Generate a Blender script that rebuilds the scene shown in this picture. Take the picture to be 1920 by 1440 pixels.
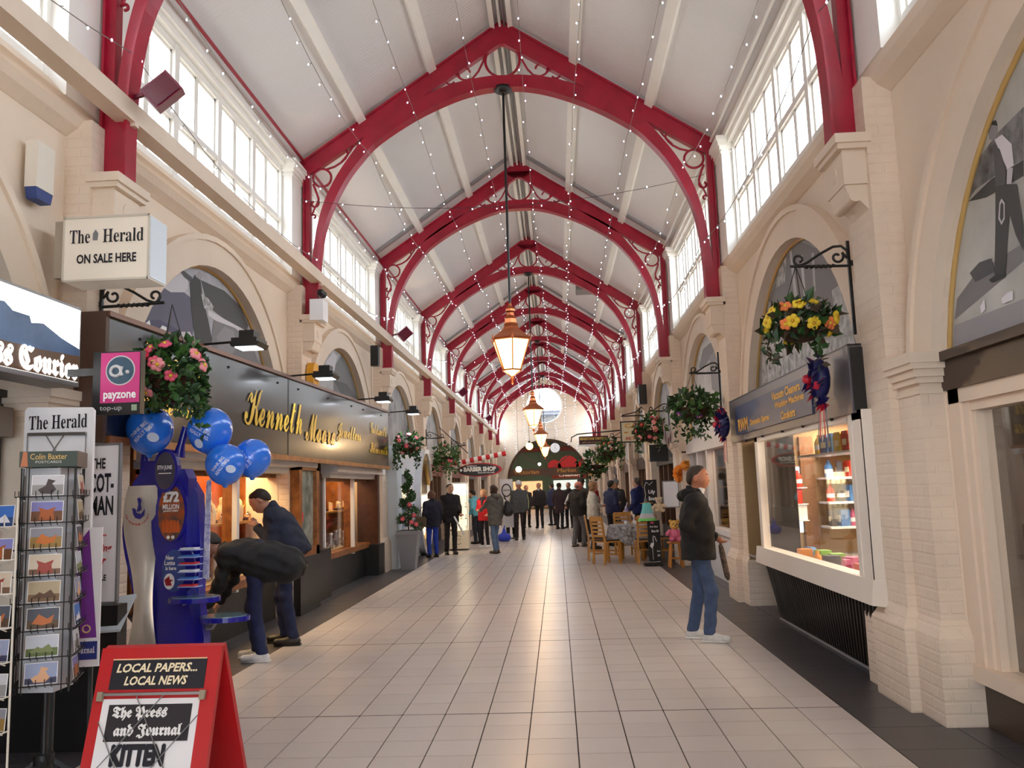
import bpy, bmesh, math, random
import numpy as np
from mathutils import Vector, Matrix, Euler
random.seed(7); rng = np.random.default_rng(7)
for _o in list(bpy.data.objects): bpy.data.objects.remove(_o)
SC = bpy.context.scene
COL = SC.collection
PI = math.pi
# ------------------------------------------------------------------ camera
CAMH = 1.57; FPX = 1555.0
def _axes():
    dY = np.array([1045-960, -(912-720), -FPX]); dY /= np.linalg.norm(dY)
    yv = 720-((FPX*dY[2])-(560-960)*dY[0])/dY[1]
    dZ = np.array([560-960, -(yv-720), -FPX]); dZ /= np.linalg.norm(dZ)
    if dZ[1] < 0: dZ = -dZ
    return np.array([np.cross(dY, dZ), dY, dZ])
CM = _axes(); C0 = np.array([0, 0, CAMH])
cam = bpy.data.cameras.new('camera'); cam.sensor_width = 36; cam.lens = FPX/1920*36; cam.clip_end = 300
camo = bpy.data.objects.new('camera', cam); COL.objects.link(camo)
_m = Matrix(CM.tolist()).to_4x4(); _m.translation = Vector(C0); camo.matrix_world = _m
SC.camera = camo
# photo pixel -> direction; distance comes from the plane the thing stands on or hangs against
def _ray(x, y): return CM@np.array([x-960, -(y-720), -FPX])
def onz(x, y, z=0.0): d = _ray(x, y); return C0+(z-CAMH)/d[2]*d
def onx(x, y, X): d = _ray(x, y); return C0+X/d[0]*d
def ony(x, y, Y): d = _ray(x, y); return C0+Y/d[1]*d
# ------------------------------------------------------------------ sky, exposure
W = bpy.data.worlds.new('overcast_sky'); SC.world = W; W.use_nodes = True
_bg = W.node_tree.nodes['Background']; _bg.inputs[0].default_value = (0.79, 0.895, 1.0, 1); _bg.inputs[1].default_value = 8.0
SC.view_settings.view_transform = 'Standard'; SC.view_settings.look = 'None'
SC.view_settings.exposure = 0.3; SC.view_settings.gamma = 1; SC.view_settings.use_curve_mapping = False
try:
    SC.cycles.max_bounces = 10; SC.cycles.diffuse_bounces = 6; SC.cycles.glossy_bounces = 4
    SC.cycles.transmission_bounces = 6; SC.cycles.transparent_max_bounces = 16
    SC.cycles.sample_clamp_indirect = 8.0; SC.cycles.caustics_reflective = False; SC.cycles.caustics_refractive = False
    SC.cycles.use_denoising = True
except Exception: pass
# arcade dimensions: x across (XC = centre line), y away from the camera, z up; iron arches every 5.3 m
XC = -0.565; BAY = 5.3; A0 = 6.17
def AY(k): return A0+BAY*k
K0, K1 = -3, 8
YEND = 52.0; YBACK = AY(K0)
def WX(s, u): return XC+s*u
def portal(loc, rot, sx, sy):
    l = bpy.data.lights.new('window_portal', 'AREA'); l.shape = 'RECTANGLE'; l.size = sx; l.size_y = sy
    o = bpy.data.objects.new('window_portal', l); COL.objects.link(o); o.location = loc; o.rotation_euler = rot
    l.cycles.is_portal = True
for _k in ():
    if _k > K0-1 and _k <= K1-1 or _k == K1:
        for _s in (-1, 1):
            portal((WX(_s, 3.24), AY(_k)+BAY/2, 5.5), (PI/2, 0, _s*PI/2), 4.0, 1.45)
# ------------------------------------------------------------------ materials
def srgb(r, g, b):
    f = lambda c: (c/255/12.92 if c/255 <= .04045 else ((c/255+.055)/1.055)**2.4)
    return (f(r), f(g), f(b), 1)
MATS = {}
def mat(name, col=(200, 200, 200), rough=.6, metal=0., noise=0., nscale=8., bump=0., bscale=60., emit=None, estr=0., spec=.5, col2=None, trans=0., coat=0.):
    if name in MATS: return MATS[name]
    m = bpy.data.materials.new(name); m.use_nodes = True; nt = m.node_tree; N = nt.nodes; Lk = nt.links
    b = N['Principled BSDF']; c = srgb(*col); b.inputs['Base Color'].default_value = c
    b.inputs['Roughness'].default_value = rough; b.inputs['Metallic'].default_value = metal
    b.inputs['Specular IOR Level'].default_value = spec
    if coat: b.inputs['Coat Weight'].default_value = coat; b.inputs['Coat Roughness'].default_value = .1
    if trans: b.inputs['Transmission Weight'].default_value = trans
    tc = None
    if noise or bump: tc = N.new('ShaderNodeTexCoord')
    if noise:
        n = N.new('ShaderNodeTexNoise'); n.inputs['Scale'].default_value = nscale; n.inputs['Detail'].default_value = 5
        r = N.new('ShaderNodeMix'); r.data_type = 'RGBA'
        Lk.new(tc.outputs['Object'], n.inputs['Vector'])
        cr = N.new('ShaderNodeMapRange'); cr.inputs[1].default_value = .35; cr.inputs[2].default_value = .65; cr.clamp = True
        Lk.new(n.outputs['Fac'], cr.inputs[0]); Lk.new(cr.outputs[0], r.inputs[0])
        c2 = srgb(*col2) if col2 else tuple(v*(1-noise) for v in c[:3])+(1,)
        r.inputs[6].default_value = c; r.inputs[7].default_value = c2
        Lk.new(r.outputs[2], b.inputs['Base Color'])
    if bump:
        n2 = N.new('ShaderNodeTexNoise'); n2.inputs['Scale'].default_value = bscale; n2.inputs['Detail'].default_value = 4
        bp = N.new('ShaderNodeBump'); bp.inputs['Strength'].default_value = bump; bp.inputs['Distance'].default_value = .01
        Lk.new(tc.outputs['Object'], n2.inputs['Vector']); Lk.new(n2.outputs['Fac'], bp.inputs['Height']); Lk.new(bp.outputs[0], b.inputs['Normal'])
    if emit: b.inputs['Emission Color'].default_value = srgb(*emit); b.inputs['Emission Strength'].default_value = estr
    MATS[name] = m; return m
def mat_glass(name, tint=(255, 255, 255), refl=.07, rough=.02):
    if name in MATS: return MATS[name]
    m = bpy.data.materials.new(name); m.use_nodes = True; nt = m.node_tree; N = nt.nodes; N.clear()
    o = N.new('ShaderNodeOutputMaterial'); t = N.new('ShaderNodeBsdfTransparent'); g = N.new('ShaderNodeBsdfGlossy'); x = N.new('ShaderNodeMixShader')
    f = N.new('ShaderNodeLayerWeight'); f.inputs[0].default_value = .5; p = N.new('ShaderNodeMath'); p.operation = 'POWER'; p.inputs[1].default_value = 4.
    a = N.new('ShaderNodeMath'); a.operation = 'MULTIPLY_ADD'; a.inputs[1].default_value = .55; a.inputs[2].default_value = refl/2; a.use_clamp = True
    nt.links.new(f.outputs['Facing'], p.inputs[0]); nt.links.new(p.outputs[0], a.inputs[0])
    t.inputs[0].default_value = srgb(*tint); g.inputs['Roughness'].default_value = rough
    nt.links.new(a.outputs[0], x.inputs[0]); nt.links.new(t.outputs[0], x.inputs[1]); nt.links.new(g.outputs[0], x.inputs[2]); nt.links.new(x.outputs[0], o.inputs[0])
    MATS[name] = m; return m
def add_bump(m, kind, scale, strength, axis=None, dist=.01, rot=None):
    """brick courses or board ribs as fine relief on top of a material"""
    nt = m.node_tree; N = nt.nodes; b = N['Principled BSDF']; tc = N.new('ShaderNodeTexCoord'); mp = N.new('ShaderNodeMapping')
    if kind == 'brick':   # courses run level on every upright face
        sx = N.new('ShaderNodeSeparateXYZ'); ad = N.new('ShaderNodeMath'); cx = N.new('ShaderNodeCombineXYZ'); nt.links.new(tc.outputs['Object'], sx.inputs[0])
        nt.links.new(sx.outputs[0], ad.inputs[0]); nt.links.new(sx.outputs[1], ad.inputs[1]); nt.links.new(ad.outputs[0], cx.inputs[0]); nt.links.new(sx.outputs[2], cx.inputs[1]); nt.links.new(cx.outputs[0], mp.inputs[0])
    else: nt.links.new(tc.outputs['Object'], mp.inputs[0])
    if rot: mp.inputs['Rotation'].default_value = rot
    if kind == 'brick':
        t = N.new('ShaderNodeTexBrick'); t.inputs['Scale'].default_value = scale; t.inputs['Mortar Size'].default_value = .012; t.inputs['Mortar Smooth'].default_value = .6
        t.inputs['Color1'].default_value = t.inputs['Color2'].default_value = (1, 1, 1, 1); t.inputs['Mortar'].default_value = (0, 0, 0, 1)
        t.inputs['Brick Width'].default_value = .225; t.inputs['Row Height'].default_value = .075; out = t.outputs['Color']
    else:
        t = N.new('ShaderNodeTexWave'); t.bands_direction = axis; t.inputs['Scale'].default_value = scale; t.inputs['Distortion'].default_value = .3; out = t.outputs['Fac']
    nt.links.new(mp.outputs[0], t.inputs[0])
    bp = N.new('ShaderNodeBump'); bp.inputs['Strength'].default_value = strength; bp.inputs['Distance'].default_value = dist
    nt.links.new(out, bp.inputs['Height'])
    prev = b.inputs['Normal'].links
    if prev: nt.links.new(prev[0].from_socket, bp.inputs['Normal'])
    nt.links.new(bp.outputs[0], b.inputs['Normal']); return m
CREAM = mat('cream_plaster', (228, 210, 190), .62, noise=.07, nscale=1.3, bump=.25, bscale=25)
CREAMB = add_bump(mat('cream_painted_brick', (228, 209, 189), .55, noise=.08, nscale=2., bump=.35, bscale=14), 'brick', 1.0, .4)
WHITE = mat('white_gloss_paint', (240, 238, 232), .4, noise=.04, nscale=2)
CEIL = add_bump(mat('white_boarded_ceiling', (220, 219, 220), .3, noise=.05, nscale=.7), 'wave', 4.4, .1, 'Y', .012)
RED = mat('crimson_gloss_iron', (168, 22, 52), .35, noise=.2, nscale=5, bump=.1, bscale=40)
TILE = [mat('pale_floor_tile_%s' % n, c, .3, noise=.03, nscale=1.5, spec=.4) for n, c in (('warm', (208, 198, 193)), ('cool', (205, 196, 192)), ('light', (210, 201, 197)))]
GROUT = mat('dark_grout', (52, 49, 48), .8)
DTILE = mat('charcoal_floor_tile', (74, 71, 76), .35, noise=.15, nscale=3)
GLASS = mat_glass('window_glass', refl=.05)
SHOPGLASS = mat_glass('shop_glass', refl=.09)
BLACK = mat('black_paint', (22, 21, 22), .35, noise=.2, nscale=6)
BLACKM = mat('black_iron', (18, 18, 19), .4, bump=.2, bscale=50)
CHROME = mat('brushed_steel', (190, 190, 192), .28, 1.)
GREYM = mat('grey_metal', (140, 140, 142), .45, .6)
SILVER = mat('white_powder_coat', (232, 233, 236), .4)
WOOD = mat('oak_varnish', (158, 98, 44), .35, noise=.35, nscale=9, col2=(120, 68, 28))
WOODD = mat('dark_walnut', (84, 48, 26), .35, noise=.35, nscale=9)
PINE = mat('honey_pine', (205, 146, 70), .38, noise=.2, nscale=12)
def plain(r, g, b, rough=.6, metal=0., name=None): return mat(name or 'paint_%d_%d_%d' % (r, g, b), (r, g, b), rough, metal)
def glow(name, c, s): return mat(name, c, .5, emit=c, estr=s)
# ------------------------------------------------------------------ mesh builder
def newobj(name, me, parent=None, loc=None, rz=0):
    o = bpy.data.objects.new(name, me); COL.objects.link(o)
    if parent is not None: o.parent = parent
    if loc is not None: o.location = loc
    if rz: o.rotation_euler = (0, 0, rz)
    return o
def tag(o, label=None, cat=None, group=None, kind=None):
    if label: o['label'] = label
    if cat: o['category'] = cat
    if group: o['group'] = group
    if kind: o['kind'] = kind
    return o
def thing(name, label, cat, loc=(0, 0, 0), rz=0, group=None):
    o = newobj(name, None, None, Vector(loc), rz); o.empty_display_size = .1
    return tag(o, label, cat, group)
def clone(o, loc=None, rz=None, parent=None, label=None, group=None):
    c = o.copy(); COL.objects.link(c)
    if parent is not None: c.parent = parent
    if loc is not None: c.location = Vector(loc)
    if rz is not None: c.rotation_euler = (0, 0, rz)
    if label: c['label'] = label
    if group: c['group'] = group
    for ch in KIDS.get(o.name, list(o.children)): clone(ch, parent=c)
    return c
KIDS = {}
_txt = {}
def _text_mesh(body):
    if body in _txt: return _txt[body]
    cu = bpy.data.curves.new('t', 'FONT'); cu.body = body.lstrip('\x01'); cu.offset = .03 if body[0] == '\x01' else 0; cu.resolution_u = 2; cu.fill_mode = 'BOTH'; cu.align_x = 'CENTER'
    ob = bpy.data.objects.new('t', cu); me = bpy.data.meshes.new_from_object(ob)
    v = np.array([q.co[:] for q in me.vertices]).reshape(-1, 3); f = [tuple(p.vertices) for p in me.polygons]
    bpy.data.objects.remove(ob); bpy.data.curves.remove(cu); bpy.data.meshes.remove(me)
    _txt[body] = (v, f); return v, f
class MB:
    def __init__(s): s.v = []; s.f = []; s.m = []; s.mats = []; s.sm = []
    def mi(s, m):
        if m not in s.mats: s.mats.append(m)
        return s.mats.index(m)
    def add(s, vs, fs, m, smooth=False):
        b = len(s.v); i = s.mi(m); s.v += [tuple(map(float, q)) for q in vs]
        for q in fs: s.f.append(tuple(b+j for j in q)); s.m.append(i); s.sm.append(smooth)
        return s
    def box(s, x0, x1, y0, y1, z0, z1, m):
        v = [(x, y, z) for z in (z0, z1) for y in (y0, y1) for x in (x0, x1)]
        return s.add(v, [(0, 2, 3, 1), (4, 5, 7, 6), (0, 1, 5, 4), (2, 6, 7, 3), (0, 4, 6, 2), (1, 3, 7, 5)], m)
    def bar(s, p, q, w, h, m, up=(0, 0, 1)):
        p = Vector(p); q = Vector(q); d = (q-p).normalized(); a = d.cross(Vector(up))
        if a.length < 1e-4: a = d.cross(Vector((0, 1, 0)))
        a.normalize(); b = a.cross(d); a *= w/2; b *= h/2
        v = [c+i*a+j*b for c in (p, q) for i, j in ((-1, -1), (1, -1), (1, 1), (-1, 1))]
        return s.add(v, [(3, 2, 1, 0), (4, 5, 6, 7)]+[(i, (i+1) % 4, (i+1) % 4+4, i+4) for i in range(4)], m)
    def cyl(s, p, q, r0, r1, m, n=12, cap=True, smooth=True):
        p = Vector(p); q = Vector(q); d = (q-p).normalized(); a = d.orthogonal().normalized(); b = d.cross(a)
        v = [c+r*(math.cos(2*PI*i/n)*a+math.sin(2*PI*i/n)*b) for c, r in ((p, r0), (q, r1)) for i in range(n)]
        s.add(v, [(i, (i+1) % n, (i+1) % n+n, i+n) for i in range(n)], m, smooth)
        if cap: s.add(v, [tuple(range(n-1, -1, -1)), tuple(range(n, 2*n))], m)
        return s
    def tube(s, pts, r, m, n=6, closed=False):
        P = [Vector(p) for p in pts]; k = len(P); R = r if isinstance(r, (list, tuple)) else [r]*k; v = []
        a = None
        for i in range(k):
            d = (P[(i+1) % k]-P[i-1]) if closed else (P[min(i+1, k-1)]-P[max(i-1, 0)])
            if d.length < 1e-9: d = Vector((0, 0, 1))
            d.normalize()
            a = d.orthogonal() if a is None else (a-d*a.dot(d))
            if a.length < 1e-6: a = d.orthogonal()
            a.normalize(); b = d.cross(a)
            v += [P[i]+R[i]*(math.cos(2*PI*j/n)*a+math.sin(2*PI*j/n)*b) for j in range(n)]
        f = []
        for i in range(k if closed else k-1):
            i2 = (i+1) % k
            f += [(i*n+j, i*n+(j+1) % n, i2*n+(j+1) % n, i2*n+j) for j in range(n)]
        s.add(v, f, m, True)
        if not closed: s.add(v, [tuple(range(n-1, -1, -1)), tuple((k-1)*n+j for j in range(n))], m)
        return s
    def lathe(s, prof, c, m, n=16, smooth=True, axis='z'):
        v = []
        for r, z in prof:
            for j in range(n):
                a = 2*PI*(j+.5)/n; q = (r*math.cos(a), r*math.sin(a), z)
                if axis == 'y': q = (q[0], q[2], q[1])
                if axis == 'x': q = (q[2], q[0], q[1])
                v.append((c[0]+q[0], c[1]+q[1], c[2]+q[2]))
        f = [(i*n+j, i*n+(j+1) % n, (i+1)*n+(j+1) % n, (i+1)*n+j) for i in range(len(prof)-1) for j in range(n)]
        s.add(v, f, m, smooth)
        if prof[0][0] > 1e-4: s.add(v[:n], [tuple(range(n-1, -1, -1))], m)
        if prof[-1][0] > 1e-4: s.add(v[-n:], [tuple(range(n))], m)
        return s
    def ball(s, c, r, m, n=10, k=7, sc=(1, 1, 1)):
        v = [(0, 0, -1)]
        for i in range(1, k):
            t = PI*i/k
            v += [(math.sin(t)*math.cos(2*PI*j/n), math.sin(t)*math.sin(2*PI*j/n), -math.cos(t)) for j in range(n)]
        v.append((0, 0, 1)); f = [(0, 1+(j+1) % n, 1+j) for j in range(n)]
        for i in range(k-2): f += [(1+i*n+j, 1+i*n+(j+1) % n, 1+(i+1)*n+(j+1) % n, 1+(i+1)*n+j) for j in range(n)]
        e = len(v)-1; f += [(e, 1+(k-2)*n+j, 1+(k-2)*n+(j+1) % n) for j in range(n)]
        return s.add([(c[0]+q[0]*r*sc[0], c[1]+q[1]*r*sc[1], c[2]+q[2]*r*sc[2]) for q in v], f, m, True)
    def prism(s, poly, o, ax, ay, d, m, smooth=False):
        """outline poly (2-D) in the plane o + x*ax + y*ay, extruded by vector d"""
        o = Vector(o); ax = Vector(ax); ay = Vector(ay); d = Vector(d); n = len(poly)
        v = [o+ax*p[0]+ay*p[1] for p in poly]; v += [q+d for q in v]
        s.add(v, [tuple(range(n)), tuple(range(2*n-1, n-1, -1))], m)
        return s.add(v, [(i, i+n, (i+1) % n+n, (i+1) % n) for i in range(n)], m, smooth)
    def band(s, A, B, o, ax, ay, d, m):
        """plate between two polylines A and B (same length), extruded by d"""
        o = Vector(o); ax = Vector(ax); ay = Vector(ay); d = Vector(d); n = len(A)
        v = [o+ax*p[0]+ay*p[1] for p in list(A)+list(B)]; v += [q+d for q in v]; f = []
        for i in range(n-1):
            f += [(i, i+1, n+i+1, n+i), (2*n+i, 3*n+i, 3*n+i+1, 2*n+i+1), (i, 2*n+i, 2*n+i+1, i+1), (n+i, n+i+1, 3*n+i+1, 3*n+i)]
        f += [(0, n, 3*n, 2*n), (n-1, 3*n-1, 4*n-1, 2*n-1)]
        return s.add(v, f, m)
    def text(s, body, o, ax, ay, w, h, m, d=.004, grow=0., slant=0.):
        """lettering fitted to a w x h box centred on o, raised by d along ax x ay"""
        v, f = _text_mesh(body)
        if not len(v): return s
        lo = v.min(0); hi = v.max(0); cx = (lo+hi)/2; sz = hi-lo
        ax = Vector(ax).normalized(); ay = Vector(ay).normalized(); n = ax.cross(ay); o = Vector(o)
        k = w/sz[0]; ky = h/sz[1] if h else k
        V = [o+ax*((q[0]-cx[0])*k+slant*(q[1]-cx[1])*ky)+ay*((q[1]-cx[1])*ky)+n*d for q in v]
        s.add(V, f, m)
        if grow:
            for gx, gy in ((grow, 0), (-grow, 0), (0, grow), (0, -grow)): s.add([q+ax*gx+ay*gy-n*.0003 for q in V], f, m)
        return s
    def poly(s, pts, m): return s.add(pts, [tuple(range(len(pts)))], m)
    def mesh(s, name):
        me = bpy.data.meshes.new(name); me.from_pydata(s.v, [], s.f)
        for m in s.mats: me.materials.append(m)
        me.polygons.foreach_set('material_index', s.m); me.polygons.foreach_set('use_smooth', s.sm); me.update(); return me
    def build(s, name, parent=None, loc=None, rz=0):
        return newobj(name, s.mesh(name), parent, loc, rz)
def box(name, parent, x0, x1, y0, y1, z0, z1, m): return MB().box(x0, x1, y0, y1, z0, z1, m).build(name, parent)
def scroll(cx, cz, r0, r1, a0, a1, n=24):
    return [(cx+(r0+(r1-r0)*i/n)*math.cos(a0+(a1-a0)*i/n), cz+(r0+(r1-r0)*i/n)*math.sin(a0+(a1-a0)*i/n)) for i in range(n+1)]
# ------------------------------------------------------------------ floor
floor = tag(box('floor', None, -7, 6, YBACK-1, 66, -.12, -.008, GROUT), 'pale square tiled arcade floor', None, kind='structure')
PT = .305; TX0, TX1 = -2.93, 1.895
def tile_mesh(w, l, m, g=.005, h=.008): return MB().box(g*.8, w-g*.8, g*.5, l-g*.5, -h, 0, m).mesh('tile')
_tm = [tile_mesh(PT, PT, m) for m in TILE]
_cols = [(-.24+PT*i, PT) for i in range(-8, 7)]
_rest = MB(); _rows = [6.06+PT*j for j in range(-60, 190) if 6.06+PT*j > YBACK-.5]
_n = 0
for y in _rows:
    for x, w in _cols+[(TX0, _cols[0][0]-TX0)]:
        if y >= 4.3 and _n < 300:
            _n += 1
            o = newobj('tile', _tm[random.randrange(3)] if w == PT else tile_mesh(w, PT, TILE[0]), floor, (x, y, random.uniform(-.0006, .0006)))
        else:
            dz = random.uniform(-.0006, .0006); g = .0025
            _rest.box(x+g*1.6, x+w-g*1.6, y+g, y+PT-g, -.008, dz, TILE[random.randrange(3)])
tag(_rest.build('tile_field', floor), kind='stuff')
for y in (6.06+PT*j for j in (0, 9, 18, 36, 54)): box('expansion_joint', floor, TX0, TX1, y-.004, y+.004, -.007, .0008, GROUT)
for s, xa, xb, nm in ((-1, -3.95, TX0, 'trim_1'), (1, TX1, 2.95, 'trim_2')):
    tr = tag(box(nm, None, xa, xb, YBACK, 60, -.0079, -.006, mat('black_grout', (38, 36, 38), .8)), 'charcoal tiled border strip along the arcade %s shopfronts' % ('newsagent side' if s < 0 else 'cafe side'), kind='structure')
    n = 2; w = (xb-xa)/n; st = MB(); tm = tile_mesh(w, .45, DTILE, .004, .0055)
    for j in range(int((58-YBACK)/.45)):
        for i in range(n):
            y = YBACK+.45*j
            if 4 < y < 22: newobj('tile', tm, tr, (xa+i*w, y, 0))
            else: st.box(xa+i*w+.002, xa+(i+1)*w-.002, y+.002, y+.448, -.0055, 0, DTILE)
    tag(st.build('tile_field', tr), kind='stuff')
# ------------------------------------------------------------------ arcade walls with arched bays
AR, AZ, ZT = 2.06, 2.0, 4.5
def arc(c, r, a0, a1, n): return [(c+r*math.cos(a0+(a1-a0)*i/n), AZ+r*math.sin(a0+(a1-a0)*i/n)) for i in range(n+1)]
for s, nm in ((-1, 'wall_left'), (1, 'wall_right')):
    wb = MB(); UI, UO = 3.13, 3.56
    def Wp(u, y, z): return (WX(s, u), y, z)
    for k in range(K0, K1+1):
        c = AY(k)+BAY/2; lo, hi = AY(k), AY(k)+BAY
        if k == K1: hi = YEND
        pts = arc(c, AR, 0, PI, 28)
        for (y0, z0), (y1, z1) in zip(pts[:-1], pts[1:]):
            if k == K1 and y1 > YEND-.1: continue
            wb.add([Wp(UI, y0, z0), Wp(UI, y1, z1), Wp(UI, y1, ZT), Wp(UI, y0, ZT)], [(0, 1, 2, 3)], CREAM)
            wb.add([Wp(UI, y0, z0), Wp(UI, y1, z1), Wp(UO, y1, z1), Wp(UO, y0, z0)], [(0, 1, 2, 3)], CREAM, True)
        for ya, yb in ((lo, c-AR), (c+AR, hi)):
            if yb-ya > .05: wb.box(*sorted((WX(s, UI), WX(s, UO))), ya, yb, 0, ZT, CREAM)
    wb.box(*sorted((WX(s, 5.6), WX(s, 5.8))), YBACK, 66, 0, 4.7, CREAM)  # unseen outer wall and shop roof, added so daylight does not leak in low
    wb.box(*sorted((WX(s, 3.2), WX(s, 5.8))), YBACK, 66, 4.5, 4.7, CREAM)
    wall = tag(wb.build(nm), 'cream arcade wall of arched bays on the %s' % ('newsagent side' if s < 0 else 'cafe side'), kind='structure')
    # parts shared along the wall (local x = 0 at UI, +x towards the aisle)
    def L(u): return s*(u-UI)
    def lbox(mb, u0, u1, y0, y1, z0, z1, m): mb.box(*sorted((L(u0), L(u1))), y0, y1, z0, z1, m)
    def wedge(mb, ys, prof, m):   # profile (u,z) run along y
        mb.prism([(L(u), z) for u, z in prof], (0, ys[0], 0), (1, 0, 0), (0, 0, 1), (0, ys[1]-ys[0], 0), m)
    pil = MB(); lbox(pil, 2.92, 3.2, -.23, .23, .62, ZT, CREAMB); lbox(pil, 2.86, 3.2, -.29, .29, 0, .55, CREAMB)
    v0 = [(L(2.86), -.29), (L(3.2), -.29), (L(3.2), .29), (L(2.86), .29)]; v1 = [(L(2.92), -.23), (L(3.2), -.23), (L(3.2), .23), (L(2.92), .23)]
    pil.add([(x, y, .55) for x, y in v0]+[(x, y, .66) for x, y in v1], [(i, (i+1) % 4, (i+1) % 4+4, i+4) for i in range(4)], CREAMB)
    pme = pil.mesh('pilaster')
    ring = MB(); a = math.asin(.36/AR)
    A = [(AR*math.cos(t), AR*math.sin(t)) for t in [a+(PI-2*a)*i/28 for i in range(29)]]
    a2 = math.asin(.36/2.33); B = [(2.33*math.cos(t), 2.33*math.sin(t)) for t in [a2+(PI-2*a2)*i/28 for i in range(29)]]
    ring.band(A, B, (L(3.06), 0, AZ), (0, 1, 0), (0, 0, 1), (L(3.16)-L(3.06), 0, 0), CREAM)
    C = [(2.33*math.cos(t), 2.33*math.sin(t)) for t in [a2+(PI-2*a2)*i/28 for i in range(29)]]; D = [(x*2.39/2.33, z*2.39/2.33) for x, z in C]
    ring.band(C, D, (L(3.035), 0, AZ), (0, 1, 0), (0, 0, 1), (L(3.16)-L(3.035), 0, 0), CREAM)
    rme = ring.mesh('arch_ring')
    resp = {}
    for e in (-1, 1):
        r = MB(); f = lambda p, q: sorted((e*p, e*q))
        lbox(r, 2.98, 3.3, *f(.22, .585), .6, 2.16, CREAMB); lbox(r, 2.93, 3.3, *f(.2, .64), 0, .53, CREAMB)
        vv0 = [(L(2.93), e*.2), (L(3.3), e*.2), (L(3.3), e*.64), (L(2.93), e*.64)]; vv1 = [(L(2.98), e*.22), (L(3.3), e*.22), (L(3.3), e*.585), (L(2.98), e*.585)]
        r.add([(x, y, .53) for x, y in vv0]+[(x, y, .64) for x, y in vv1], [(i, (i+1) % 4, (i+1) % 4+4, i+4) for i in range(4)], CREAMB)
        cp = MB()
        for d, z0, z1 in ((.012, 2.1, 2.13), (.0, 2.13, 2.17), (.03, 2.17, 2.21), (.05, 2.21, 2.26), (.075, 2.26, 2.30), (.09, 2.30, 2.37)):
            lbox(cp, 2.98-d, 3.3, *f(.22, .585+d), z0, z1, CREAM)
        resp[e] = (r.mesh('respond'), cp.mesh('capital'))
    cor = MB()
    wedge(cor, (-.17, .17), [(2.95, 3.42), (2.93, 3.5), (2.86, 3.58), (2.78, 3.62), (2.76, 3.7), (2.95, 3.7)], CREAM)
    cor.cyl((L(2.83), -.18, 3.62), (L(2.83), .18, 3.62), .05, .05, CREAM, 14)
    lbox(cor, 2.75, 2.95, -.19, .19, 3.7, 3.96, CREAM); lbox(cor, 2.71, 2.95, -.23, .23, 3.96, 4.0, CREAM); lbox(cor, 2.69, 2.95, -.25, .25, 4.0, 4.07, CREAM)
    cor.prism([(.1*math.cos(t*PI/8), .05*math.sin(t*PI/8)) for t in range(16)], (L(2.742), 0, 3.83), (0, .6, 0), (0, 0, 1.2), (s*.012, 0, 0), CREAM)
    cme = cor.mesh('corbel')
    pier = MB(); lbox(pier, 2.97, 3.3, -.5, .5, 4.58, 6.05, WHITE)
    for d, z0, z1 in ((.015, 6.0, 6.03), (.03, 6.05, 6.1), (.05, 6.1, 6.16), (.075, 6.16, 6.23)): lbox(pier, 2.97-d, 3.3, -.5-d, .5+d, z0, z1, WHITE)
    wme = pier.mesh('window_pier')
    X0 = WX(s, UI)
    for k in range(K0, K1+1):
        y = AY(k)
        newobj('pilaster', pme, wall, (X0, y, 0)); newobj('corbel', cme, wall, (X0, y, 0)); newobj('window_pier', wme, wall, (X0, y, 0))
        for e in (-1, 1):
            newobj('respond', resp[e][0], wall, (X0, y, 0)); newobj('capital', resp[e][1], wall, (X0, y, 0))
        if k < K1: newobj('arch_ring', rme, wall, (X0, y+BAY/2, 0))
    led = MB(); wl = YEND-YBACK
    led.prism([(L(u), z) for u, z in ((3.2, 4.36), (3.12, 4.38), (3.03, 4.44), (2.985, 4.5), (2.985, 4.58), (3.12, 4.74), (3.3, 4.74), (3.3, 4.36))], (X0, YBACK, 0), (1, 0, 0), (0, 0, 1), (0, wl, 0), CREAM)
    led.build('sill_ledge', wall)
    hd = MB(); hd.box(*sorted((WX(s, 3.05), WX(s, 3.3))), YBACK, YEND, 6.14, 6.5, WHITE); hd.box(*sorted((WX(s, 3.0), WX(s, 3.1))), YBACK, YEND, 6.2, 6.27, WHITE); hd.build('window_head', wall)
# ------------------------------------------------------------------ clerestory windows
fr = MB(); WL = 4.3; lw = WL/4
for z0, z1 in ((4.70, 4.80), (5.33, 5.40), (6.06, 6.16)): fr.box(-.05, .05, -WL/2, WL/2, z0, z1, WHITE)
for i in range(5): fr.box(-.06, .06, -WL/2+i*lw-.05, -WL/2+i*lw+.05, 4.7, 6.16, WHITE)
for i in range(4):
    fr.box(-.025, .025, -WL/2+(i+.5)*lw-.022, -WL/2+(i+.5)*lw+.022, 4.7, 6.16, WHITE)
    for h in (0, .5):
        ya = -WL/2+(i+h)*lw+(.05 if h == 0 else .02); yb = ya+lw/2-.07
        for z0, z1 in ((4.8, 5.33), (5.4, 6.06)):
            for q in ((ya, ya+.025, z0, z1), (yb-.025, yb, z0, z1), (ya, yb, z0, z0+.025), (ya, yb, z1-.025, z1)): fr.box(-.018, .018, q[0], q[1], q[2], q[3], WHITE)
fme = fr.mesh('window')
pm = [MB().box(-.004, .004, 0, lw/2-.07, z0, z1, GLASS).mesh('pane') for z0, z1 in ((4.8, 5.33), (5.4, 6.06))]
_wn = 0
for s in (-1, 1):
    for k in range(K0, K1):
        _wn += 1
        w = tag(newobj('window_%d' % _wn, fme, None, (WX(s, 3.17), AY(k)+BAY/2, 0)), kind='structure')
        for i in range(4):
            for h in (0, .5):
                for q in pm: newobj('pane', q, w, (0, -WL/2+(i+h)*lw+(.05 if h == 0 else .02), 0))
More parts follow.
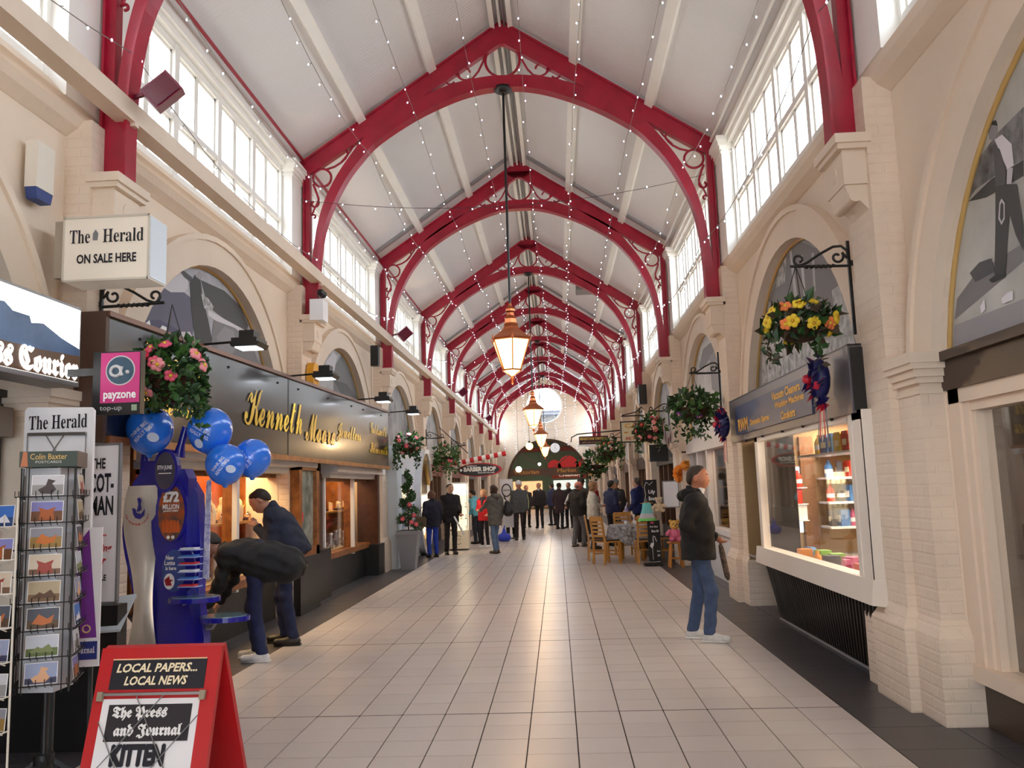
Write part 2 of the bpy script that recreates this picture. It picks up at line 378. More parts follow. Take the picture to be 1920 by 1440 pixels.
# ------------------------------------------------------------------ roof
def RZ(x): return 8.47-.68*abs(x)
cb = MB()
for s in (-1, 1):
    cb.prism([(0, RZ(0)), (s*3.35, RZ(3.35)), (s*3.35, RZ(3.35)+.12), (0, RZ(0)+.12)], (XC, YBACK, 0), (1, 0, 0), (0, 0, 1), (0, YEND-YBACK+.3, 0), CEIL)
ceiling = tag(cb.build('ceiling'), 'white boarded pitched ceiling of the arcade', kind='structure')
for x in (-2.1, -1.05, 1.05, 2.1):
    p = MB(); c = Vector((XC+x, 0, RZ(x)-.055)); p.bar(c+Vector((0, YBACK, 0)), c+Vector((0, YEND, 0)), .13, .11, WHITE, up=(.56*(1 if x > 0 else -1), 0, .83)); p.build('purlin', ceiling)
for x in (-.13, .13): box('ridge_board', ceiling, XC+x-.035, XC+x+.035, YBACK, YEND, 8.27, 8.4, WHITE)
MB().tube([(XC-.02, YBACK, 8.31), (XC-.02, YEND, 8.31)], .022, WHITE).build('conduit', ceiling)
MB().tube([(XC+.05, YBACK, 8.3), (XC+.05, YEND, 8.3)], .016, GREYM).build('conduit', ceiling)
for s in (-1, 1):
    MB().tube([(XC+s*2.93, YBACK, 6.37), (XC+s*2.93, YEND, 6.37)], .022, mat('red_pipe', (150, 30, 45), .4) if s < 0 else WHITE).build('conduit', ceiling)
for k in (2, 4, 6):
    for s in (-1, 1):
        for xa, xb in ((.2, .98), (1.12, 2.03), (2.17, 2.95)):
            q = MB(); y = AY(k)-.42
            q.bar((XC+s*xa, y, RZ(xa)-.03), (XC+s*xb, y, RZ(xb)-.03), .12, .04, mat('galvanised_strip', (150, 150, 152), .4, .3)); q.build('ceiling_strip', ceiling)
box('vent_grille', ceiling, XC+1.32, XC+1.9, AY(3)+1.2, AY(3)+1.9, RZ(1.6)-.25, RZ(1.6)+.0, GREYM)
# ------------------------------------------------------------------ end wall with round window and arch
def fill(outline, holes, m, y, th, name, parent=None):
    bm = bmesh.new(); 
    def loop(ps, yy):
        vs = [bm.verts.new((p[0], yy, p[1])) for p in ps]
        return vs, [bm.edges.new((vs[i], vs[(i+1) % len(vs)])) for i in range(len(vs))]
    for yy in (y, y+th):
        es = []
        for lp in [outline]+holes: es += loop(lp, yy)[1]
        bmesh.ops.triangle_fill(bm, use_beauty=True, use_dissolve=False, edges=es)
    for lp in [outline]+holes:
        n = len(lp); a = [bm.verts.new((p[0], y, p[1])) for p in lp]; b = [bm.verts.new((p[0], y+th, p[1])) for p in lp]
        for i in range(n): bm.faces.new((a[i], a[(i+1) % n], b[(i+1) % n], b[i]))
    bmesh.ops.remove_doubles(bm, verts=bm.verts, dist=1e-5); bmesh.ops.recalc_face_normals(bm, faces=bm.faces)
    me = bpy.data.meshes.new(name); bm.to_mesh(me); bm.free(); me.materials.append(m); return newobj(name, me, parent)
ER = 2.55; CZ, CR = 6.66, 1.12
_o = [(XC+3.4, 0), (XC+3.4, 6.3), (XC, 8.6), (XC-3.4, 6.3), (XC-3.4, 0)]+[(XC-ER*math.cos(PI*i/24), 2.0+ER*math.sin(PI*i/24)) for i in range(25)]
_o = [(XC+3.4, 0), (XC+3.4, 6.3), (XC, 8.6), (XC-3.4, 6.3), (XC-3.4, 0), (XC-ER, 0)]+[(XC-ER*math.cos(PI*i/24), 2.0+ER*math.sin(PI*i/24)) for i in range(25)]+[(XC+ER, 0)]
endw = tag(fill(_o, [[(XC-.07+CR*math.cos(2*PI*i/40), CZ+CR*math.sin(2*PI*i/40)) for i in range(40)]], CREAM, YEND, .4, 'wall_far'), 'cream gable wall closing the far end', kind='structure')
_rg = MB(); A = [(r*math.cos(PI*i/32), r*math.sin(PI*i/32)) for r in (ER,) for i in range(33)]; B = [(x*1.12, z*1.12) for x, z in A]
_rg.band(A, B, (XC, YEND-.06, 2.0), (1, 0, 0), (0, 0, 1), (0, .1, 0), CREAM); _rg.build('arch_ring', endw)
_rw = MB(); _rw.tube([(XC-.07+CR*math.cos(2*PI*i/40), YEND, CZ+CR*math.sin(2*PI*i/40)) for i in range(40)], .05, WHITE, closed=True)
for z in (CZ-.5, CZ-.05): _rw.box(XC-.07-math.sqrt(CR**2-(z-CZ)**2), XC-.07+math.sqrt(CR**2-(z-CZ)**2), YEND+.18, YEND+.22, z-.02, z+.02, WHITE)
roundw = tag(_rw.build('window_30'), kind='structure')
MB().prism([(CR*math.cos(2*PI*i/40), CR*math.sin(2*PI*i/40)) for i in range(40)], (XC-.07, YEND+.2, CZ), (1, 0, 0), (0, 0, 1), (0, .006, 0), GLASS).build('pane', roundw)
# iron tie work in the arch opening
_ti = MB()
for a in (.25, .5, .75):
    _ti.bar((XC, YEND+.1, 2.5), (XC+(ER-.03)*math.cos(PI*a), YEND+.1, 2+(ER-.03)*math.sin(PI*a)), .05, .05, mat('brown_iron', (80, 50, 42), .5))
_ti.tube([(XC-(ER-.12)*math.cos(PI*i/32), YEND+.1, 2.0+(ER-.12)*math.sin(PI*i/32)) for i in range(33)], .05, mat('brown_iron', (80, 50, 42), .5)); _ti.build('fan_ironwork', endw)
# rear wall behind the viewer
_b = MB(); _b.box(XC-3.4, XC+3.4, YBACK-.3, YBACK, 3.2, 8.6, CREAM)
for s in (-1, 1): _b.box(*sorted((XC+s*2.2, XC+s*3.4)), YBACK-.3, YBACK, 0, 3.2, CREAM)
tag(_b.build('wall_back'), 'cream entrance wall behind the viewer', kind='structure')
# ------------------------------------------------------------------ iron roof arches
INT = [(0, 7.36), (.32, 7.345), (.75, 7.235), (1.31, 6.99), (1.84, 6.66), (2.1, 6.4), (2.33, 6.10), (2.52, 5.74), (2.65, 5.40), (2.725, 4.97), (2.75, 4.5), (2.75, 4.07)]
EXT = [(0, 7.54), (.31, 7.53), (.82, 7.43), (1.40, 7.17), (1.94, 6.82), (2.24, 6.47), (2.47, 6.13), (2.64, 5.78), (2.745, 5.42), (2.815, 4.99), (2.86, 4.5), (2.86, 4.07)]
def smooth_line(P, n=4):
    out = []
    for i in range(len(P)-1):
        p0, p1, p2, p3 = (np.array(P[max(i-1, 0)]) if i else np.array(P[0])*[-1, 1] if False else np.array(P[max(i-1, 0)])), np.array(P[i]), np.array(P[i+1]), np.array(P[min(i+2, len(P)-1)])
        if i == 0: p0 = np.array([-P[1][0], P[1][1]])
        for j in range(n):
            t = j/n; out.append(tuple(.5*((2*p1)+(-p0+p2)*t+(2*p0-5*p1+4*p2-p3)*t*t+(-p0+3*p1-3*p2+p3)*t**3)))
    return out+[tuple(P[-1])]
INT, EXT = smooth_line(INT), smooth_line(EXT)
def truss_parts():
    parts = []; T = .05
    for s in (-1, 1):
        F = lambda P: [(s*x, z) for x, z in P]
        m = MB(); m.band(F([(0, 8.05), (2.84, 6.2)]), F([(0, 8.36), (3.0, 6.33)]), (0, -T, 0), (1, 0, 0), (0, 0, 1), (0, 2*T, 0), RED)
        m.bar((0, 0, 8.37), (s*3.02, 0, 6.335), .15, .03, RED); parts.append(('rafter', m))
        m = MB(); m.band(F(INT), F(EXT), (0, -T, 0), (1, 0, 0), (0, 0, 1), (0, 2*T, 0), RED); 
        I2 = [(x+(.0), z-.0) for x, z in INT]; J = []
        for i, (x, z) in enumerate(INT):
            a = np.array(INT[max(i-1, 0)]); b = np.array(INT[min(i+1, len(INT)-1)]); d = b-a; nrm = np.array([d[1], -d[0]])/np.linalg.norm(d); J.append((x+nrm[0]*.022, z+nrm[1]*.022))
        m.band(F(J), F(INT), (0, -.085, 0), (1, 0, 0), (0, 0, 1), (0, .17, 0), RED)
        parts.append(('arch_rib', m))
        m = MB(); m.band(F([(2.855, 6.25), (2.855, 4.07)]), F([(2.94, 6.25), (2.94, 4.07)]), (0, -T, 0), (1, 0, 0), (0, 0, 1), (0, 2*T, 0), RED)
        m.box(*sorted((s*2.925, s*2.945)), -.09, .09, 4.07, 6.25, RED); m.box(*sorted((s*2.74, s*2.945)), -.1, .1, 4.07, 4.13, RED); parts.append(('post', m))
        m = MB(); m.prism(F([(1.40, 7.15), (1.98, 6.78), (1.98, 6.78), (1.85, 6.85)])[:3]+[(s*1.6, 7.02)], (0, -T, 0), (1, 0, 0), (0, 0, 1), (0, 2*T, 0), RED)
        parts.append(('gusset', m))
        # crown scrolls
        m = MB(); t2 = lambda P, r=.017: m.tube([(s*x, 0, z) for x, z in P], r, RED, 5)
        t2([(.25, 7.88), (.30, 7.76), (.36, 7.64), (.44, 7.545), (.52, 7.52)]+scroll(.555, 7.625, .105, .075, -1.6, 3.0, 16))
        t2([(.52, 7.50), (.62, 7.545), (.68, 7.60)]+scroll(.77, 7.535, .085, .06, 2.2, -2.6, 16))
        parts.append(('crown_scroll', m))
        m = MB(); t2([(2.685+.135*math.cos(q), 6.14+.135*math.sin(q)) for q in np.linspace(0, 2*PI, 21)], .018)
        t2([(2.62, 6.265), (2.5, 6.30), (2.40, 6.36), (2.33, 6.43)]+scroll(2.365, 6.5, .07, .03, -2.0, -6.5, 14))
        t2([(2.40, 6.37), (2.27, 6.52), (2.22, 6.60)]+scroll(2.2, 6.63, .04, .02, -.5, 4., 8), .014)
        t2([(2.82, 6.05), (2.78, 5.95), (2.74, 5.83)]+scroll(2.80, 5.76, .065, .03, 2.6, 7.5, 12))
        t2([(2.75, 5.78), (2.80, 5.68), (2.83, 5.60)]+scroll(2.81, 5.56, .035, .02, .5, 5., 8), .014)
        parts.append(('spandrel_scroll', m))
    m = MB(); m.tube([(.252*math.cos(q), 0, 7.79+.252*math.sin(q)) for q in np.linspace(0, 2*PI, 37)[:-1]], .02, RED, 6, closed=True); parts.append(('crown_ring', m))
    m = MB(); m.prism([(-.3, 8.16), (.3, 8.16), (.14, 8.03), (-.14, 8.03)], (0, -T, 0), (1, 0, 0), (0, 0, 1), (0, 2*T, 0), RED); parts.append(('crown_plate', m))
    return [(n, q.mesh(n)) for n, q in parts]
TP = truss_parts()
_ord = ['directly over the viewer', 'cut by the picture top, level with the newsagent', 'carrying the nearest lantern', 'second beyond the newsagent, above the jewellers', 'third beyond the newsagent', 'fourth beyond the newsagent', 'fifth beyond the newsagent', 'sixth beyond the newsagent', 'seventh beyond the newsagent', 'closest to the far gable wall']
for i, k in enumerate(range(-1, 9)):
    t = thing('roof_arch', 'crimson iron roof arch with scrollwork, '+_ord[i], 'roof arch', (XC, AY(k), 0), 0, 'crimson iron roof arches')
    for n, me in TP: newobj(n, me, t)
# ------------------------------------------------------------------ shared small builders
def _uni(s, A, a, d=None): return ''.join(chr(A+ord(c)-65) if 'A' <= c <= 'Z' else chr(a+ord(c)-97) if 'a' <= c <= 'z' else chr(d+ord(c)-48) if d and c.isdigit() else c for c in s)
def serif(s): return _uni(s, 0x1D400, 0x1D41A, 0x1D7CE)
def script(s): return _uni(s, 0x1D4D0, 0x1D4EA)
def frak(s): return _uni(s, 0x1D56C, 0x1D586)
def bold(s): return '\x01'+s   # thickened sans lettering
boldit = bold
INK = plain(24, 22, 34, .6, name='black_ink'); PAPER = plain(236, 236, 240, .6, name='white_board'); GOLD = mat('gilt_lettering', (232, 196, 40), .3, .35)
YEL = plain(244, 214, 60); WHT = plain(245, 245, 245, .5, name='white_print')
XP, YP, ZP = (1, 0, 0), (0, 1, 0), (0, 0, 1); XN, YN = (-1, 0, 0), (0, -1, 0)
LEAF = [mat('leaf_%d' % i, c, .5) for i, c in enumerate(((46, 84, 38), (64, 104, 46), (34, 62, 34), (92, 122, 66)))]
def leaves(mb, c, rad, n, size, mats, droop=0., flat=.5):
    for _ in range(n):
        d = Vector(rng.normal(size=3)); d.normalize(); r = rng.uniform(.55, 1.)
        p = Vector((c[0]+d.x*rad[0]*r, c[1]+d.y*rad[1]*r, c[2]+d.z*rad[2]*r-droop*rng.uniform(0, 1)))
        a = Vector(rng.normal(size=3)); a = (a+d*.8).normalized(); b = a.orthogonal().normalized(); b = (b+a.cross(b)*rng.uniform(-1, 1)).normalized(); s = size*rng.uniform(.6, 1.2); nn = a.cross(b)*s*.18
        mb.add([p, p+a*s*.5+b*s*.36+nn, p+a*s*1.1, p+a*s*.5-b*s*.36+nn], [(0, 1, 2), (0, 2, 3)], mats[int(rng.integers(len(mats)))])
def flower_mesh(col, r=.04, petals=5, heart=(230, 200, 60)):
    m = MB(); mt = plain(*col)
    for i in range(petals):
        a = 2*PI*i/petals; c = Vector((math.cos(a), math.sin(a), .25))*r*.6
        m.ball(c, r*.55, mt, 7, 5, (1, 1, .6))
    m.ball((0, 0, r*.3), r*.35, plain(*heart), 6, 4); return m.mesh('flower')
def bracket(name, label, loc, rz, ln=.5, post=(-.3, .25), group='scrolled iron basket brackets', under=False):
    """wall bracket: local +x points away from the wall"""
    t = thing(name, label, 'bracket', loc, rz, group)
    m = MB(); m.bar((0, 0, post[0]), (0, 0, post[1]), .022, .022, BLACKM); m.bar((-.02, 0, 0), (-.02, 0, .04), .06, .03, BLACKM); m.build('wall_strap', t)
    m = MB(); m.tube([(0, 0, .0), (ln*.5, 0, .005), (ln, 0, .015)], .012, BLACKM, 6); 
    m.tube([(ln*(.25+.5*i/24), .008*math.cos(i*1.6), .004+.008*math.sin(i*1.6)) for i in range(25)], .012, BLACKM, 5); m.build('twisted_arm', t)
    m = MB(); r = ln*.14
    P = scroll(r*1.2, r*1.25, .02, r, -1.2, 5.6, 18)
    P = [(r*1.15+q[0]-r*1.2, q[1]) for q in P]
    up = [(r*.15, r*1.9), (r*.8, r*2.5), (r*1.8, r*2.45), (ln*.5, r*1.55), (ln*.72, r*.55), (ln*.82, r*.3)]
    m.tube([(x, 0, z) for x, z in scroll(r*1.35, r*1.15, .018, r*.8, 2.5, -3.9, 18)]+[(x, 0, z) for x, z in [(r*.2, r*1.0), (r*.12, r*1.5)]+up]+[(x, 0, z) for x, z in scroll(ln*.84, r*1.0, r*.72, .018, -1.4, 4.6, 16)], .011, BLACKM, 5)
    m.build('scroll', t); return t
def basket(name, label, loc, rad, kinds, n=170, trail=0, size=.09, lm=LEAF, bowl=True, nf=14, hang=.35):
    t = thing(name, label, 'hanging basket', loc, 0, 'hanging flower baskets')
    if bowl:
        m = MB(); m.lathe([(.02, -rad[2]*.8), (rad[0]*.38, -rad[2]*.68), (rad[0]*.6, -rad[2]*.3), (rad[0]*.66, -.02), (rad[0]*.6, 0)], (0, 0, 0), mat('brown_coir', (62, 40, 28), .9, bump=.6, bscale=90), 14); m.build('basket_bowl', t)
    m = MB(); leaves(m, (0, 0, .03), rad, n, size, lm)
    for _ in range(trail):
        a = rng.uniform(0, 2*PI); x, y = math.cos(a)*rad[0]*.85, math.sin(a)*rad[1]*.85; L_ = rng.uniform(.2, .5)
        for q in range(8): leaves(m, (x, y, -rad[2]*.3-L_*q/8), (.03, .03, .03), 3, size*.7, lm)
    tag(m.build('foliage', t), kind='stuff')
    m = MB()
    for i in range(3):
        a = 2*PI*i/3+.4; m.tube([(math.cos(a)*rad[0]*.6, math.sin(a)*rad[1]*.6, 0), (0, 0, hang)], .004, BLACKM, 4)
    m.build('hanging_wires', t)
    for i in range(nf):
        d = Vector(rng.normal(size=3)); d.y -= .7; d.normalize(); me = kinds[i % len(kinds)]
        o = newobj('flower', me, t, (d.x*rad[0]*.95, d.y*rad[1]*.95, .03+d.z*rad[2]*.9)); o.rotation_euler = d.to_track_quat('Z', 'Y').to_euler()
    return t
F_PINK = flower_mesh((226, 88, 120), .045); F_ROSE = flower_mesh((240, 150, 160), .05); F_RED = flower_mesh((206, 40, 70), .042); F_YEL = flower_mesh((232, 200, 50), .05, heart=(200, 150, 30)); F_ORG = flower_mesh((236, 130, 70), .045); F_PUR = flower_mesh((120, 60, 150), .04); F_WHT = flower_mesh((236, 230, 225), .045)
def lightbox_lamp(loc, col, e, size, size_y=None, rot=(0, 0, 0)):
    l = bpy.data.lights.new('shop_lamp', 'AREA'); l.energy = e; l.color = srgb(*col)[:3]; l.shape = 'RECTANGLE'; l.size = size; l.size_y = size_y or size
    o = bpy.data.objects.new('shop_lamp', l); COL.objects.link(o); o.location = loc; o.rotation_euler = rot; return o
# ------------------------------------------------------------------ LEFT: newsagent in the first bay
ns = thing('newsagent_shop', 'dark open newsagent shopfront in the first bay', 'shopfront', (WX(-1, 3.3), 3.5, 0))
NB = plain(46, 38, 34, .7, name='dark_shop_panel')
box('back_panel', ns, -1.5, -1.45, -2.2, 2.2, 0, 3.0, NB); box('ceiling_panel', ns, -1.5, .1, -2.05, 2.05, 2.3, 2.35, NB)
box('side_panel', ns, -1.5, .05, 1.98, 2.03, 0, 2.3, mat('grey_black_panel', (52, 50, 50), .5)); box('counter', ns, -1.2, -.7, -2, 1.2, 0, .95, WOODD)
for z in (.5, 1.0, 1.5, 2.0):
    sh = box('shelf', ns, -1.45, -1.1, -2.1, 1.9, z, z+.03, NB)
box('roller_box', ns, -.12, .18, -1.5, 1.95, 2.02, 2.22, mat('taupe_metal', (120, 108, 98), .5)); 
# illuminated fascia sign
fs = thing('fascia_sign', 'backlit newspaper fascia sign with white blackletter lettering', 'sign', (-3.33, 4.55, 2.63))
box('sign_case', fs, -.15, .08, -.95, .93, -.28, .27, GREYM)
SIGNW = glow('backlit_white', (255, 252, 244), 2.2); SKYL = mat('backlit_skyline', (84, 108, 140), .3, noise=.6, nscale=3., emit=(70, 100, 140), estr=.25); UMB = mat('sign_umber', (92, 70, 52), .3, emit=(92, 70, 52), estr=.2)
box('lit_panel', fs, .08, .086, -.93, .91, -.25, .25, SIGNW)
m = MB(); sk = [(-.93, -.25), (.91, -.25), (.91, -.02), (.8, .0), (.7, .02), (.6, .05), (.5, .08), (.38, .06), (.36, .1), (.2, .1), (.12, .14), (-.1, .12), (-.3, .16), (-.93, .14)]
m.prism(sk, (.0865, 0, 0), YP, ZP, (.001, 0, 0), SKYL); m.prism([(-.93, -.25), (.91, -.25), (.91, -.07), (.5, -.09), (-.93, -.11)], (.0878, 0, 0), YP, ZP, (.001, 0, 0), UMB); m.build('skyline_print', fs)
m = MB(); m.text(frak('Inverness Courier'), (.09, .14, -.165), YP, ZP, 1.5, .15, glow('backlit_letters', (255, 255, 255), 2.5), .002, grow=.004); m.build('lettering', fs)
# projecting light box
hb = thing('light_box_sign', 'projecting cream newspaper light box reading ON SALE HERE', 'sign', (-3.16, 5.62, 3.37))
CREAML = mat('cream_acrylic', (226, 216, 200), .3, emit=(226, 216, 200), estr=.12)
box('sign_case', hb, -.32, .31, 0, .26, -.235, .235, CREAML); box('end_panel', hb, .31, .318, .01, .25, -.225, .225, plain(222, 232, 240, .3)); box('mounting_plate', hb, -.40, -.32, .02, .24, -.2, .22, plain(170, 158, 140))
m = MB()
for q in ((-.32, .31, .225, .24), (-.32, .31, -.24, -.225), (-.325, -.312, -.24, .24), (.3, .315, -.24, .24)): m.box(q[0], q[1], -.008, 0, q[2], q[3], plain(206, 198, 184, .35))
m.build('face_frame', hb)
m = MB(); m.text(serif('The'), (-.2, 0, .09), XP, ZP, .15, .1, INK); m.text(serif('Herald'), (.12, 0, .09), XP, ZP, .3, .1, INK); m.prism([(-.02, 0), (.015, .0), (.02, .05), (.0, .08), (-.02, .05)], (-.085, -.003, .06), XP, ZP, (0, -.001, 0), plain(130, 130, 135)); m.text(bold('ON SALE HERE'), (.0, 0, -.075), XP, ZP, .44, .07, INK); m.build('lettering', hb)
# alarm box
ab = thing('alarm_box', 'white burglar alarm box with blue base high beside the newsagent', 'alarm box', (-3.66, 5.52, 3.92))
m = MB(); m.prism([(-.1, -.14), (.1, -.14), (.1, .2), (-.1, .2)], (0, 0, 0), YP, ZP, (.09, 0, 0), plain(226, 218, 204)); m.build('casing', ab)
m = MB(); m.prism([(-.08, -.22), (.08, -.22), (.1, -.14), (-.1, -.14)], (.005, 0, 0), YP, ZP, (.08, 0, 0), plain(50, 70, 130)); m.build('strobe', ab)
# payment flag sign
pz = thing('flag_sign', 'black flag sign with pink panel and ringed teal emblem', 'sign', (-2.88, 5.3, 2.35))
box('mounting_arm', pz, -.62, -.17, .02, .05, .05, .1, BLACKM); box('panel', pz, -.17, .155, 0, .06, -.215, .205, BLACK); PINK = plain(206, 50, 128, .4); TEAL = plain(44, 78, 100, .4); GREY = plain(206, 206, 208)
m = MB(); m.box(-.115, .15, -.004, 0, -.14, .195, PINK); m.prism([(.1*math.cos(2*PI*i/28), .1*math.sin(2*PI*i/28)) for i in range(28)], (.02, -.004, .075), XP, ZP, (0, -.002, 0), GREY); m.prism([(.092*math.cos(2*PI*i/28), .092*math.sin(2*PI*i/28)) for i in range(28)], (.02, -.006, .075), XP, ZP, (0, -.002, 0), TEAL)
m.tube([(-.01+.035*math.cos(2*PI*i/18), -.009, .07+.033*math.sin(2*PI*i/18)) for i in range(18)], .011, GREY, 6, closed=True); m.tube([(.02, -.009, .1), (.025, -.009, .07), (.035, -.009, .04)], .011, GREY); m.tube([(.02, -.009, .04), (.027, -.009, .07), (.035, -.009, .1)], .008, GREY); m.ball((.07, -.009, .062), .014, GREY)
m.text(bold('payzone'), (.02, -.004, -.1), XP, ZP, .22, .06, WHT); m.text('top-up', (-.04, 0, -.18), XP, ZP, .15, .035, GREY); m.box(.1, .135, -.004, 0, -.195, -.155, plain(150, 170, 140)); m.build('printed_face', pz)
# newspaper poster board behind the carousel
hp = thing('poster_board', 'white newspaper poster board with crossed wires above the postcard rack', 'poster board', (-3.04, 4.92, 1.55), -.12)
m = MB(); m.prism([(-.235, -.6), (.24, -.6), (.24, .57), (.22, .59), (-.215, .61), (-.235, .59)], (0, 0, 0), XP, ZP, (0, .02, 0), PAPER); m.build('board', hp)
m = MB(); m.text(serif('The Herald'), (0, 0, .51), XP, ZP, .4, .085, INK); m.text(bold('SCO  NS'), (.02, 0, .2), XP, ZP, .3, .06, INK); m.build('lettering', hp)
m = MB(); m.bar((-.2, -.01, .44), (.2, -.01, .43), .012, .02, CHROME)
for a, b in (((-.2, .44), (-.2, -.5)), ((.2, .43), (.2, -.5)), ((-.08, .44), (.2, .05)), ((.06, .44), (-.2, .1)), ((-.2, .3), (.1, -.1)), ((.2, .3), (-.1, -.1))): m.tube([(a[0], -.012, a[1]), (b[0], -.012, b[1])], .003, GREYM, 4)
m.build('retaining_wires', hp)
# tall morning-paper poster
sp = thing('wall_poster', 'tall white morning newspaper poster with black and red lettering', 'poster', (-3.03, 5.42, 1.42))
m = MB(); m.box(-.16, .115, 0, .025, -.51, .53, PAPER); m.build('board', sp); m = MB()
for q in ((-.16, .115, .52, .535), (.108, .12, -.51, .535), (-.165, -.155, -.51, .535), (-.16, .115, -.52, -.505)): m.box(q[0], q[1], -.006, .026, q[2], q[3], GREYM)
m.build('frame', sp); m = MB(); RD = plain(190, 40, 50)
for tx, z, w, h, mt, sl in (('THE', .40, .1, .07, INK, 0), ('SCOT-', .27, .2, .13, INK, 0), ('SMAN', .12, .2, .13, INK, 0), ('your...', -.07, .14, .06, RD, .25), ('morning', -.165, .19, .06, RD, .25), ('paper', -.26, .13, .07, RD, .25), ("ON SALE", -.35, .15, .04, INK, 0), ('HERE', -.40, .09, .04, INK, 0)): q = MB(); q.text(bold(tx), (-.03 if w < .17 else -.02, 0, z), XP, ZP, w, h, mt, slant=sl); q.build('lettering', sp)
# purple and white newspaper panel behind the rack
jp = thing('newspaper_placard', 'purple and white newspaper panel with blue title band behind the rack', 'sign', (-2.74, 4.72, 1.02), .2)
m = MB(); m.box(-.2, .1, 0, .015, -.38, .4, PAPER); m.build('board', jp); m = MB(); m.box(-.16, -.14, .02, .04, -1.02, .3, BLACK); m.box(.04, .06, .02, .04, -1.02, .3, BLACK); m.build('stand_legs', jp); m = MB(); m.prism([(-.19, .1), (.03, .39), (.085, -.22), (-.19, -.22)], (0, -.001, 0), XP, ZP, (0, -.001, 0), plain(120, 50, 150)); m.box(-.19, .09, -.003, 0, -.34, -.24, plain(40, 50, 130)); m.text(frak('Press & Journal'), (-.04, -.003, -.29), XP, ZP, .24, .05, WHT); m.tube([(.03+.02*math.cos(i*PI/8), -.004, -.17+.02*math.sin(i*PI/8)) for i in range(16)], .005, plain(220, 190, 150), 4, closed=True); m.text(bold('NEWS'), (-.06, -.003, .05), XP, ZP, .1, .035, YEL); m.build('printed_face', jp)
# grey slanted counter lid beside the lottery stand
cl = thing('newspaper_bin', 'low black newspaper bin with pale slanted lid', 'bin', (-3.02, 5.46, 0)); box('bin_body', cl, -.62, .16, -.12, .0, 0, .9, BLACK); m = MB(); m.prism([(-.14, .9), (.2, .72), (.2, .735), (-.14, .915)], (0, .22, 0), YP, ZP, (0, 0, 0), SILVER); m = MB(); m.add([(-.22, -.16, .72), (.2, -.16, .74), (.12, .2, .92), (-.22, .2, .88), (-.22, -.16, .735), (.2, -.16, .755), (.12, .2, .935), (-.22, .2, .895)], [(3, 2, 1, 0), (4, 5, 6, 7), (0, 1, 5, 4), (1, 2, 6, 5), (2, 3, 7, 6), (3, 0, 4, 7)], plain(190, 200, 206, .3)); m.build('lid', cl)
# ------------------------------------------------------------------ postcard carousel
car = thing('postcard_carousel', 'revolving wire postcard rack with green header in front of the newsagent', 'postcard rack', (-2.67, 4.3, 0))
WIRE = mat('black_wire', (28, 28, 30), .4); HDR = plain(44, 58, 46, .5)
m = MB(); m.cyl((0, 0, .25), (0, 0, 1.84), .018, .018, WIRE, 8); m.cyl((0, 0, .25), (0, 0, .3), .05, .05, WIRE, 10); m.build('pole', car)
box('core_panel', car, -.09, .09, -.09, .09, .62, 1.75, plain(190, 192, 198, name='card_grey'))
for i in range(4):
    a = .5+i*PI/2; m = MB(); m.bar((0, 0, .3), (math.cos(a)*.34, math.sin(a)*.34, .02), .03, .02, WIRE); m.build('foot', car)
RA = .2; FACE = []
for i in range(4):
    a = -PI/2+i*PI/2+.36; n = Vector((math.cos(a), math.sin(a), 0)); t = Vector((-n.y, n.x, 0)); FACE.append((n, t))
    m = MB(); hdm = HDR if i in (0, 2) else plain(120, 104, 92)
    m.prism([(-.132, 1.755), (.132, 1.755), (.132, 1.835), (-.132, 1.835)], n*.128, t, ZP, n*.008, hdm)
    if i == 0:
        m.text('Colin Baxter', n*.1365+Vector((0, 0, 1.808)), t, ZP, .17, .03, plain(226, 190, 110), .002); m.text('POSTCARDS', n*.1365+Vector((0, 0, 1.78)), t, ZP, .12, .013, plain(210, 210, 200), .002)
        m.prism([(-.128, 1.757), (-.095, 1.757), (-.1, 1.833), (-.118, 1.833)], n*.1367, t, ZP, n*.001, plain(196, 120, 80))
    m.build('header', car)
    m = MB()
    for x in (-.125, -.09, .09, .125): m.tube([n*.122+t*x+Vector((0, 0, .62)), n*.122+t*x+Vector((0, 0, 1.75))], .003, WIRE, 4)
    for r in range(8):
        z = .665+r*.134
        m.tube([n*.125+t*-.125+Vector((0, 0, z)), n*.152+t*-.12+Vector((0, 0, z)), n*.152+t*.12+Vector((0, 0, z)), n*.125+t*.125+Vector((0, 0, z))], .0028, WIRE, 4)
        for x in (-.12, -.05, -.02, .02, .05, .12): m.tube([n*.122+t*x+Vector((0, 0, z-.015)), n*.152+t*x+Vector((0, 0, z)), n*.152+t*x+Vector((0, 0, z+.03))], .0022, WIRE, 4)
    m.build('wire_pockets', car)
def photo_card(sky, land, subj, k):
    """postcard print: horizon picture with a simple subject, 0.15 x 0.105"""
    m = MB(); m.box(-.0015, 0, -.075, .075, 0, .105, WHT); g = random.uniform(.03, .06)
    m.box(0, .0006, -.072, .072, g, .102, plain(*sky)); m.box(0, .0007, -.072, .072, .003, g, plain(*land))
    P = [[(-.03, .01), (.02, .008), (.04, .03), (.02, .06), (.035, .075), (.0, .085), (-.01, .05), (-.045, .03)], [(-.05, .03), (-.02, .075), (.02, .05), (.05, .07), (.04, .03), (.0, .02)], [(-.06, .02), (-.02, .05), (0, .04), (.03, .06), (.06, .02)], [(-.035, .01), (.035, .01), (.03, .05), (.04, .075), (0, .06), (-.04, .075), (-.03, .05)]][k % 4]
    m.prism(P, (.0007, 0, 0), YP, ZP, (.0004, 0, 0), plain(*subj)); return m.mesh('postcard')
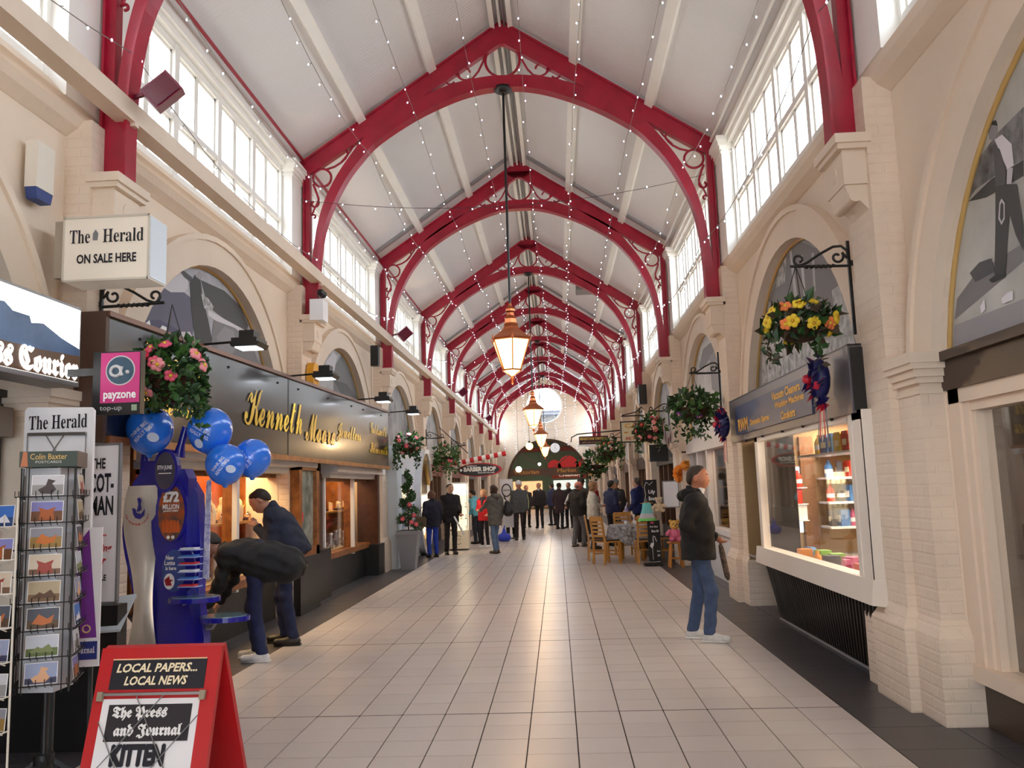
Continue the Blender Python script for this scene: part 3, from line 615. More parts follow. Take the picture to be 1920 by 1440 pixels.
_cards = [photo_card(*c) for c in (((150, 160, 190), (60, 60, 90), (220, 170, 130), 0), ((140, 140, 150), (150, 120, 60), (196, 110, 40), 1), ((190, 195, 205), (96, 110, 60), (120, 130, 80), 2), ((130, 130, 190), (110, 70, 40), (170, 90, 40), 3), ((80, 84, 96), (90, 70, 50), (190, 110, 60), 1), ((200, 200, 205), (150, 150, 150), (70, 60, 60), 0), ((176, 160, 130), (120, 90, 60), (90, 60, 40), 2), ((60, 110, 190), (40, 70, 120), (230, 230, 240), 2), ((206, 190, 170), (120, 90, 70), (160, 70, 60), 3))]
for i, (n, t) in enumerate(FACE):
    if i == 1: n2 = n
    for r in range(8):
        z = .67+r*.134
        for c in ((0,) if i in (0,) else (0,) if i != 2 else ()):
            cd = newobj('postcard', _cards[(r*2+i*3+(1 if c > 0 else 0)) % 9], None, Vector((-2.67, 4.3, 0))+n*.14+t*c+Vector((0, 0, z)))
            cd.rotation_euler = (0, -.12, math.atan2(n.y, n.x)); row = ('bottom', 'second', 'third', 'fourth', 'fifth', 'sixth', 'seventh', 'top')[r]
            tag(cd, 'postcard in the revolving rack, %s row, %s' % (row, ('front face', 'aisle side', '', 'shop side')[i]+('' if not c else ', near column' if (c < 0) == (i == 1) else ', far column')), 'postcard', 'postcards in the revolving rack')
# white wire rack at the picture edge
wr = thing('wire_rack', 'white wire leaflet rack at the edge beside the postcard carousel', 'rack', (-2.70, 3.98, 0))
m = MB(); WW = plain(224, 218, 206, .4)
for x in (-.12, .05): m.tube([(x, 0, 0), (x, 0, 1.6)], .006, WW, 5)
m.build('uprights', wr)
for r in range(7):
    cd = newobj('postcard', None, None) if False else None
    m = MB(); z = .5+r*.16
    m.tube([(-.12, 0, z), (-.12, -.05, z), (.05, -.05, z), (.05, 0, z)], .004, WW, 4)
    for x in (-.1, -.06, -.02, .02): m.tube([(x, 0, z-.02), (x, -.05, z), (x, -.05, z+.06)], .0035, WW, 4)
    m.build('wire_pocket', wr)
# ------------------------------------------------------------------ A-frame newspaper board in the foreground
af = thing('a_frame_board', 'red A-frame pavement board with newspaper headline poster', 'sandwich board', (-1.87, 3.9, 0))
RB = mat('red_plastic', (190, 26, 34), .35); AX, AZv = Vector((1, 0, 0)), Vector((0, -.30, -.9)).normalized()
_n = Vector((0, -.9, .30)).normalized()
def afp(x, d, o=0): return AX*x-AZv*0+AZv*d+_n*o+Vector((0, 0, .885))
def afq(m, x0, x1, d0, d1, o, mt, th=.003, tx0=None, tx1=None):
    P = [afp(x0, d0, o), afp(x1, d0, o), afp(tx1 if tx1 is not None else x1, d1, o), afp(tx0 if tx0 is not None else x0, d1, o)]
    m.add([p for p in P]+[p-_n*th for p in P], [(0, 1, 2, 3), (7, 6, 5, 4)]+[(i, i+4, (i+1) % 4+4, (i+1) % 4) for i in range(4)], mt)
m = MB(); afq(m, -.285, .285, 0, .95, 0, RB, .03); m.build('front_panel', af)
m = MB(); P = [(-.285, .02, .88), (.285, .02, .88), (.30, .36, 0), (-.30, .36, 0)]; m.add([Vector(p) for p in P]+[Vector(p)+Vector((0, .03, .01)) for p in P], [(0, 1, 2, 3), (7, 6, 5, 4)]+[(i, i+4, (i+1) % 4+4, (i+1) % 4) for i in range(4)], RB); m.build('rear_panel', af)
m = MB(); afq(m, -.22, .225, .055, .185, .004, INK); afq(m, -.22, .225, .05, .056, .006, plain(236, 190, 150)); CRM = plain(246, 232, 196)
m.text(boldit('LOCAL PAPERS...'), afp(.0, .092, .005), AX, -AZv, .38, .04, CRM, slant=.2); m.text(boldit('LOCAL NEWS'), afp(.0, .148, .005), AX, -AZv, .29, .04, CRM, slant=.2); m.build('header_strip', af)
m = MB(); afq(m, -.235, .215, .225, .93, .003, PAPER); afq(m, -.2, .185, .25, .405, .006, plain(38, 32, 38))
m.text(frak('The Press'), afp(-.05, .288, .007), AX, -AZv, .25, .058, WHT, grow=.002); m.text(frak('and Journal'), afp(.0, .362, .007), AX, -AZv, .31, .058, WHT, grow=.002)
m.text(bold('KITTEN'), afp(-.03, .462, .006), AX, -AZv, .24, .085, INK, grow=.004); m.text(bold('BRUTALLY'), afp(-.03, .575, .006), AX, -AZv, .32, .1, INK, grow=.004); m.text(bold('KILLED'), afp(-.03, .7, .006), AX, -AZv, .24, .1, INK, grow=.004); m.build('headline_poster', af)
m = MB(); m.bar(afp(-.24, .205, .012), afp(.225, .205, .012), .014, .012, CHROME)
for x in (-.245, .23): m.bar(afp(x, .195, .015), afp(x, .235, .015), .025, .02, plain(150, 140, 120, .4))
m.build('clip_bar', af); m = MB()
for a, b in (((-.08, .21), (.22, .72)), ((.05, .21), (-.235, .55)), ((-.235, .32), (.05, .8)), ((.22, .3), (-.2, .8))): m.tube([afp(*a, .014), afp(*b, .014)], .0025, GREYM, 4)
m.build('retaining_wires', af)
# ------------------------------------------------------------------ lottery stand
lt = thing('lottery_stand', 'curvy blue and silver lottery play stand with steel body', 'lottery stand', (-3.05, 6.5, 0), -.12)
LB = mat('royal_blue_plastic', (30, 26, 150), .22, coat=.4); ST = mat('satin_silver', (226, 222, 214), .3, .55); VIO = plain(70, 66, 84, .4)
def wav(prof, x0, y0, dirx, th, m, name):
    """s-curved sheet: profile in (x,z), extruded in y"""
    q = MB(); n = len(prof); A = [(x-dirx[i], z) for i, (x, z) in enumerate(prof)]; B = [(x+dirx[i], z) for i, (x, z) in enumerate(prof)]
    q.band(A, B, (x0, y0, 0), XP, ZP, (0, th, 0), m); return q.build(name, lt)
zs = [i*.075 for i in range(0, 26)]
def cen(z): return -.2+.035*math.sin((z-.15)*4.3)
def wid(z): return .115+.035*math.cos((z-1.42)*5.0) if z < 1.7 else max(.115+.035*math.cos((z-1.42)*5.0)-(z-1.7)*.6, .045)
wav([(cen(z), z) for z in zs], 0, -.05, [wid(z)+.028 for z in zs], .03, LB, 'blue_surround')
q = MB(); zz = [i*.03 for i in range(57)]; vv = []
for z in zz:
    wv_ = -.115-.035*math.sin(z*5.2-1.0)
    for a in (-1, -.8, -.4, 0, .4, .8, 1): vv.append((cen(z)+a*wid(z), wv_+.03*a*a, z))
q.add(vv, [(i*7+j, i*7+j+1, (i+1)*7+j+1, (i+1)*7+j) for i in range(56) for j in range(6)], ST, True); q.add([(x, -.03, z) for x, y, z in vv], [(i*7+j, (i+1)*7+j, (i+1)*7+j+1, i*7+j+1) for i in range(56) for j in range(6)], ST); q.build('silver_front', lt)
def c2(z): return .06+.03*math.sin((z-.2)*4.0)
z2 = [i*.075 for i in range(0, 25)]
wav([(c2(z), z) for z in z2], 0, -.1, [.135+.02*math.cos((z-1.45)*6) if z < 1.75 else .09 for z in z2], .12, LB, 'blue_column')
m = MB(); m.prism([(.135, .0), (.28, .0), (.29, .5), (.24, .8), (.25, 1.2), (.22, 1.6), (.16, 1.7), (.12, 1.2), (.15, .7)], (0, -.02, 0), XP, ZP, (0, .1, 0), LB); m.build('blue_fin', lt)
def oval(m, cx, cz, rx, rz, y, th, mt, n=28): m.prism([(rx*math.cos(2*PI*i/n), rz*math.sin(2*PI*i/n)) for i in range(n)], (cx, y, cz), XP, ZP, (0, -th, 0), mt)
m = MB(); oval(m, .02, 1.79, .105, .17, -.1, .05, LB); oval(m, .02, 1.79, .085, .145, -.15, .004, VIO); m.text(bold('5TH JUNE'), (.02, -.155, 1.81), XP, ZP, .125, .04, WHT); m.box(-.035, .075, -.156, -.154, 1.765, 1.772, WHT); m.build('date_oval', lt)
m = MB(); oval(m, .06, 1.47, .135, .24, -.1, .02, LB); oval(m, .06, 1.46, .112, .215, -.12, .004, mat('jackpot_print', (92, 70, 66), .4, noise=.5, nscale=14, col2=(176, 86, 40))); m.text(bold('£72'), (.06, -.125, 1.585), XP, ZP, .13, .08, WHT, grow=.003); m.text(bold('MILLION'), (.06, -.125, 1.51), XP, ZP, .14, .04, WHT); m.text(bold('JACKPOT EVENT'), (.06, -.125, 1.475), XP, ZP, .13, .02, WHT)
for dx in (-.06, -.03, 0, .03, .06): m.prism([(-.014, 0), (.014, 0), (.016, .07+.03*math.cos(dx*40)), (0, .1), (-.012, .08)], (.06+dx, -.124, 1.31), XP, ZP, (0, -.002, 0), plain(206, 96, 40))
for dx in (-.02, .02): oval(m, .06+dx, 1.275, .014, .014, -.125, .002, WHT, 12)
m.build('jackpot_oval', lt)
m = MB(); oval(m, .12, 1.03, .15, .2, -.1, .02, LB); oval(m, .09, 1.02, .1, .16, -.12, .004, plain(60, 80, 150)); m.text(bold('New'), (.06, -.125, 1.12), XP, ZP, .07, .035, WHT); m.text(bold('Lotto'), (.06, -.125, 1.08), XP, ZP, .09, .035, WHT); m.text(bold('is here'), (.07, -.125, 1.04), XP, ZP, .09, .03, WHT); oval(m, .055, .94, .045, .06, -.124, .002, PAPER); m.prism([(.04*math.cos(PI/2+i*PI*.4)*(1 if i % 1 == 0 else .4), .04*math.sin(PI/2+i*PI*.4)) for i in (0, 2, 4, 1, 3)], (.055, -.127, .94), XP, ZP, (0, -.002, 0), RD); m.build('game_oval', lt)
# bird emblem on the silver body: fingers-crossed hand and swoosh with red arc of lettering
m = MB(); EB = plain(40, 36, 130); m.prism([(-.05, .03), (-.02, .02), (-.01, -.01), (.03, -.02), (.06, .02), (.055, -.03), (.02, -.06), (-.02, -.05), (-.04, -.02)], (-.2, -.16, 1.48), XP, ZP, (0, -.002, 0), EB); m.prism([(-.01, 0), (.015, 0), (.03, .09), (.015, .1)], (-.2, -.16, 1.48), XP, ZP, (0, -.002, 0), EB); m.prism([(.01, 0), (.03, .0), (.01, .1), (-.01, .09)], (-.195, -.163, 1.49), XP, ZP, (0, -.002, 0), EB)
for i, ch in enumerate('The National Lottery'):
    if ch != ' ':
        a = PI*1.08+(PI*.84)*i/19; d = Vector((math.cos(a), 0, math.sin(a))); m.text(bold(ch), Vector((-.2, -.162, 1.48))+d*.1, Vector((-d.z, 0, d.x)), -d if False else Vector((-d.x, 0, -d.z)), .010, .017, RD)
m.build('emblem', lt)
m = MB(); m.prism([(.25, .95), (.3, .93), (.31, 1.72), (.27, 1.7)], (0, .02, 0), XP, ZP, (0, .01, 0), mat('instruction_leaflet', (226, 228, 240), .5, noise=.6, nscale=30, col2=(150, 150, 200))); m.build('leaflet_panel', lt)
for k, (cx, cy, cz) in enumerate(((.28, -.14, .79), (.46, -.02, .63))):
    m = MB(); n = 30; rr = (.2, .15); P = [(rr[0]*math.cos(2*PI*i/n), rr[1]*math.sin(2*PI*i/n)) for i in range(n)]
    m.prism(P, (cx, cy, cz), XP, YP, (0, 0, .035), LB); m.prism([(x*.88, y*.88) for x, y in P], (cx, cy, cz+.035), XP, YP, (0, 0, .006), mat('smoked_glass_top', (120, 150, 160), .08, coat=.5)); sh = m.build('writing_shelf', lt)
    m = MB(); m.tube([(cx-.1, cy+.05, cz-.01), (cx-.14, cy+.07, cz-.06), (.1, 0, cz-.08)], .022, GREYM, 8); m.build('shelf_arm', sh)
for i in range(6):
    m = MB(); z = .9+i*.055; m.box(.17, .32, -.2, -.1, z, z+.008, plain(170, 180, 230, .2)); m.box(.18, .3, -.19, -.11, z+.008, z+.02, plain(*((206, 40, 50), (60, 120, 200), (230, 230, 235))[i % 3])); m.build('slip_tray', lt)
m = MB(); m.tube([(.3, -.12, .83), (.3, -.12, 1.0)], .006, LB, 5); m.build('pen_cord', lt)
m = MB(); m.box(-.2, .36, -.12, .14, 0, .035, LB); m.box(.08, .2, -.11, -.1, .06, .26, ST); m.build('base', lt)
m = MB(); m.tube([(-.24, .0, 1.72), (-.26, .0, 1.85), (-.25, .0, 1.98)], [.05, .035, .03], LB, 10); m.build('blue_horn', lt)
m = MB(); m.tube([(.04, .0, 1.9), (.06, .0, 2.0), (.1, .0, 2.14)], [.05, .03, .03], LB, 10); m.build('blue_horn', lt)
# balloons
BAL = mat('blue_latex', (40, 120, 236), .2, coat=.6)
def balloon(p, r, label, tilt):
    t = thing('balloon', label, 'balloon', p, 0, 'blue printed balloons on the lottery stand')
    m = MB(); m.lathe([(.008, -1.2*r), (.02, -1.14*r)]+[(r*math.sin(a)*(1-.05*math.cos(a)), -r*math.cos(a)*1.08) for a in np.linspace(.15, PI-.001, 18)]+[(0, r*1.08)], (0, 0, 0), BAL, 28); m.build('latex_skin', t)
    m = MB(); pr = plain(206, 222, 248); u = Vector((math.cos(tilt), 0, math.sin(tilt))); v = Vector((-math.sin(tilt), 0, math.cos(tilt)))
    q = MB(); q.text(bold('THINK BIG.'), (0, 0, 0), u, v, r*.95, r*.17, pr, 0); q.text(bold('REALLY BIG.'), v*-r*.24, u, v, r*1.0, r*.17, pr, 0); q.prism([(r*.2*math.cos(a*PI/8), r*.2*math.sin(a*PI/8)) for a in range(16)], v*-r*.62+u*r*.15, u, v, (0, 0, 0), pr)
    nv = []
    for x, y, z in q.v:   # wrap the print onto the latex
        yy = -math.sqrt(max((1.015*r)**2-x*x-(z/1.08)**2, 1e-5)); nv.append((x, yy, z))
    q.v = nv; q.build('printed_slogan', t); return t
balloon((-3.17, 6.33, 2.105), .178, 'blue balloon with slogan, leftmost on the lottery stand', .75)
balloon((-2.71, 6.38, 2.09), .172, 'blue balloon with slogan, above the date oval to the right', -.5)
balloon((-2.42, 6.52, 1.87), .145, 'blue balloon furthest into the aisle, partly hidden by another balloon', -.9)
balloon((-2.55, 6.3, 1.82), .15, 'lowest blue balloon in front of the jeweller window', .9)
# ------------------------------------------------------------------ jeweller's shop (two bays)
jw = thing('jeweller_shopfront', 'jeweller shopfront with long black fascia and oak framed windows', 'shopfront', (0, 0, 0))
FASC = mat('black_satin_fascia', (32, 32, 35), .24, .25, noise=.1, nscale=2, coat=.2)
m = MB(); Y0, Y1 = 5.92, 16.25
def fz(y): t = (y-Y0)/(Y1-Y0); return 2.03+.02*t, 2.94+.19*t
V = [(-3.3, Y0, fz(Y0)[0]), (-3.3, Y1, fz(Y1)[0]), (-3.3, Y1, fz(Y1)[1]), (-3.3, Y0, fz(Y0)[1])]; V += [(-3.52, y, z) for _, y, z in V]
m.add(V, [(0, 1, 2, 3), (7, 6, 5, 4)]+[(i, i+4, (i+1) % 4+4, (i+1) % 4) for i in range(4)], FASC); m.build('fascia_panel', jw)
m = MB(); m.bar((-3.29, Y0, 2.015), (-3.29, Y1, 2.035), .05, .06, WOOD); m.build('fascia_bottom_moulding', jw)
m = MB(); m.bar((-3.34, Y0-.03, 2.955), (-3.34, Y1, 3.145), .14, .04, mat('copper_brown_trim', (120, 84, 66), .35, .4)); m.build('fascia_top_trim', jw)
m = MB(); m.box(-3.52, -3.29, Y0-.05, Y0, 2.0, 2.97, mat('brown_end_board', (84, 60, 48), .5)); m.build('fascia_end', jw); m = MB(); m.bar((-3.295, 10.1, 2.05), (-3.295, 10.1, 3.02), .004, .01, BLACK); m.build('panel_joint', jw)
m = MB(); o = lambda y, z: (-3.298, y, z)
def ysp(xa, ya, xb, yb): return onx(xa, ya, -3.3), onx(xb, yb, -3.3)
def kml(tx, xa, xb, yc, h):
    a, b = onx(xa, yc, -3.29), onx(xb, yc, -3.29); zc = onx((xa+xb)/2, yc, -3.29)[2]; m = MB(); m.text(script(tx), o((a[1]+b[1])/2, zc), YP, ZP, b[1]-a[1], h, GOLD, .012, grow=.004); m.build('gilt_lettering', jw)
kml('Kenneth', 458, 566, 772, .42); kml('Moore', 573, 628, 805, .38); kml('Jewellers', 632, 676, 815, .3); kml('Goldsmith', 695, 724, 806, .2); kml('Silversmith', 694, 726, 842, .18)
m = MB(); m.text(script('Engraving'), o(7.0, 2.74), YP, ZP, 1.15, .24, GOLD, .01); m.build('gilt_lettering', jw); m = MB(); m.text(script('Silvercraft'), o(7.05, 2.33), YP, ZP, 1.3, .26, GOLD, .01); m.build('gilt_lettering', jw)
m = MB()
for y in (6.4, 8.2, 9.7, 10.5, 11.9, 13.3, 14.1, 15.6): m.ball((-3.297, y, fz(y)[1]-.1), .014, BLACK, 8, 5)
m.build('fixing_studs', jw)
# stall risers, piers, window frames at X = -3.7
XW = -3.7
m = MB(); m.box(XW-.2, XW, 12.95, 16.35, 0, .55, BLACK); m.build('stall_riser', jw); m = MB(); m.box(XW-.2, -3.45, 15.95, 16.5, 0, .58, BLACK); m.build('stall_riser', jw); m = MB(); m.box(XW-.2, -3.5, 16.12, 16.3, .58, 2.0, WOODD); m.build('end_jamb', jw); m = MB(); m.box(XW-.2, XW, 6.8, 10.95, 0, .58, BLACK); m.build('stall_riser', jw)
m = MB(); m.box(-3.95, -3.4, 10.92, 11.85, 0, .74, BLACK); m.box(-3.95, -3.55, 11.85, 12.95, 0, .74, BLACK); m.box(-3.95, -3.68, 11.6, 12.95, .74, 2.05, WOODD); m.build('pier', jw)
# oak framed display panel on the pier
m = MB()
for q in ((10.93, 11.06, .74, 1.98), (11.72, 11.86, .74, 1.98), (10.93, 11.86, .74, .86), (10.93, 11.86, 1.9, 1.98)): m.box(-3.62, -3.42, q[0], q[1], q[2], q[3], WOOD)
m.build('pier_panel_frame', jw); box('pier_panel', jw, -3.6, -3.47, 11.06, 11.72, .86, 1.9, mat('etched_mirror', (120, 132, 122), .16, .35, noise=.5, nscale=5, col2=(190, 196, 190)))
box('call_point', jw, -3.465, -3.44, 11.07, 11.17, 1.2, 1.33, plain(200, 40, 36))
def jwindow(ya, yb, mull, zb, zt, nm):
    m = MB()
    for y in (ya, yb-.09)+tuple(mull): m.box(XW-.14, XW-.02, y, y+.12, zb, zt, WOOD)
    m.box(XW-.16, XW+.06, ya, yb, zb-.09, zb, WOOD); m.box(XW-.14, XW-.02, ya, yb, zt-.05, zt, WOOD); m.build('window_frame', jw)
    es = [ya+.12]+[q for y in mull for q in (y, y+.12)]+[yb-.09]
    for i in range(0, len(es), 2): box('shop_pane', jw, XW-.10, XW-.09, es[i], es[i+1], zb, zt-.05, SHOPGLASS)
    m = MB(); n = [ya-.02]+list(mull)+[yb]
    for y in n: m.box(XW-.01, XW+.05, y-.035, y+.035, zb-.12, zt+.04, SILVER)
    m.box(XW, XW+.05, ya, yb, zt, zt+.05, SILVER); m.build('shutter_rails', jw)
    b = MB(); b.prism([(0, 0), (.34, .03), (.34, .17), (.26, .2), (0, .2)], (XW-.05, ya-.15, zt+.06), XP, ZP, (0, yb-ya+.3, 0), SILVER); b.box(XW-.1, XW+.15, ya-.1, yb+.1, zt+.0, zt+.08, plain(206, 206, 206)); b.build('shutter_box', jw)
    d = MB(); d.box(XW-1.0, XW-.95, ya-.05, yb+.05, 0, 2.4, mat('mahogany_back', (150, 66, 26), .4, noise=.3, nscale=4)); d.box(XW-1.0, XW-.1, ya-.1, ya-.05, 0, 2.4, WOOD); d.box(XW-1.0, XW-.1, yb, yb+.08, 0, 2.4, WOOD); d.box(XW-1.0, XW-.05, ya-.05, yb, 2.1, 2.15, WOODD); d.build('display_case', jw)
    d = MB(); d.box(XW-.9, XW-.12, ya, yb, zb-.04, zb, mat('cream_velvet', (226, 206, 160), .9)); d.build('display_floor', jw); d = MB(); d.box(XW-.8, XW-.3, ya, yb, 1.23, 1.26, PINE); d.build('display_shelf', jw)
jwindow(7.4, 11.6, (9.4,), .62, 1.85, 0); jwindow(13.0, 16.3, (14.85,), .62, 1.82, 1)
for y, e in ((8.3, 22), (10.6, 26), (13.8, 16), (15.6, 10)): lightbox_lamp((XW-.5, y, 2.08), (255, 214, 150), e*1.6, .5, 1.2)
VELV = mat('cream_velvet', (226, 206, 160), .9); STEEL = CHROME; GOLDM = mat('gold_metal', (230, 180, 70), .25, 1.)
def bust_mesh():
    m = MB(); m.lathe([(.09, 0), (.1, .02), (.105, .1), (.085, .17), (.05, .2), (.038, .24), (.042, .3), (.0, .31)], (0, 0, 0), mat('ivory_bust', (244, 226, 190), .7), 14); m.v = [(x*.7, y, z) for x, y, z in m.v]; m.tube([(.06+.0*i, .075*math.sin(t), .16-.07*math.cos(t)) for i, t in enumerate(np.linspace(-1.8, 1.8, 14))], .005, GOLDM, 4); return m.mesh('necklace_bust')
_bm = bust_mesh()
for i, (y, z, s) in enumerate(((9.75, 1.26, 1.25), (10.15, 1.26, 1.0), (10.55, 1.26, 1.5), (8.9, 1.26, 1.2), (8.4, 1.26, 1.3), (9.2, 1.27, .8))):
    o = newobj('necklace_bust', _bm, None, (XW-.45, y, z)); o.scale = (s, s, s); tag(o, ('ivory necklace bust behind the bending man in the jeweller window', 'small ivory necklace bust beside the tall bust', 'tall ivory necklace bust lit brightly in the jeweller window', 'ivory necklace bust near the lottery stand leaflet', 'ivory necklace bust hidden behind the balloons', 'smallest ivory bust in the jeweller window')[i], 'display bust', 'necklace busts in the jeweller window')
def jewel(kind):
    m = MB()
    if kind == 0: m.lathe([(.03, 0), (.03, .01), (.008, .02), (.008, .1), (.03, .11), (.0, .12)], (0, 0, 0), STEEL, 8)
    elif kind == 1: m.box(-.03, .03, -.035, .035, 0, .03, plain(60, 30, 60)); m.tube([(0, .02*math.cos(t), .035+.015*math.sin(t)) for t in np.linspace(0, 2*PI, 9)[:-1]], .005, GOLDM, 4, closed=True)
    elif kind == 2: m.prism([(-.03, 0), (.03, 0), (.03, .1), (-.03, .1)], (0, 0, 0), YP, ZP, (-.05, 0, .02), plain(236, 220, 190)); m.tube([(.004, 0, .02), (.006, .01, .05), (.004, 0, .09)], .004, GOLDM, 4)
    elif kind == 3: m.lathe([(.02, 0), (.035, .02), (.04, .06), (.025, .1), (.02, .16), (.03, .2), (.0, .2)], (0, 0, 0), STEEL, 10)
    elif kind == 4: m.tube([(.02*math.sin(t), .03*math.cos(t), .035+.03*math.sin(t)) for t in np.linspace(0, 2*PI, 11)[:-1]], .008, STEEL, 5, closed=True); m.ball((.01, 0, .065), .018, plain(30, 34, 60, .2), 8, 5, (.5, 1, 1))
    else: m.prism([(-.09, 0), (.09, 0), (.09, .12), (.05, .19), (-.05, .19), (-.09, .12)], (0, 0, 0), YP, ZP, (.05, 0, 0), plain(28, 26, 30)); m.prism([(.05*math.cos(a*PI/8), .05*math.sin(a*PI/8)) for a in range(16)], (.052, 0, .11), YP, ZP, (.002, 0, 0), WHT)
    return m.mesh('jewellery_stand')
_jm = [jewel(i) for i in range(6)]; _jn = ('candlestick', 'ring_box', 'pendant_card', 'silver_vase', 'wrist_watch', 'mantel_clock'); _jl = ('small silver stand', 'open ring box', 'cream pendant card', 'polished silver vase', 'steel wrist watch on its side', 'dark arched mantel clock')
for zi, z, kinds in ((0, .62, (4, 3, 0, 4, 1, 3, 4)), (1, 1.262, (2, 1, 4, 1, 2, 1))):
    for (ya, yb) in ((7.7, 9.3), (9.6, 11.4), (13.2, 14.7), (15.1, 16.1)):
        n = int((yb-ya)/.14)
        for i in range(n):
            for rw in range(2 if zi == 0 else 1):
                k = kinds[(i+rw*2) % len(kinds)]; y = ya+(i+.5)*(yb-ya)/n+random.uniform(-.02, .02)
                o = newobj(_jn[k], _jm[k], None, (XW-.25-rw*.22-random.uniform(0, .08)-(.12 if zi else 0), y, z), random.uniform(-.4, .4)); o.scale = (1.35, 1.35, 1.35); w = 'nearer' if yb < 12 else 'further'; w += (' pane of the nearer' if False else '')
                tag(o, '%s on the %s of the %s jeweller window' % (_jl[k], 'floor' if zi == 0 else 'shelf', w), _jn[k].replace('_', ' '), '%s on the %s of the %s jeweller window' % (_jl[k], 'floor' if zi == 0 else 'shelf', w))
o = newobj('mantel_clock', _jm[5], None, (XW-.35, 13.15, .62)); tag(o, 'dark arched mantel clock in the corner of the jeweller window', 'clock')
# fascia lamps on arms
for i, (y, xl) in enumerate(((7.6, 'nearest, by the flower basket'), (10.2, 'second along, by the yellow alarm box'), (13.7, 'third along'), (16.6, 'furthest, by the pink basket'))):
    zt = fz(min(y, Y1))[1]; t = thing('fascia_lamp', 'black swan-arm fascia lamp over the jeweller sign, %s' % xl, 'lamp', (-3.34, y-.05, zt), 0, 'fascia lamps over the jeweller sign')
    m = MB(); m.tube([(0, 0, -.03), (0, 0, .03), (.45, 0, .05)], .012, BLACKM, 6); m.build('arm', t)
    m = MB(); m.box(.38, .62, -.14, .14, .02, .06, BLACKM); m.box(.43, .57, -.08, .08, .06, .14, BLACKM); m.prism([(.36, .02), (.64, .02), (.62, -.02), (.38, -.02)], (0, -.14, 0), XP, ZP, (0, .28, 0), BLACKM); m.build('lamp_head', t)
    m = MB(); m.box(.4, .6, -.1, .1, -.026, -.02, glow('halogen_face', (235, 244, 255), 6)); m.build('lamp_glass', t)
    l = bpy.data.lights.new('fascia_spot', 'SPOT'); l.energy = 22; l.color = (.85, .93, 1); l.spot_size = 1.9; l.spot_blend = .8; l.shadow_soft_size = .08; lo = bpy.data.objects.new('fascia_spot', l); COL.objects.link(lo); lo.parent = t; lo.location = (.5, 0, -.05); lo.rotation_euler = (0, .55, 0)
# small fittings on the left wall
ya = thing('alarm_box', 'yellow hexagonal alarm box on the wall above the jeweller sign', 'alarm box', (-3.47, 11.55, 3.22)); m = MB(); m.prism([(-.09, -.2), (.09, -.2), (.14, -.08), (.14, .1), (.08, .2), (-.08, .2), (-.14, .1), (-.14, -.08)], (0, 0, 0), YP, ZP, (.1, 0, 0), plain(222, 160, 40)); m.build('casing', ya); m = MB(); m.text(bold('BANHAM'), (.1, 0, .05), YP, ZP, .2, .04, plain(140, 90, 20)); m.box(.1, .104, -.1, .1, -.06, -.03, plain(150, 100, 30)); m.build('printed_face', ya)
sk = thing('wall_speaker', 'slim dark loudspeaker on the left wall past the jeweller sign', 'loudspeaker', (-3.52, 15.8, 4.2)); box('cabinet', sk, 0, .14, -.08, .08, -.2, .2, BLACK); box('grille', sk, .14, .15, -.07, .07, -.18, .18, plain(50, 50, 54)); MB().tube([(.02, 0, -.2), (.02, 0, -1.0)], .006, WHT, 4).build('cable', sk)
em = thing('emergency_light', 'white emergency light box with two black spot heads', 'emergency light', (-3.33, 11.4, 4.15)); box('battery_box', em, -.03, .16, -.2, .06, -.17, .13, SILVER)
for dy in (-.13, .0):
    m = MB(); m.cyl((.08, dy, .13), (.08, dy, .2), .012, .012, BLACKM, 6); m.lathe([(.03, -.04), (.055, .03), (.05, .04)], (.1, dy, .24), BLACKM, 12, axis='y'); m.build('spot_head', em)
def floodlight(loc, label):
    t = thing('floodlight', label, 'floodlight', loc, 0, 'crimson floodlights on the left columns'); RF = mat('maroon_paint', (110, 20, 44), .4)
    m = MB(); m.bar((0, 0, 0), (.2, -.02, .04), .03, .03, RF); m.build('arm', t)
    m = MB(); P = [(-.13, -.11), (.13, -.11), (.13, .11), (-.13, .11)]; m.prism(P, (.3, -.12, .0), Vector((.75, .1, .66)), Vector((-.66, 0, .75)), Vector((-.05, .16, .03)), RF); m.build('lamp_head', t)
    m = MB(); m.prism([(x*.85, y*.85) for x, y in P], (.302, -.126, -.001), Vector((.75, .1, .66)), Vector((-.66, 0, .75)), Vector((.0, -.003, 0)), mat('maroon_lens', (90, 16, 36), .2)); m.build('lens', t); return t
for k, nm in ((0, 'large crimson floodlight on the nearest left column'), (2, 'crimson floodlight on the third left column past the jeweller'), (4, 'small crimson floodlight far along the left columns'), (6, 'furthest small crimson floodlight on the left columns')): floodlight((-3.3, AY(k), 4.78), nm)
tray = thing('cable_tray', 'long cream cable trunking running along the left wall below the windows', 'cable trunking', (-3.25, 0, 0))
box('trunking', tray, -.15, .0, YBACK, 46, 4.56, 4.72, CREAM)
for k in range(-1, 8):
    box('trunking_bracket', tray, -.24, .0, AY(k)-.03, AY(k)+.03, 4.53, 4.56, CREAM)
ba = basket('hanging_basket', 'ivy basket with pink and red geraniums before the black fascia', (-2.9, 6.1, 2.5), (.27, .26, .26), [F_PINK, F_ROSE, F_RED, F_ROSE], 620, 9, .085, LEAF[:3], nf=15, hang=.55)
bracket('wall_bracket', 'scrolled black iron bracket above the pink flag sign', (-3.47, 6.12, 3.06), 0, .5, (-.2, .22))
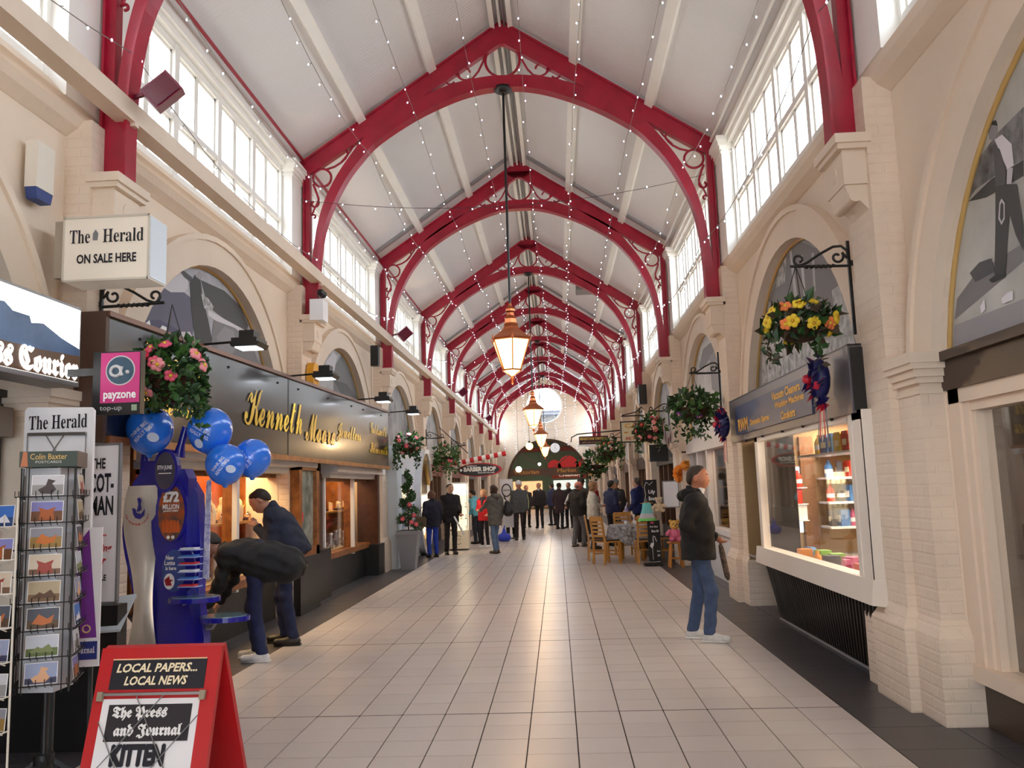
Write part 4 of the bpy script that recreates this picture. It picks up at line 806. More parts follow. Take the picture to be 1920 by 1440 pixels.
# ------------------------------------------------------------------ murals: printed photographs in the arch heads
def gmat(v, b=0): return plain(int(v*1.02), v, int(v*1.03)+b, .55)
def noisegrey(name, a, b, sc, tint=0):
    return mat(name, (a, a-1, a+tint), .5, noise=.5, nscale=sc, col2=(b, b-1, b+tint))
def tymp(c, r=2.05, zb=2.36, n=36):
    a = math.asin((zb-AZ)/r); return [(c+r*math.cos(a+(PI-2*a)*i/n), AZ+r*math.sin(a+(PI-2*a)*i/n)) for i in range(n+1)]
def inside(p, c, r=2.04): return p if (p[0]-c)**2+(p[1]-AZ)**2 <= r*r else (c+(p[0]-c)*r/math.hypot(p[0]-c, p[1]-AZ), AZ+(p[1]-AZ)*r/math.hypot(p[0]-c, p[1]-AZ))
def mural(s, k, label, base, shapes=(), zb=2.36):
    c = AY(k)+BAY/2; X = WX(s, 3.19); t = thing('photo_mural', label, 'mural', (X, c, zb), 0, 'black and white photo murals in the arch heads')
    m = MB(); m.prism([(y-c, z-zb) for y, z in tymp(c, 2.055, zb)], (s*.02, 0, 0), YP, ZP, (-s*.02, 0, 0), base); m.build('print', t)
    if shapes:
        m = MB()
        for i, (pts, mt) in enumerate(shapes):
            P = []
            for q in pts:
                w = onx(q[0], q[1], X); yz = inside((w[1], max(w[2], zb+.005)), c); P.append((yz[0]-c, yz[1]-zb))
            m.add([(-s*(.0006+.0005*i), y, z) for y, z in P], [tuple(range(len(P)))], mt)
        m.build('printed_figures', t)
    m = MB(); fr = tymp(c, 2.055, zb); m.tube([(-s*.01, y-c, z-zb) for y, z in fr], .018, mat('gilt_bead', (196, 160, 96), .5), 6); m.build('bead_frame', t); return t
PB = 22  # printed bluish greys
_sepia = noisegrey('mural_harbour', 196, 160, 1.5, -6)
G = lambda v: gmat(v)
mural(1, -1, 'sepia harbour photo mural with man in waistcoat carrying a rope, nearest right arch', _sepia, [
    ([(1776, 668), (1920, 620), (1920, 560), (1790, 610)], G(150)), ([(1790, 600), (1920, 490), (1920, 455), (1830, 512), (1795, 560)], G(120)),
    ([(1812, 370), (1835, 290), (1870, 250), (1920, 200), (1920, 300), (1880, 320), (1830, 355)], noisegrey('mural_hillside', 70, 130, 9)), ([(1812, 375), (1860, 335), (1920, 300), (1920, 330), (1850, 370)], G(56)),
    ([(1852, 245), (1862, 224), (1870, 228), (1872, 246), (1866, 262), (1856, 262)], G(140)), ([(1851, 240), (1858, 226), (1868, 225), (1872, 236), (1860, 234), (1854, 250)], G(48)),
    ([(1866, 262), (1880, 252), (1898, 270), (1902, 310), (1890, 318), (1878, 290)], G(214)), ([(1864, 268), (1876, 280), (1888, 318), (1886, 350), (1868, 350), (1866, 310)], G(80)),
    ([(1890, 316), (1901, 314), (1896, 365), (1888, 368)], G(190)), ([(1868, 350), (1888, 345), (1908, 345), (1920, 420), (1920, 470), (1906, 440), (1894, 400), (1886, 515), (1866, 515), (1868, 420)], G(58)),
    ([(1856, 525), (1870, 514), (1888, 512), (1886, 520), (1862, 530)], G(40)), ([(1820, 512), (1838, 492), (1860, 484), (1866, 508), (1830, 528)], G(74)),
    ([(1876, 380), (1880, 372), (1886, 380), (1886, 410), (1880, 422), (1874, 410)], G(196)), ([(1878, 384), (1881, 378), (1884, 384), (1884, 408), (1880, 416), (1877, 408)], G(60)),
    ([(1840, 575), (1848, 560), (1850, 580), (1842, 588)], G(225)), ([(1880, 560), (1892, 548), (1902, 545), (1902, 562), (1882, 570)], G(222))])
mural(-1, 0, 'street celebration photo mural with tall figure above the jeweller fascia', noisegrey('mural_street', 190, 150, 2., 6), [
    ([(262, 612), (275, 580), (300, 538), (345, 548), (360, 560), (365, 600), (360, 640), (390, 660), (410, 690), (330, 660)], gmat(92, 18)), ([(262, 612), (268, 600), (300, 600), (338, 620), (330, 660), (290, 640)], gmat(70, 30)),
    ([(300, 535), (335, 512), (352, 512), (352, 540), (345, 548), (320, 548)], G(196)), ([(336, 508), (345, 508), (360, 520), (358, 530), (345, 520)], G(70)),
    ([(355, 530), (365, 515), (375, 520), (380, 560), (390, 600), (398, 640), (380, 660), (366, 640), (358, 580)], G(48)), ([(366, 518), (372, 508), (380, 515), (376, 526)], G(150)),
    ([(376, 525), (420, 545), (450, 570), (465, 610), (462, 622), (420, 598), (396, 580), (385, 560)], G(66)), ([(390, 582), (420, 598), (470, 625), (472, 638), (430, 618), (390, 592)], G(206)),
    ([(376, 550), (390, 560), (400, 575), (396, 585), (382, 578)], noisegrey('mural_bunting', 120, 200, 20)), ([(400, 600), (440, 615), (470, 640), (488, 690), (420, 680), (395, 650)], G(120)),
    ([(325, 640), (340, 622), (355, 622), (364, 640), (362, 655)], G(200)), ([(405, 630), (420, 612), (436, 620), (445, 650), (430, 670), (408, 655)], G(140)), ([(455, 630), (470, 628), (474, 650), (456, 655)], G(70)),
    ([(272, 606), (279, 600), (281, 610), (275, 616)], WHT), ([(297, 618), (303, 610), (311, 614), (311, 624), (300, 624)], WHT)])
mural(1, 0, 'grey fish market photo mural behind the yellow flower basket', noisegrey('mural_market', 160, 118, 2.5), [
    ([(1440, 560), (1470, 470), (1500, 440), (1540, 470), (1575, 520), (1590, 600), (1500, 620)], G(112)), ([(1480, 470), (1484, 468), (1496, 560), (1490, 562)], G(176)), ([(1500, 480), (1505, 478), (1512, 560), (1508, 562)], G(186)), ([(1522, 475), (1526, 474), (1530, 545), (1526, 548)], G(170)),
    ([(1560, 545), (1580, 530), (1606, 570), (1615, 640), (1570, 620)], noisegrey('mural_nets', 130, 190, 12)), ([(1455, 500), (1475, 480), (1472, 530), (1455, 540)], noisegrey('mural_crates', 110, 190, 12)),
    ([(1430, 640), (1520, 640), (1600, 630), (1610, 660), (1430, 720)], noisegrey('mural_fish', 200, 120, 10))])
mural(-1, 1, 'grey street photo mural with railings behind the yellow alarm box', noisegrey('mural_lane', 176, 140, 2.5), [
    ([(625, 690), (640, 660), (660, 690), (680, 740), (690, 790), (625, 740)], G(104)), ([(610, 680), (625, 660), (632, 668), (626, 700)], G(190)), ([(625, 712), (650, 720), (672, 745), (640, 740)], G(70))])
mural(1, 1, 'pale riverside photo mural behind the large ivy basket', noisegrey('mural_river', 206, 176, 2.), [
    ([(1310, 690), (1318, 655), (1335, 640), (1345, 650), (1320, 690)], G(120)), ([(1330, 668), (1340, 660), (1352, 690), (1352, 740), (1335, 730)], G(140))])
mural(-1, -1, 'plain grey photo mural in the arch above the newsagent', noisegrey('mural_quay', 170, 130, 2.), zb=2.9)
for k in range(2, 8):
    for s in (-1, 1):
        mural(s, k, 'small distant photo mural on the %s wall, arch %s' % ('left' if s < 0 else 'right', ('beyond the jeweller', 'above the barber', 'fourth from the end', 'third from the end', 'second from the end', 'last before the end')[k-2]), noisegrey('mural_far_%d' % ((k+s) % 3), 150+10*((k+s) % 3), 100, 2.))
# ------------------------------------------------------------------ RIGHT: first bay shop window
sf = thing('corner_shopfront', 'cream framed shop window under the sepia mural at the right edge', 'shopfront', (2.62, AY(0)-BAY/2, 0))
PK = plain(226, 206, 186, .45, name='cream_gloss'); BRN = mat('dark_brown_paint', (62, 46, 36), .4)
m = MB(); m.box(-.06, .1, -2.1, 2.1, 2.11, 2.35, BRN); m.box(-.1, .1, -2.1, 2.1, 2.3, 2.36, BRN); m.build('transom', sf)
m = MB()
for y0, y1, d in ((1.9, 2.1, -.04), (1.83, 1.9, -.02), (1.78, 1.83, .0), (-2.04, -1.85, -.03), (-.1, .1, -.02)): m.box(d, .1, y0, y1, .3, 2.12, PK)
for z0, z1, d in ((2.02, 2.13, -.04), (1.96, 2.02, -.01), (.28, .38, -.06)): m.box(d, .1, -2.04, 2.04, z0, z1, PK)
m.build('window_frame', sf); box('stall_riser', sf, 0, .1, -2.04, 2.04, 0, .28, BRN)
for a, b in ((.1, 1.78), (-1.85, -.1)): box('shop_pane', sf, .05, .06, a, b, .38, 1.96, mat_glass('reflective_glass', refl=.2))
m = MB(); m.box(1.4, 1.45, -2, 2, 0, 2.3, BRN); m.box(.1, 1.4, 2.0, 2.03, 0, 2.3, plain(92, 72, 56)); m.box(.1, 1.45, -2, 2, 0, .02, plain(110, 105, 104)); m.build('shop_interior', sf)
for z in (.9, 1.25, 1.6): box('shelf', sf, 1.0, 1.4, -1.9, 1.6, z, z+.03, WOODD)
lightbox_lamp((3.4, 3.3, 2.25), (255, 225, 180), 12, .6, 2.)
# ------------------------------------------------------------------ domestic spares shop in the second right bay
rs = thing('spares_shopfront', 'projecting spares shop bay window with blue signboard and ribbed black base', 'shopfront', (0, 0, 0))
SGR = mat('grey_metal_fascia', (112, 106, 110), .35, .4); BLUEP = mat('navy_panel', (46, 60, 98), .35); AMB = plain(240, 178, 60, .5)
box('fascia_panel', rs, 2.25, 2.42, 6.38, 10.78, 2.05, 2.57, SGR); box('fascia_end', rs, 2.262, 2.41, 6.36, 6.38, 2.07, 2.55, BLACK); box('fascia_top', rs, 2.25, 2.6, 6.38, 10.78, 2.565, 2.58, BLACK)
m = MB(); m.box(2.232, 2.25, 7.3, 10.38, 2.125, 2.47, BLUEP)
m.text(bold('RWM'), (2.232, 9.98, 2.23), YN, ZP, .5, .15, AMB, .003); m.text(bold('Domestic Spares'), (2.232, 9.18, 2.215), YN, ZP, .85, .085, AMB, .003)
m.text(bold('Vacuum Cleaners'), (2.232, 8.1, 2.41), YN, ZP, 1.0, .085, AMB, .003); m.text(bold('Washing Machines'), (2.232, 8.0, 2.3), YN, ZP, 1.0, .085, AMB, .003); m.text(bold('Cookers'), (2.232, 8.05, 2.19), YN, ZP, .5, .085, AMB, .003); m.build('signboard', rs)
m = MB()
for y in (6.9, 7.7, 8.4, 9.2, 10.0): m.ball((2.26, y, 2.045), .018, BLACK, 6, 4)
m.build('fixing_bolts', rs)
CW = plain(230, 220, 208, .4, name='ivory_paint')
m = MB(); m.box(2.28, 2.36, 6.3, 6.6, .8, 2.07, CW); m.box(2.28, 2.36, 9.56, 9.68, .8, 2.07, CW); m.box(2.28, 2.36, 6.3, 9.68, 2.0, 2.07, CW); m.box(2.27, 2.36, 6.5, 6.56, .8, 2.05, CW); m.build('window_frame', rs)
m = MB(); m.prism([(2.24, .64), (2.26, .82), (2.4, .82), (2.4, .62)], (0, 6.28, 0), XP, ZP, (0, 3.55, 0), CW); m.build('window_apron', rs)
m = MB(); m.add([(2.28, 6.29, .64), (2.8, 6.29, .72), (2.8, 6.29, 2.07), (2.28, 6.29, 2.07), (2.28, 6.32, .64), (2.8, 6.32, .72), (2.8, 6.32, 2.07), (2.28, 6.32, 2.07)], [(3, 2, 1, 0), (4, 5, 6, 7), (0, 1, 5, 4), (2, 3, 7, 6), (1, 2, 6, 5), (3, 0, 4, 7)], CW); m.build('side_return', rs)
box('shop_pane', rs, 2.31, 2.32, 6.6, 9.56, .82, 2.0, mat_glass('bay_window_glass', refl=.10))
RIB = mat('black_ribbed_timber', (34, 30, 30), .5); m = MB()
m.add([(2.34, 6.4, .64), (2.34, 9.78, .64), (2.48, 9.78, 0), (2.52, 6.95, 0), (2.9, 6.4, .64), (2.9, 9.78, .64), (2.9, 9.78, 0), (2.9, 6.95, 0)], [(0, 1, 2, 3), (0, 3, 7, 4), (1, 5, 6, 2), (4, 7, 6, 5)], RIB); m.build('stall_riser', rs)
m = MB()
for i in range(1, 44):
    t = (i+.5)/44; a = Vector((2.335, 6.4+t*3.38, .63)); b = Vector((2.475+.04*(1-t), 6.95+t*2.83, .0)); m = MB(); m.bar(a, b, .035, .014, RIB, up=(1, 0, 0)); m.build('slat', rs)
m = MB(); m.bar((2.49, 6.95, .012), (2.465, 9.8, .012), .012, .02, plain(150, 148, 150)); m.build('base_strip', rs)
m = MB(); m.box(4.6, 4.65, 6.2, 10.9, 0, 2.35, plain(214, 190, 150, name='shop_wall_tan')); m.box(2.4, 4.6, 10.85, 10.9, 0, 2.35, plain(160, 130, 90)); m.box(2.9, 4.6, 6.2, 6.25, 0, 2.35, plain(200, 190, 180)); m.box(2.92, 4.65, 6.3, 10.85, 0, .62, plain(140, 138, 140)); m.box(2.4, 4.6, 6.3, 10.85, .62, .64, plain(168, 166, 168, .15)); m.box(2.45, 4.6, 6.3, 10.85, 2.3, 2.35, plain(210, 205, 200)); m.build('shop_interior', rs)
for x, y, L_ in ((3.4, 7.0, 1.0), (3.6, 8.6, 1.0), (3.4, 9.9, .8)): m = MB(); m.box(x-.06, x+.06, y-L_/2, y+L_/2, 2.26, 2.3, glow('shop_tube', (255, 250, 238), 9)); m.build('ceiling_tube', rs)
for y in (7.2, 8.8, 10.2): lightbox_lamp((3.5, y, 2.24), (255, 236, 208), 42, .8, 1.0)
m = MB(); m.box(2.72, 3.06, 10.72, 10.8, .9, 1.72, glow('lit_cabinet_back', (206, 226, 255), 1.6)); m.build('lit_cabinet', rs)
for z in (1.05, 1.25, 1.45): box('cabinet_shelf', rs, 2.7, 3.08, 10.5, 10.72, z, z+.012, plain(220, 230, 240, .1))
box('doorway_panel', rs, 3.1, 3.27, 10.78, 10.84, .64, 2.1, plain(120, 82, 50))
for z in (.95, 1.25, 1.55, 1.85): box('shelf', rs, 3.3, 4.55, 10.4, 10.84, z, z+.025, plain(230, 226, 220))
box('hanging_rail', rs, 2.7, 3.0, 6.6, 9.5, 1.8, 1.82, CHROME)
def good(i):
    m = MB(); c = [(206, 60, 40), (230, 190, 60), (240, 240, 240), (70, 120, 180), (120, 170, 60), (190, 90, 130), (60, 60, 70), (222, 140, 60)][i % 8]
    if i % 3 == 0: m.box(-.06, .06, -.07, .07, 0, .2, plain(*c)); m.box(-.064, -.06, -.05, .05, .05, .13, WHT); nm = 'carton'
    elif i % 3 == 1: m.lathe([(.045, 0), (.05, .02), (.05, .13), (.03, .17), (.018, .18), (.018, .21), (0, .21)], (0, 0, 0), plain(*c), 10); m.lathe([(.0505, .05), (.0505, .1)], (0, 0, 0), WHT, 10); nm = 'bottle'
    else: m.prism([(-.07, 0), (.07, 0), (.08, .16), (.05, .2), (-.05, .2), (-.08, .16)], (-.03, 0, 0), YP, ZP, (.06, 0, 0), plain(*c)); m.box(-.035, -.031, -.04, .04, .06, .12, plain(250, 240, 200)); nm = 'packet'
    return nm, m.mesh(nm), c
_gd = [good(i) for i in range(24)]
_cn = {(206, 60, 40): 'red', (230, 190, 60): 'yellow', (240, 240, 240): 'white', (70, 120, 180): 'blue', (120, 170, 60): 'green', (190, 90, 130): 'pink', (60, 60, 70): 'charcoal', (222, 140, 60): 'orange'}
def goods(pts, where, grp):
    for i, p in enumerate(pts):
        nm, me, c = _gd[int(rng.integers(24))]; o = newobj(nm, me, None, p, random.uniform(-.3, .3)); tag(o, '%s %s %s' % (_cn[c], nm, where), nm, '%s %s %s' % (_cn[c], nm+'s', grp))
for j, z in enumerate((.975, 1.275, 1.575, 1.875)):
    goods([(3.38+i*.125, 10.58, z) for i in range(9)], 'on the %s back shelf of the spares shop' % ('lowest', 'second', 'third', 'top')[j], 'in the spares shop')
for j, z in enumerate((1.062, 1.262, 1.462)): goods([(2.76+i*.12, 10.6, z) for i in range(3)], 'on the %s glass shelf of the lit spares cabinet' % ('lowest', 'middle', 'top')[j], 'in the lit spares cabinet')
goods([(2.55+.12*(i % 2), 6.85+i*.21, .642) for i in range(12)], 'on the floor of the spares shop window', 'in the spares window')
goods([(2.85, 6.75+i*.22, 1.822) for i in range(12)], 'on the high rail of the spares shop window', 'on the high rail')
# doorway recess beside it with posted notices
dr = thing('shop_doorway', 'narrow dark shop doorway with posted notices beside the blue signboard', 'doorway', (2.62, 10.35, 0)); box('door_leaf', dr, .1, .15, -.5, .45, 0, 2.1, plain(92, 74, 60)); box('black_jamb', dr, -.2, .1, -.66, -.52, .65, 2.04, BLACK); box('black_jamb', dr, -.02, .1, .4, .48, .65, 2.04, BLACK)
for z0, z1, c in ((1.72, 2.0, (110, 150, 110)), (1.3, 1.68, (222, 214, 214)), (.95, 1.25, (226, 222, 214))): m = MB(); m.box(.09, .1, -.3, .2, z0, z1, plain(*c)); m.box(.086, .09, -.2, .1, z0+.08, z1-.08, plain(120, 110, 140)); m.build('notice', dr)
# ribbon rosettes
def rosette(p, label, sc=1.):
    t = thing('ribbon_rosette', label, 'rosette', p, 0, 'navy and red rosettes on the spares sign'); NV = mat('navy_satin', (34, 34, 92), .4); RS = mat('red_satin', (196, 30, 56), .4)
    m = MB()
    for i in range(60):
        a = rng.uniform(0, 2*PI); r = rng.uniform(.1, 1)*.16*sc; c = Vector((-.04-.12*sc*(1-(r/(.16*sc))**2)*rng.uniform(.4, 1), r*math.cos(a), r*1.35*math.sin(a))); d = Vector((-.5, math.cos(a), math.sin(a))).normalized(); s_ = .075*sc; u = d.orthogonal().normalized(); v = d.cross(u)
        m.add([c-u*s_*.5, c+d*s_+v*s_*.3, c+u*s_*.6, c-v*s_*.5], [(0, 1, 2), (0, 2, 3)], NV if rng.random() < .72 else RS)
    m.ball((-.06*sc, 0, 0), .13*sc, NV, 12, 8, (.6, 1, 1.3)); m.build('ribbon_loops', t)
    m = MB(); m.ball((-.16*sc, 0, 0), .04*sc, RS, 8, 6); m.build('centre_knot', t)
    for i, (dy, c) in enumerate(((-.06, NV), (-.02, RS), (.02, plain(230, 200, 180)), (.05, RS), (.08, NV))):
        m = MB(); m.add([(-.05, dy-.015, -.18*sc), (-.05, dy+.015, -.18*sc), (-.06, dy*1.8+.02, -.52*sc+.05*(i % 2)), (-.06, dy*1.8-.02, -.48*sc)], [(0, 1, 2, 3)], c); m.build('ribbon_tail', t)
    return t
rosette((2.2, 6.75, 2.36), 'large navy and red rosette at the near end of the blue sign'); rosette((2.2, 10.66, 2.28), 'navy and red rosette at the far end of the blue sign')
# ------------------------------------------------------------------ baskets and brackets on the right wall
by = basket('hanging_basket', 'hanging basket of yellow and orange begonias in front of the fish market mural', (1.95, 6.52, 2.76), (.29, .29, .17), [F_YEL, F_YEL, F_ORG], 230, 3, .1, [mat('leaf_bronze', (70, 58, 44), .5), LEAF[0], LEAF[2]], nf=18, hang=.48)
bracket('wall_bracket', 'scrolled black iron bracket with long strap over the spares shop', (2.36, 6.5, 3.22), PI, .46, (-.55, .2))
basket('hanging_basket', 'large dark ivy basket above the toy shop', (1.98, 11.9, 2.62), (.34, .34, .24), [F_PUR, F_WHT], 300, 6, .12, LEAF[:3], nf=6, hang=.5)
bracket('wall_bracket', 'scrolled black iron bracket above the ivy basket', (2.36, 11.85, 3.1), PI, .42, (-.5, .3))
basket('hanging_basket', 'basket of pink and red roses below the cafe sign', (1.95, 17.3, 2.66), (.32, .32, .3), [F_PINK, F_RED, F_ROSE], 260, 3, .12, LEAF, nf=14, hang=.4)
bracket('wall_bracket', 'scrolled black iron bracket above the rose basket', (2.36, 17.3, 3.05), PI, .42, (-.3, .3))
basket('hanging_basket', 'mixed flower basket hanging beyond the cafe tables', (1.7, 26.5, 2.62), (.42, .42, .36), [F_ROSE, F_WHT, F_ORG], 240, 3, .16, LEAF, nf=14, hang=.4)
basket('hanging_basket', 'dark trailing basket furthest along the right side', (1.35, 30.5, 2.3), (.55, .5, .42), [F_WHT, F_YEL], 240, 3, .18, LEAF[:3], nf=10, hang=.4)
bracket('wall_bracket', 'scrolled black bracket holding the mixed basket beyond the cafe', (2.36, 26.5, 3.05), PI, .66, (-.3, .3)); bracket('wall_bracket', 'long scrolled bracket holding the furthest right basket', (2.36, 30.5, 2.75), PI, 1.0, (-.3, .3))
basket('hanging_basket', 'pink trailing basket at the end of the jeweller fascia', (-3.02, 16.8, 2.5), (.28, .28, .24), [F_PINK, F_ROSE], 220, 7, .1, LEAF[:3], nf=8, hang=.4)
basket('hanging_basket', 'green trailing basket with pink rim beside the barber shop', (-2.88, 21.6, 2.42), (.33, .33, .32), [F_PINK], 260, 9, .12, [LEAF[1], LEAF[3], LEAF[0]], nf=7, hang=.45)
bracket('wall_bracket', 'scrolled black bracket over the white shopfront', (-3.46, 22.1, 2.95), 0, .5, (-.2, .25)); bracket('wall_bracket', 'scrolled black bracket over the barber shop', (-3.46, 27.4, 3.0), 0, .5, (-.2, .25))
sp2 = thing('wall_speaker', 'square black loudspeaker high on the right wall beyond the toy shop', 'loudspeaker', (2.3, 21.6, 3.9)); box('cabinet', sp2, -.1, .1, -.12, .12, -.28, .22, BLACK); box('grille', sp2, -.09, .09, -.128, -.12, -.25, .19, plain(44, 42, 44))
# pub-style flag signs
cs = thing('flag_sign', 'yellow hanging cafe flag sign on scrolled bracket', 'sign', (2.15, 21.9, 2.93)); box('panel', cs, -.42, .36, 0, .04, -.26, .26, plain(236, 222, 186)); m = MB()
for q in ((-.44, .38, .25, .28), (-.44, .38, -.28, -.25), (-.44, -.41, -.28, .28), (.35, .38, -.28, .28)): m.box(q[0], q[1], -.01, .05, q[2], q[3], BLACKM)
m.build('frame', cs); m = MB(); m.text(boldit('CAFE'), (-.05, 0, .16), XP, ZP, .55, .12, plain(230, 160, 40)); m.box(-.15, .05, -.004, 0, -.07, .02, INK); m.box(-.1, -.02, -.004, 0, .02, .08, INK); m.box(-.35, -.24, -.004, 0, -.03, .0, plain(220, 150, 50)); m.text(bold('AND TAKE AWAY'), (-.02, 0, -.17), XP, ZP, .6, .09, plain(206, 60, 40)); m.build('lettering', cs)
m = MB(); m.tube([(-.4, .02, .42), (.3, .02, .42)], .016, BLACKM); m.tube([(-.38, .02, .44)]+[(x, .02, z) for x, z in ((0, .52), (.2, .7), (.28, .78))], .014, BLACKM); m.tube([(x, .02, z) for x, z in scroll(.12, .55, .09, .02, 0, 7)], .012, BLACKM, 5); m.build('scroll_bracket', cs)
ts = thing('flag_sign', 'long brown flag sign with white lower edge on curved rail', 'sign', (1.22, 27, 3.03)); box('panel', ts, -.46, .48, 0, .04, -.14, .12, plain(70, 34, 40)); box('white_edge', ts, -.5, .52, .005, .035, -.2, -.14, WHT); m = MB(); m.text(bold('BRAESTONE TARTANS'), (0, 0, .04), XP, ZP, .85, .08, plain(226, 190, 90)); m.text('gifts and souvenirs', (-.05, 0, -.08), XP, ZP, .6, .05, plain(206, 170, 110)); m.build('lettering', ts); m = MB(); m.tube([(-.72, .02, -.05), (-.7, .02, .1), (-.5, .02, .2), (.95, .02, .28)], .02, BLACKM); m.build('rail', ts)
# ------------------------------------------------------------------ toy shop in the third right bay
ty = thing('toy_shopfront', 'white panelled toy shop window with fancy pediment', 'shopfront', (0, 0, 0)); TW = plain(222, 218, 216, .45, name='toyshop_white')
box('stall_riser', ty, 2.6, 2.7, 12.1, 16.2, 0, .74, TW); box('sill', ty, 2.52, 2.7, 12.1, 16.2, .74, .82, TW); box('fascia', ty, 2.5, 2.7, 12.0, 16.2, 2.1, 2.35, TW); 
for y in (12.1, 14.25, 15.2, 16.1): box('mullion', ty, 2.55, 2.68, y, y+.14, .8, 2.1, TW)
for y0, y1 in ((12.24, 14.25), (14.4, 15.2), (15.35, 16.1)): box('shop_pane', ty, 2.63, 2.64, y0, y1, .82, 2.1, SHOPGLASS)
m = MB(); m.prism([(0, 0), (1.6, 0), (1.5, .1), (1.2, .12), (1.1, .35), (.8, .45), (.5, .35), (.4, .12), (.1, .1)], (2.54, 13.0, 2.36), YP, ZP, (.06, 0, 0), TW); m.prism([(.22*math.cos(i*PI/12), .3*math.sin(i*PI/12)) for i in range(24)], (2.52, 12.9, 2.42), YP, ZP, (.03, 0, 0), plain(206, 222, 216, .2)); m.build('pediment', ty)
m = MB(); m.box(3.6, 3.65, 12, 16.3, 0, 2.34, plain(150, 100, 76)); m.box(2.7, 3.6, 12.0, 16.3, .7, .74, plain(120, 80, 60)); m.box(2.7, 3.65, 12, 16.3, 2.3, 2.34, TW); m.build('display_case', ty)
for z in (1.1, 1.45, 1.8): box('shelf', ty, 3.0, 3.5, 12.2, 16.1, z, z+.03, plain(150, 110, 80))
lightbox_lamp((3.0, 13.2, 2.28), (255, 220, 180), 14, .5, 1.6)
def plush(name, loc, label, col, belly, sc=1., sit=True):
    t = thing(name, label, 'plush toy', loc, 0, None); f = mat('plush_%d_%d_%d' % col, col, .95, bump=.8, bscale=120); b = mat('plush_%d_%d_%d' % belly, belly, .95, bump=.8, bscale=120)
    m = MB(); m.ball((0, 0, .13*sc), .11*sc, f, 12, 9, (1, .85, 1.15)); m.build('body', t); m = MB(); m.ball((0, -.02*sc, .31*sc), .09*sc, b, 12, 9); m.ball((0, -.1*sc, .29*sc), .04*sc, b, 8, 6)
    for s in (-1, 1): m.ball((s*.07*sc, 0, .38*sc), .032*sc, b, 8, 6)
    m.build('head', t); m = MB(); 
    for s in (-1, 1): m.ball((s*.035*sc, -.1*sc, .33*sc), .012*sc, INK, 6, 5)
    m.ball((0, -.138*sc, .3*sc), .014*sc, INK, 6, 5); m.build('face', t)
    for s in (-1, 1):
        m = MB(); m.tube([(s*.09*sc, -.02*sc, .2*sc), (s*.16*sc, -.08*sc, .14*sc)], [.042*sc, .035*sc], f, 8); m.build('arm', t)
        m = MB(); m.tube([(s*.07*sc, -.03*sc, .05*sc), (s*.09*sc, -.18*sc, .04*sc), (s*.09*sc, -.2*sc, .07*sc)], [.05*sc, .042*sc, .045*sc], f, 8); m.build('leg', t)
    return t
_pc = [(206, 150, 70), (150, 110, 80), (226, 226, 226), (200, 80, 60), (90, 120, 160), (220, 170, 90), (120, 120, 110), (170, 60, 90)]; _pn = ('honey', 'brown', 'white', 'red', 'blue', 'tan', 'grey', 'plum')
for j, z in enumerate((.742, 1.13, 1.48, 1.83)):
    for i in range(5):
        c = _pc[(i*3+j*2) % 8]; plush('plush_toy', (2.98 if z < 1 else 3.2, 12.5+i*.38, z), '%s plush toy on the %s of the toy shop window' % (_pn[(i*3+j*2) % 8], ('floor', 'lowest shelf', 'middle shelf', 'top shelf')[j])+', number %s along' % ('one', 'two', 'three', 'four', 'five')[i], c, tuple(min(255, v+30) for v in c), .75)
for o in list(COL.objects):
    if o.name.startswith('plush_toy'): o.rotation_euler = (0, 0, -PI/2)
ot = plush('hanging_plush', (2.28, 16.35, 1.72), 'orange plush toy hung on the pilaster beyond the toy shop', (236, 130, 40), (236, 150, 60), 1.0); ot.rotation_euler = (.9, 0, .8)
bx = thing('wall_speaker', 'wide black loudspeaker box below the rose basket', 'loudspeaker', (2.22, 18.3, 2.22)); box('cabinet', bx, -.2, .2, -.15, .15, -.18, .18, BLACK); box('bracket_plate', bx, .2, .32, -.05, .05, -.1, .1, GREYM); box('grille', bx, -.18, .18, -.16, -.15, -.16, .16, plain(40, 38, 40))
# ------------------------------------------------------------------ generic shopfronts further along
def far_shop(s, k, label, fasc, glowc, e, riser=(40, 36, 36)):
    c = AY(k)+BAY/2; t = thing('arcade_shopfront', label, 'shopfront', (WX(s, 3.2), c, 0)); B = lambda n, u0, u1, y0, y1, z0, z1, m: box(n, t, *sorted((s*(u0), s*(u1))), y0, y1, z0, z1, m)
    B('fascia', -.08, .15, -2.04, 2.04, 2.0, 2.35, plain(*fasc)); B('stall_riser', 0, .15, -2.04, 2.04, 0, .55, plain(*riser)); FRM = plain(90, 60, 40, .4)
    for y in (-2.04, -.95, .25, 1.1, 1.92): B('mullion', -.03, .1, y, y+.12, .55, 2.0, FRM)
    for y0, y1 in ((-1.92, -.95), (-.83, .25), (.37, 1.1), (1.22, 1.92)): B('shop_pane', .04, .05, y0, y1, .55, 2.0, SHOPGLASS)
    B('display_back', .9, .95, -2.0, 2.0, 0, 2.1, mat('display_glow_%d_%d_%d' % glowc, glowc, .6, noise=.6, nscale=7., emit=glowc, estr=e))
    B('display_side', .1, .95, 2.0, 2.04, 0, 2.1, FRM); B('display_side', .1, .95, -2.04, -2.0, 0, 2.1, FRM); B('display_top', .1, .95, -2.04, 2.04, 2.0, 2.05, FRM); B('display_shelf', .2, .85, -2.0, 2.0, .55, .58, PINE)
    for q in range(7):
        m = MB(); h = random.uniform(.3, 1.0); cc = random.choice([(200, 60, 60), (230, 220, 200), (60, 90, 150), (210, 170, 80), (60, 50, 50), (150, 60, 120)]); m.lathe([(.1, 0), (.14, .05), (.15, h*.6), (.08, h*.85), (.05, h), (0, h)], (0, 0, 0), plain(*cc), 10); m.build('display_stock', t, (s*.5, -1.7+q*.55, .58))
    return t
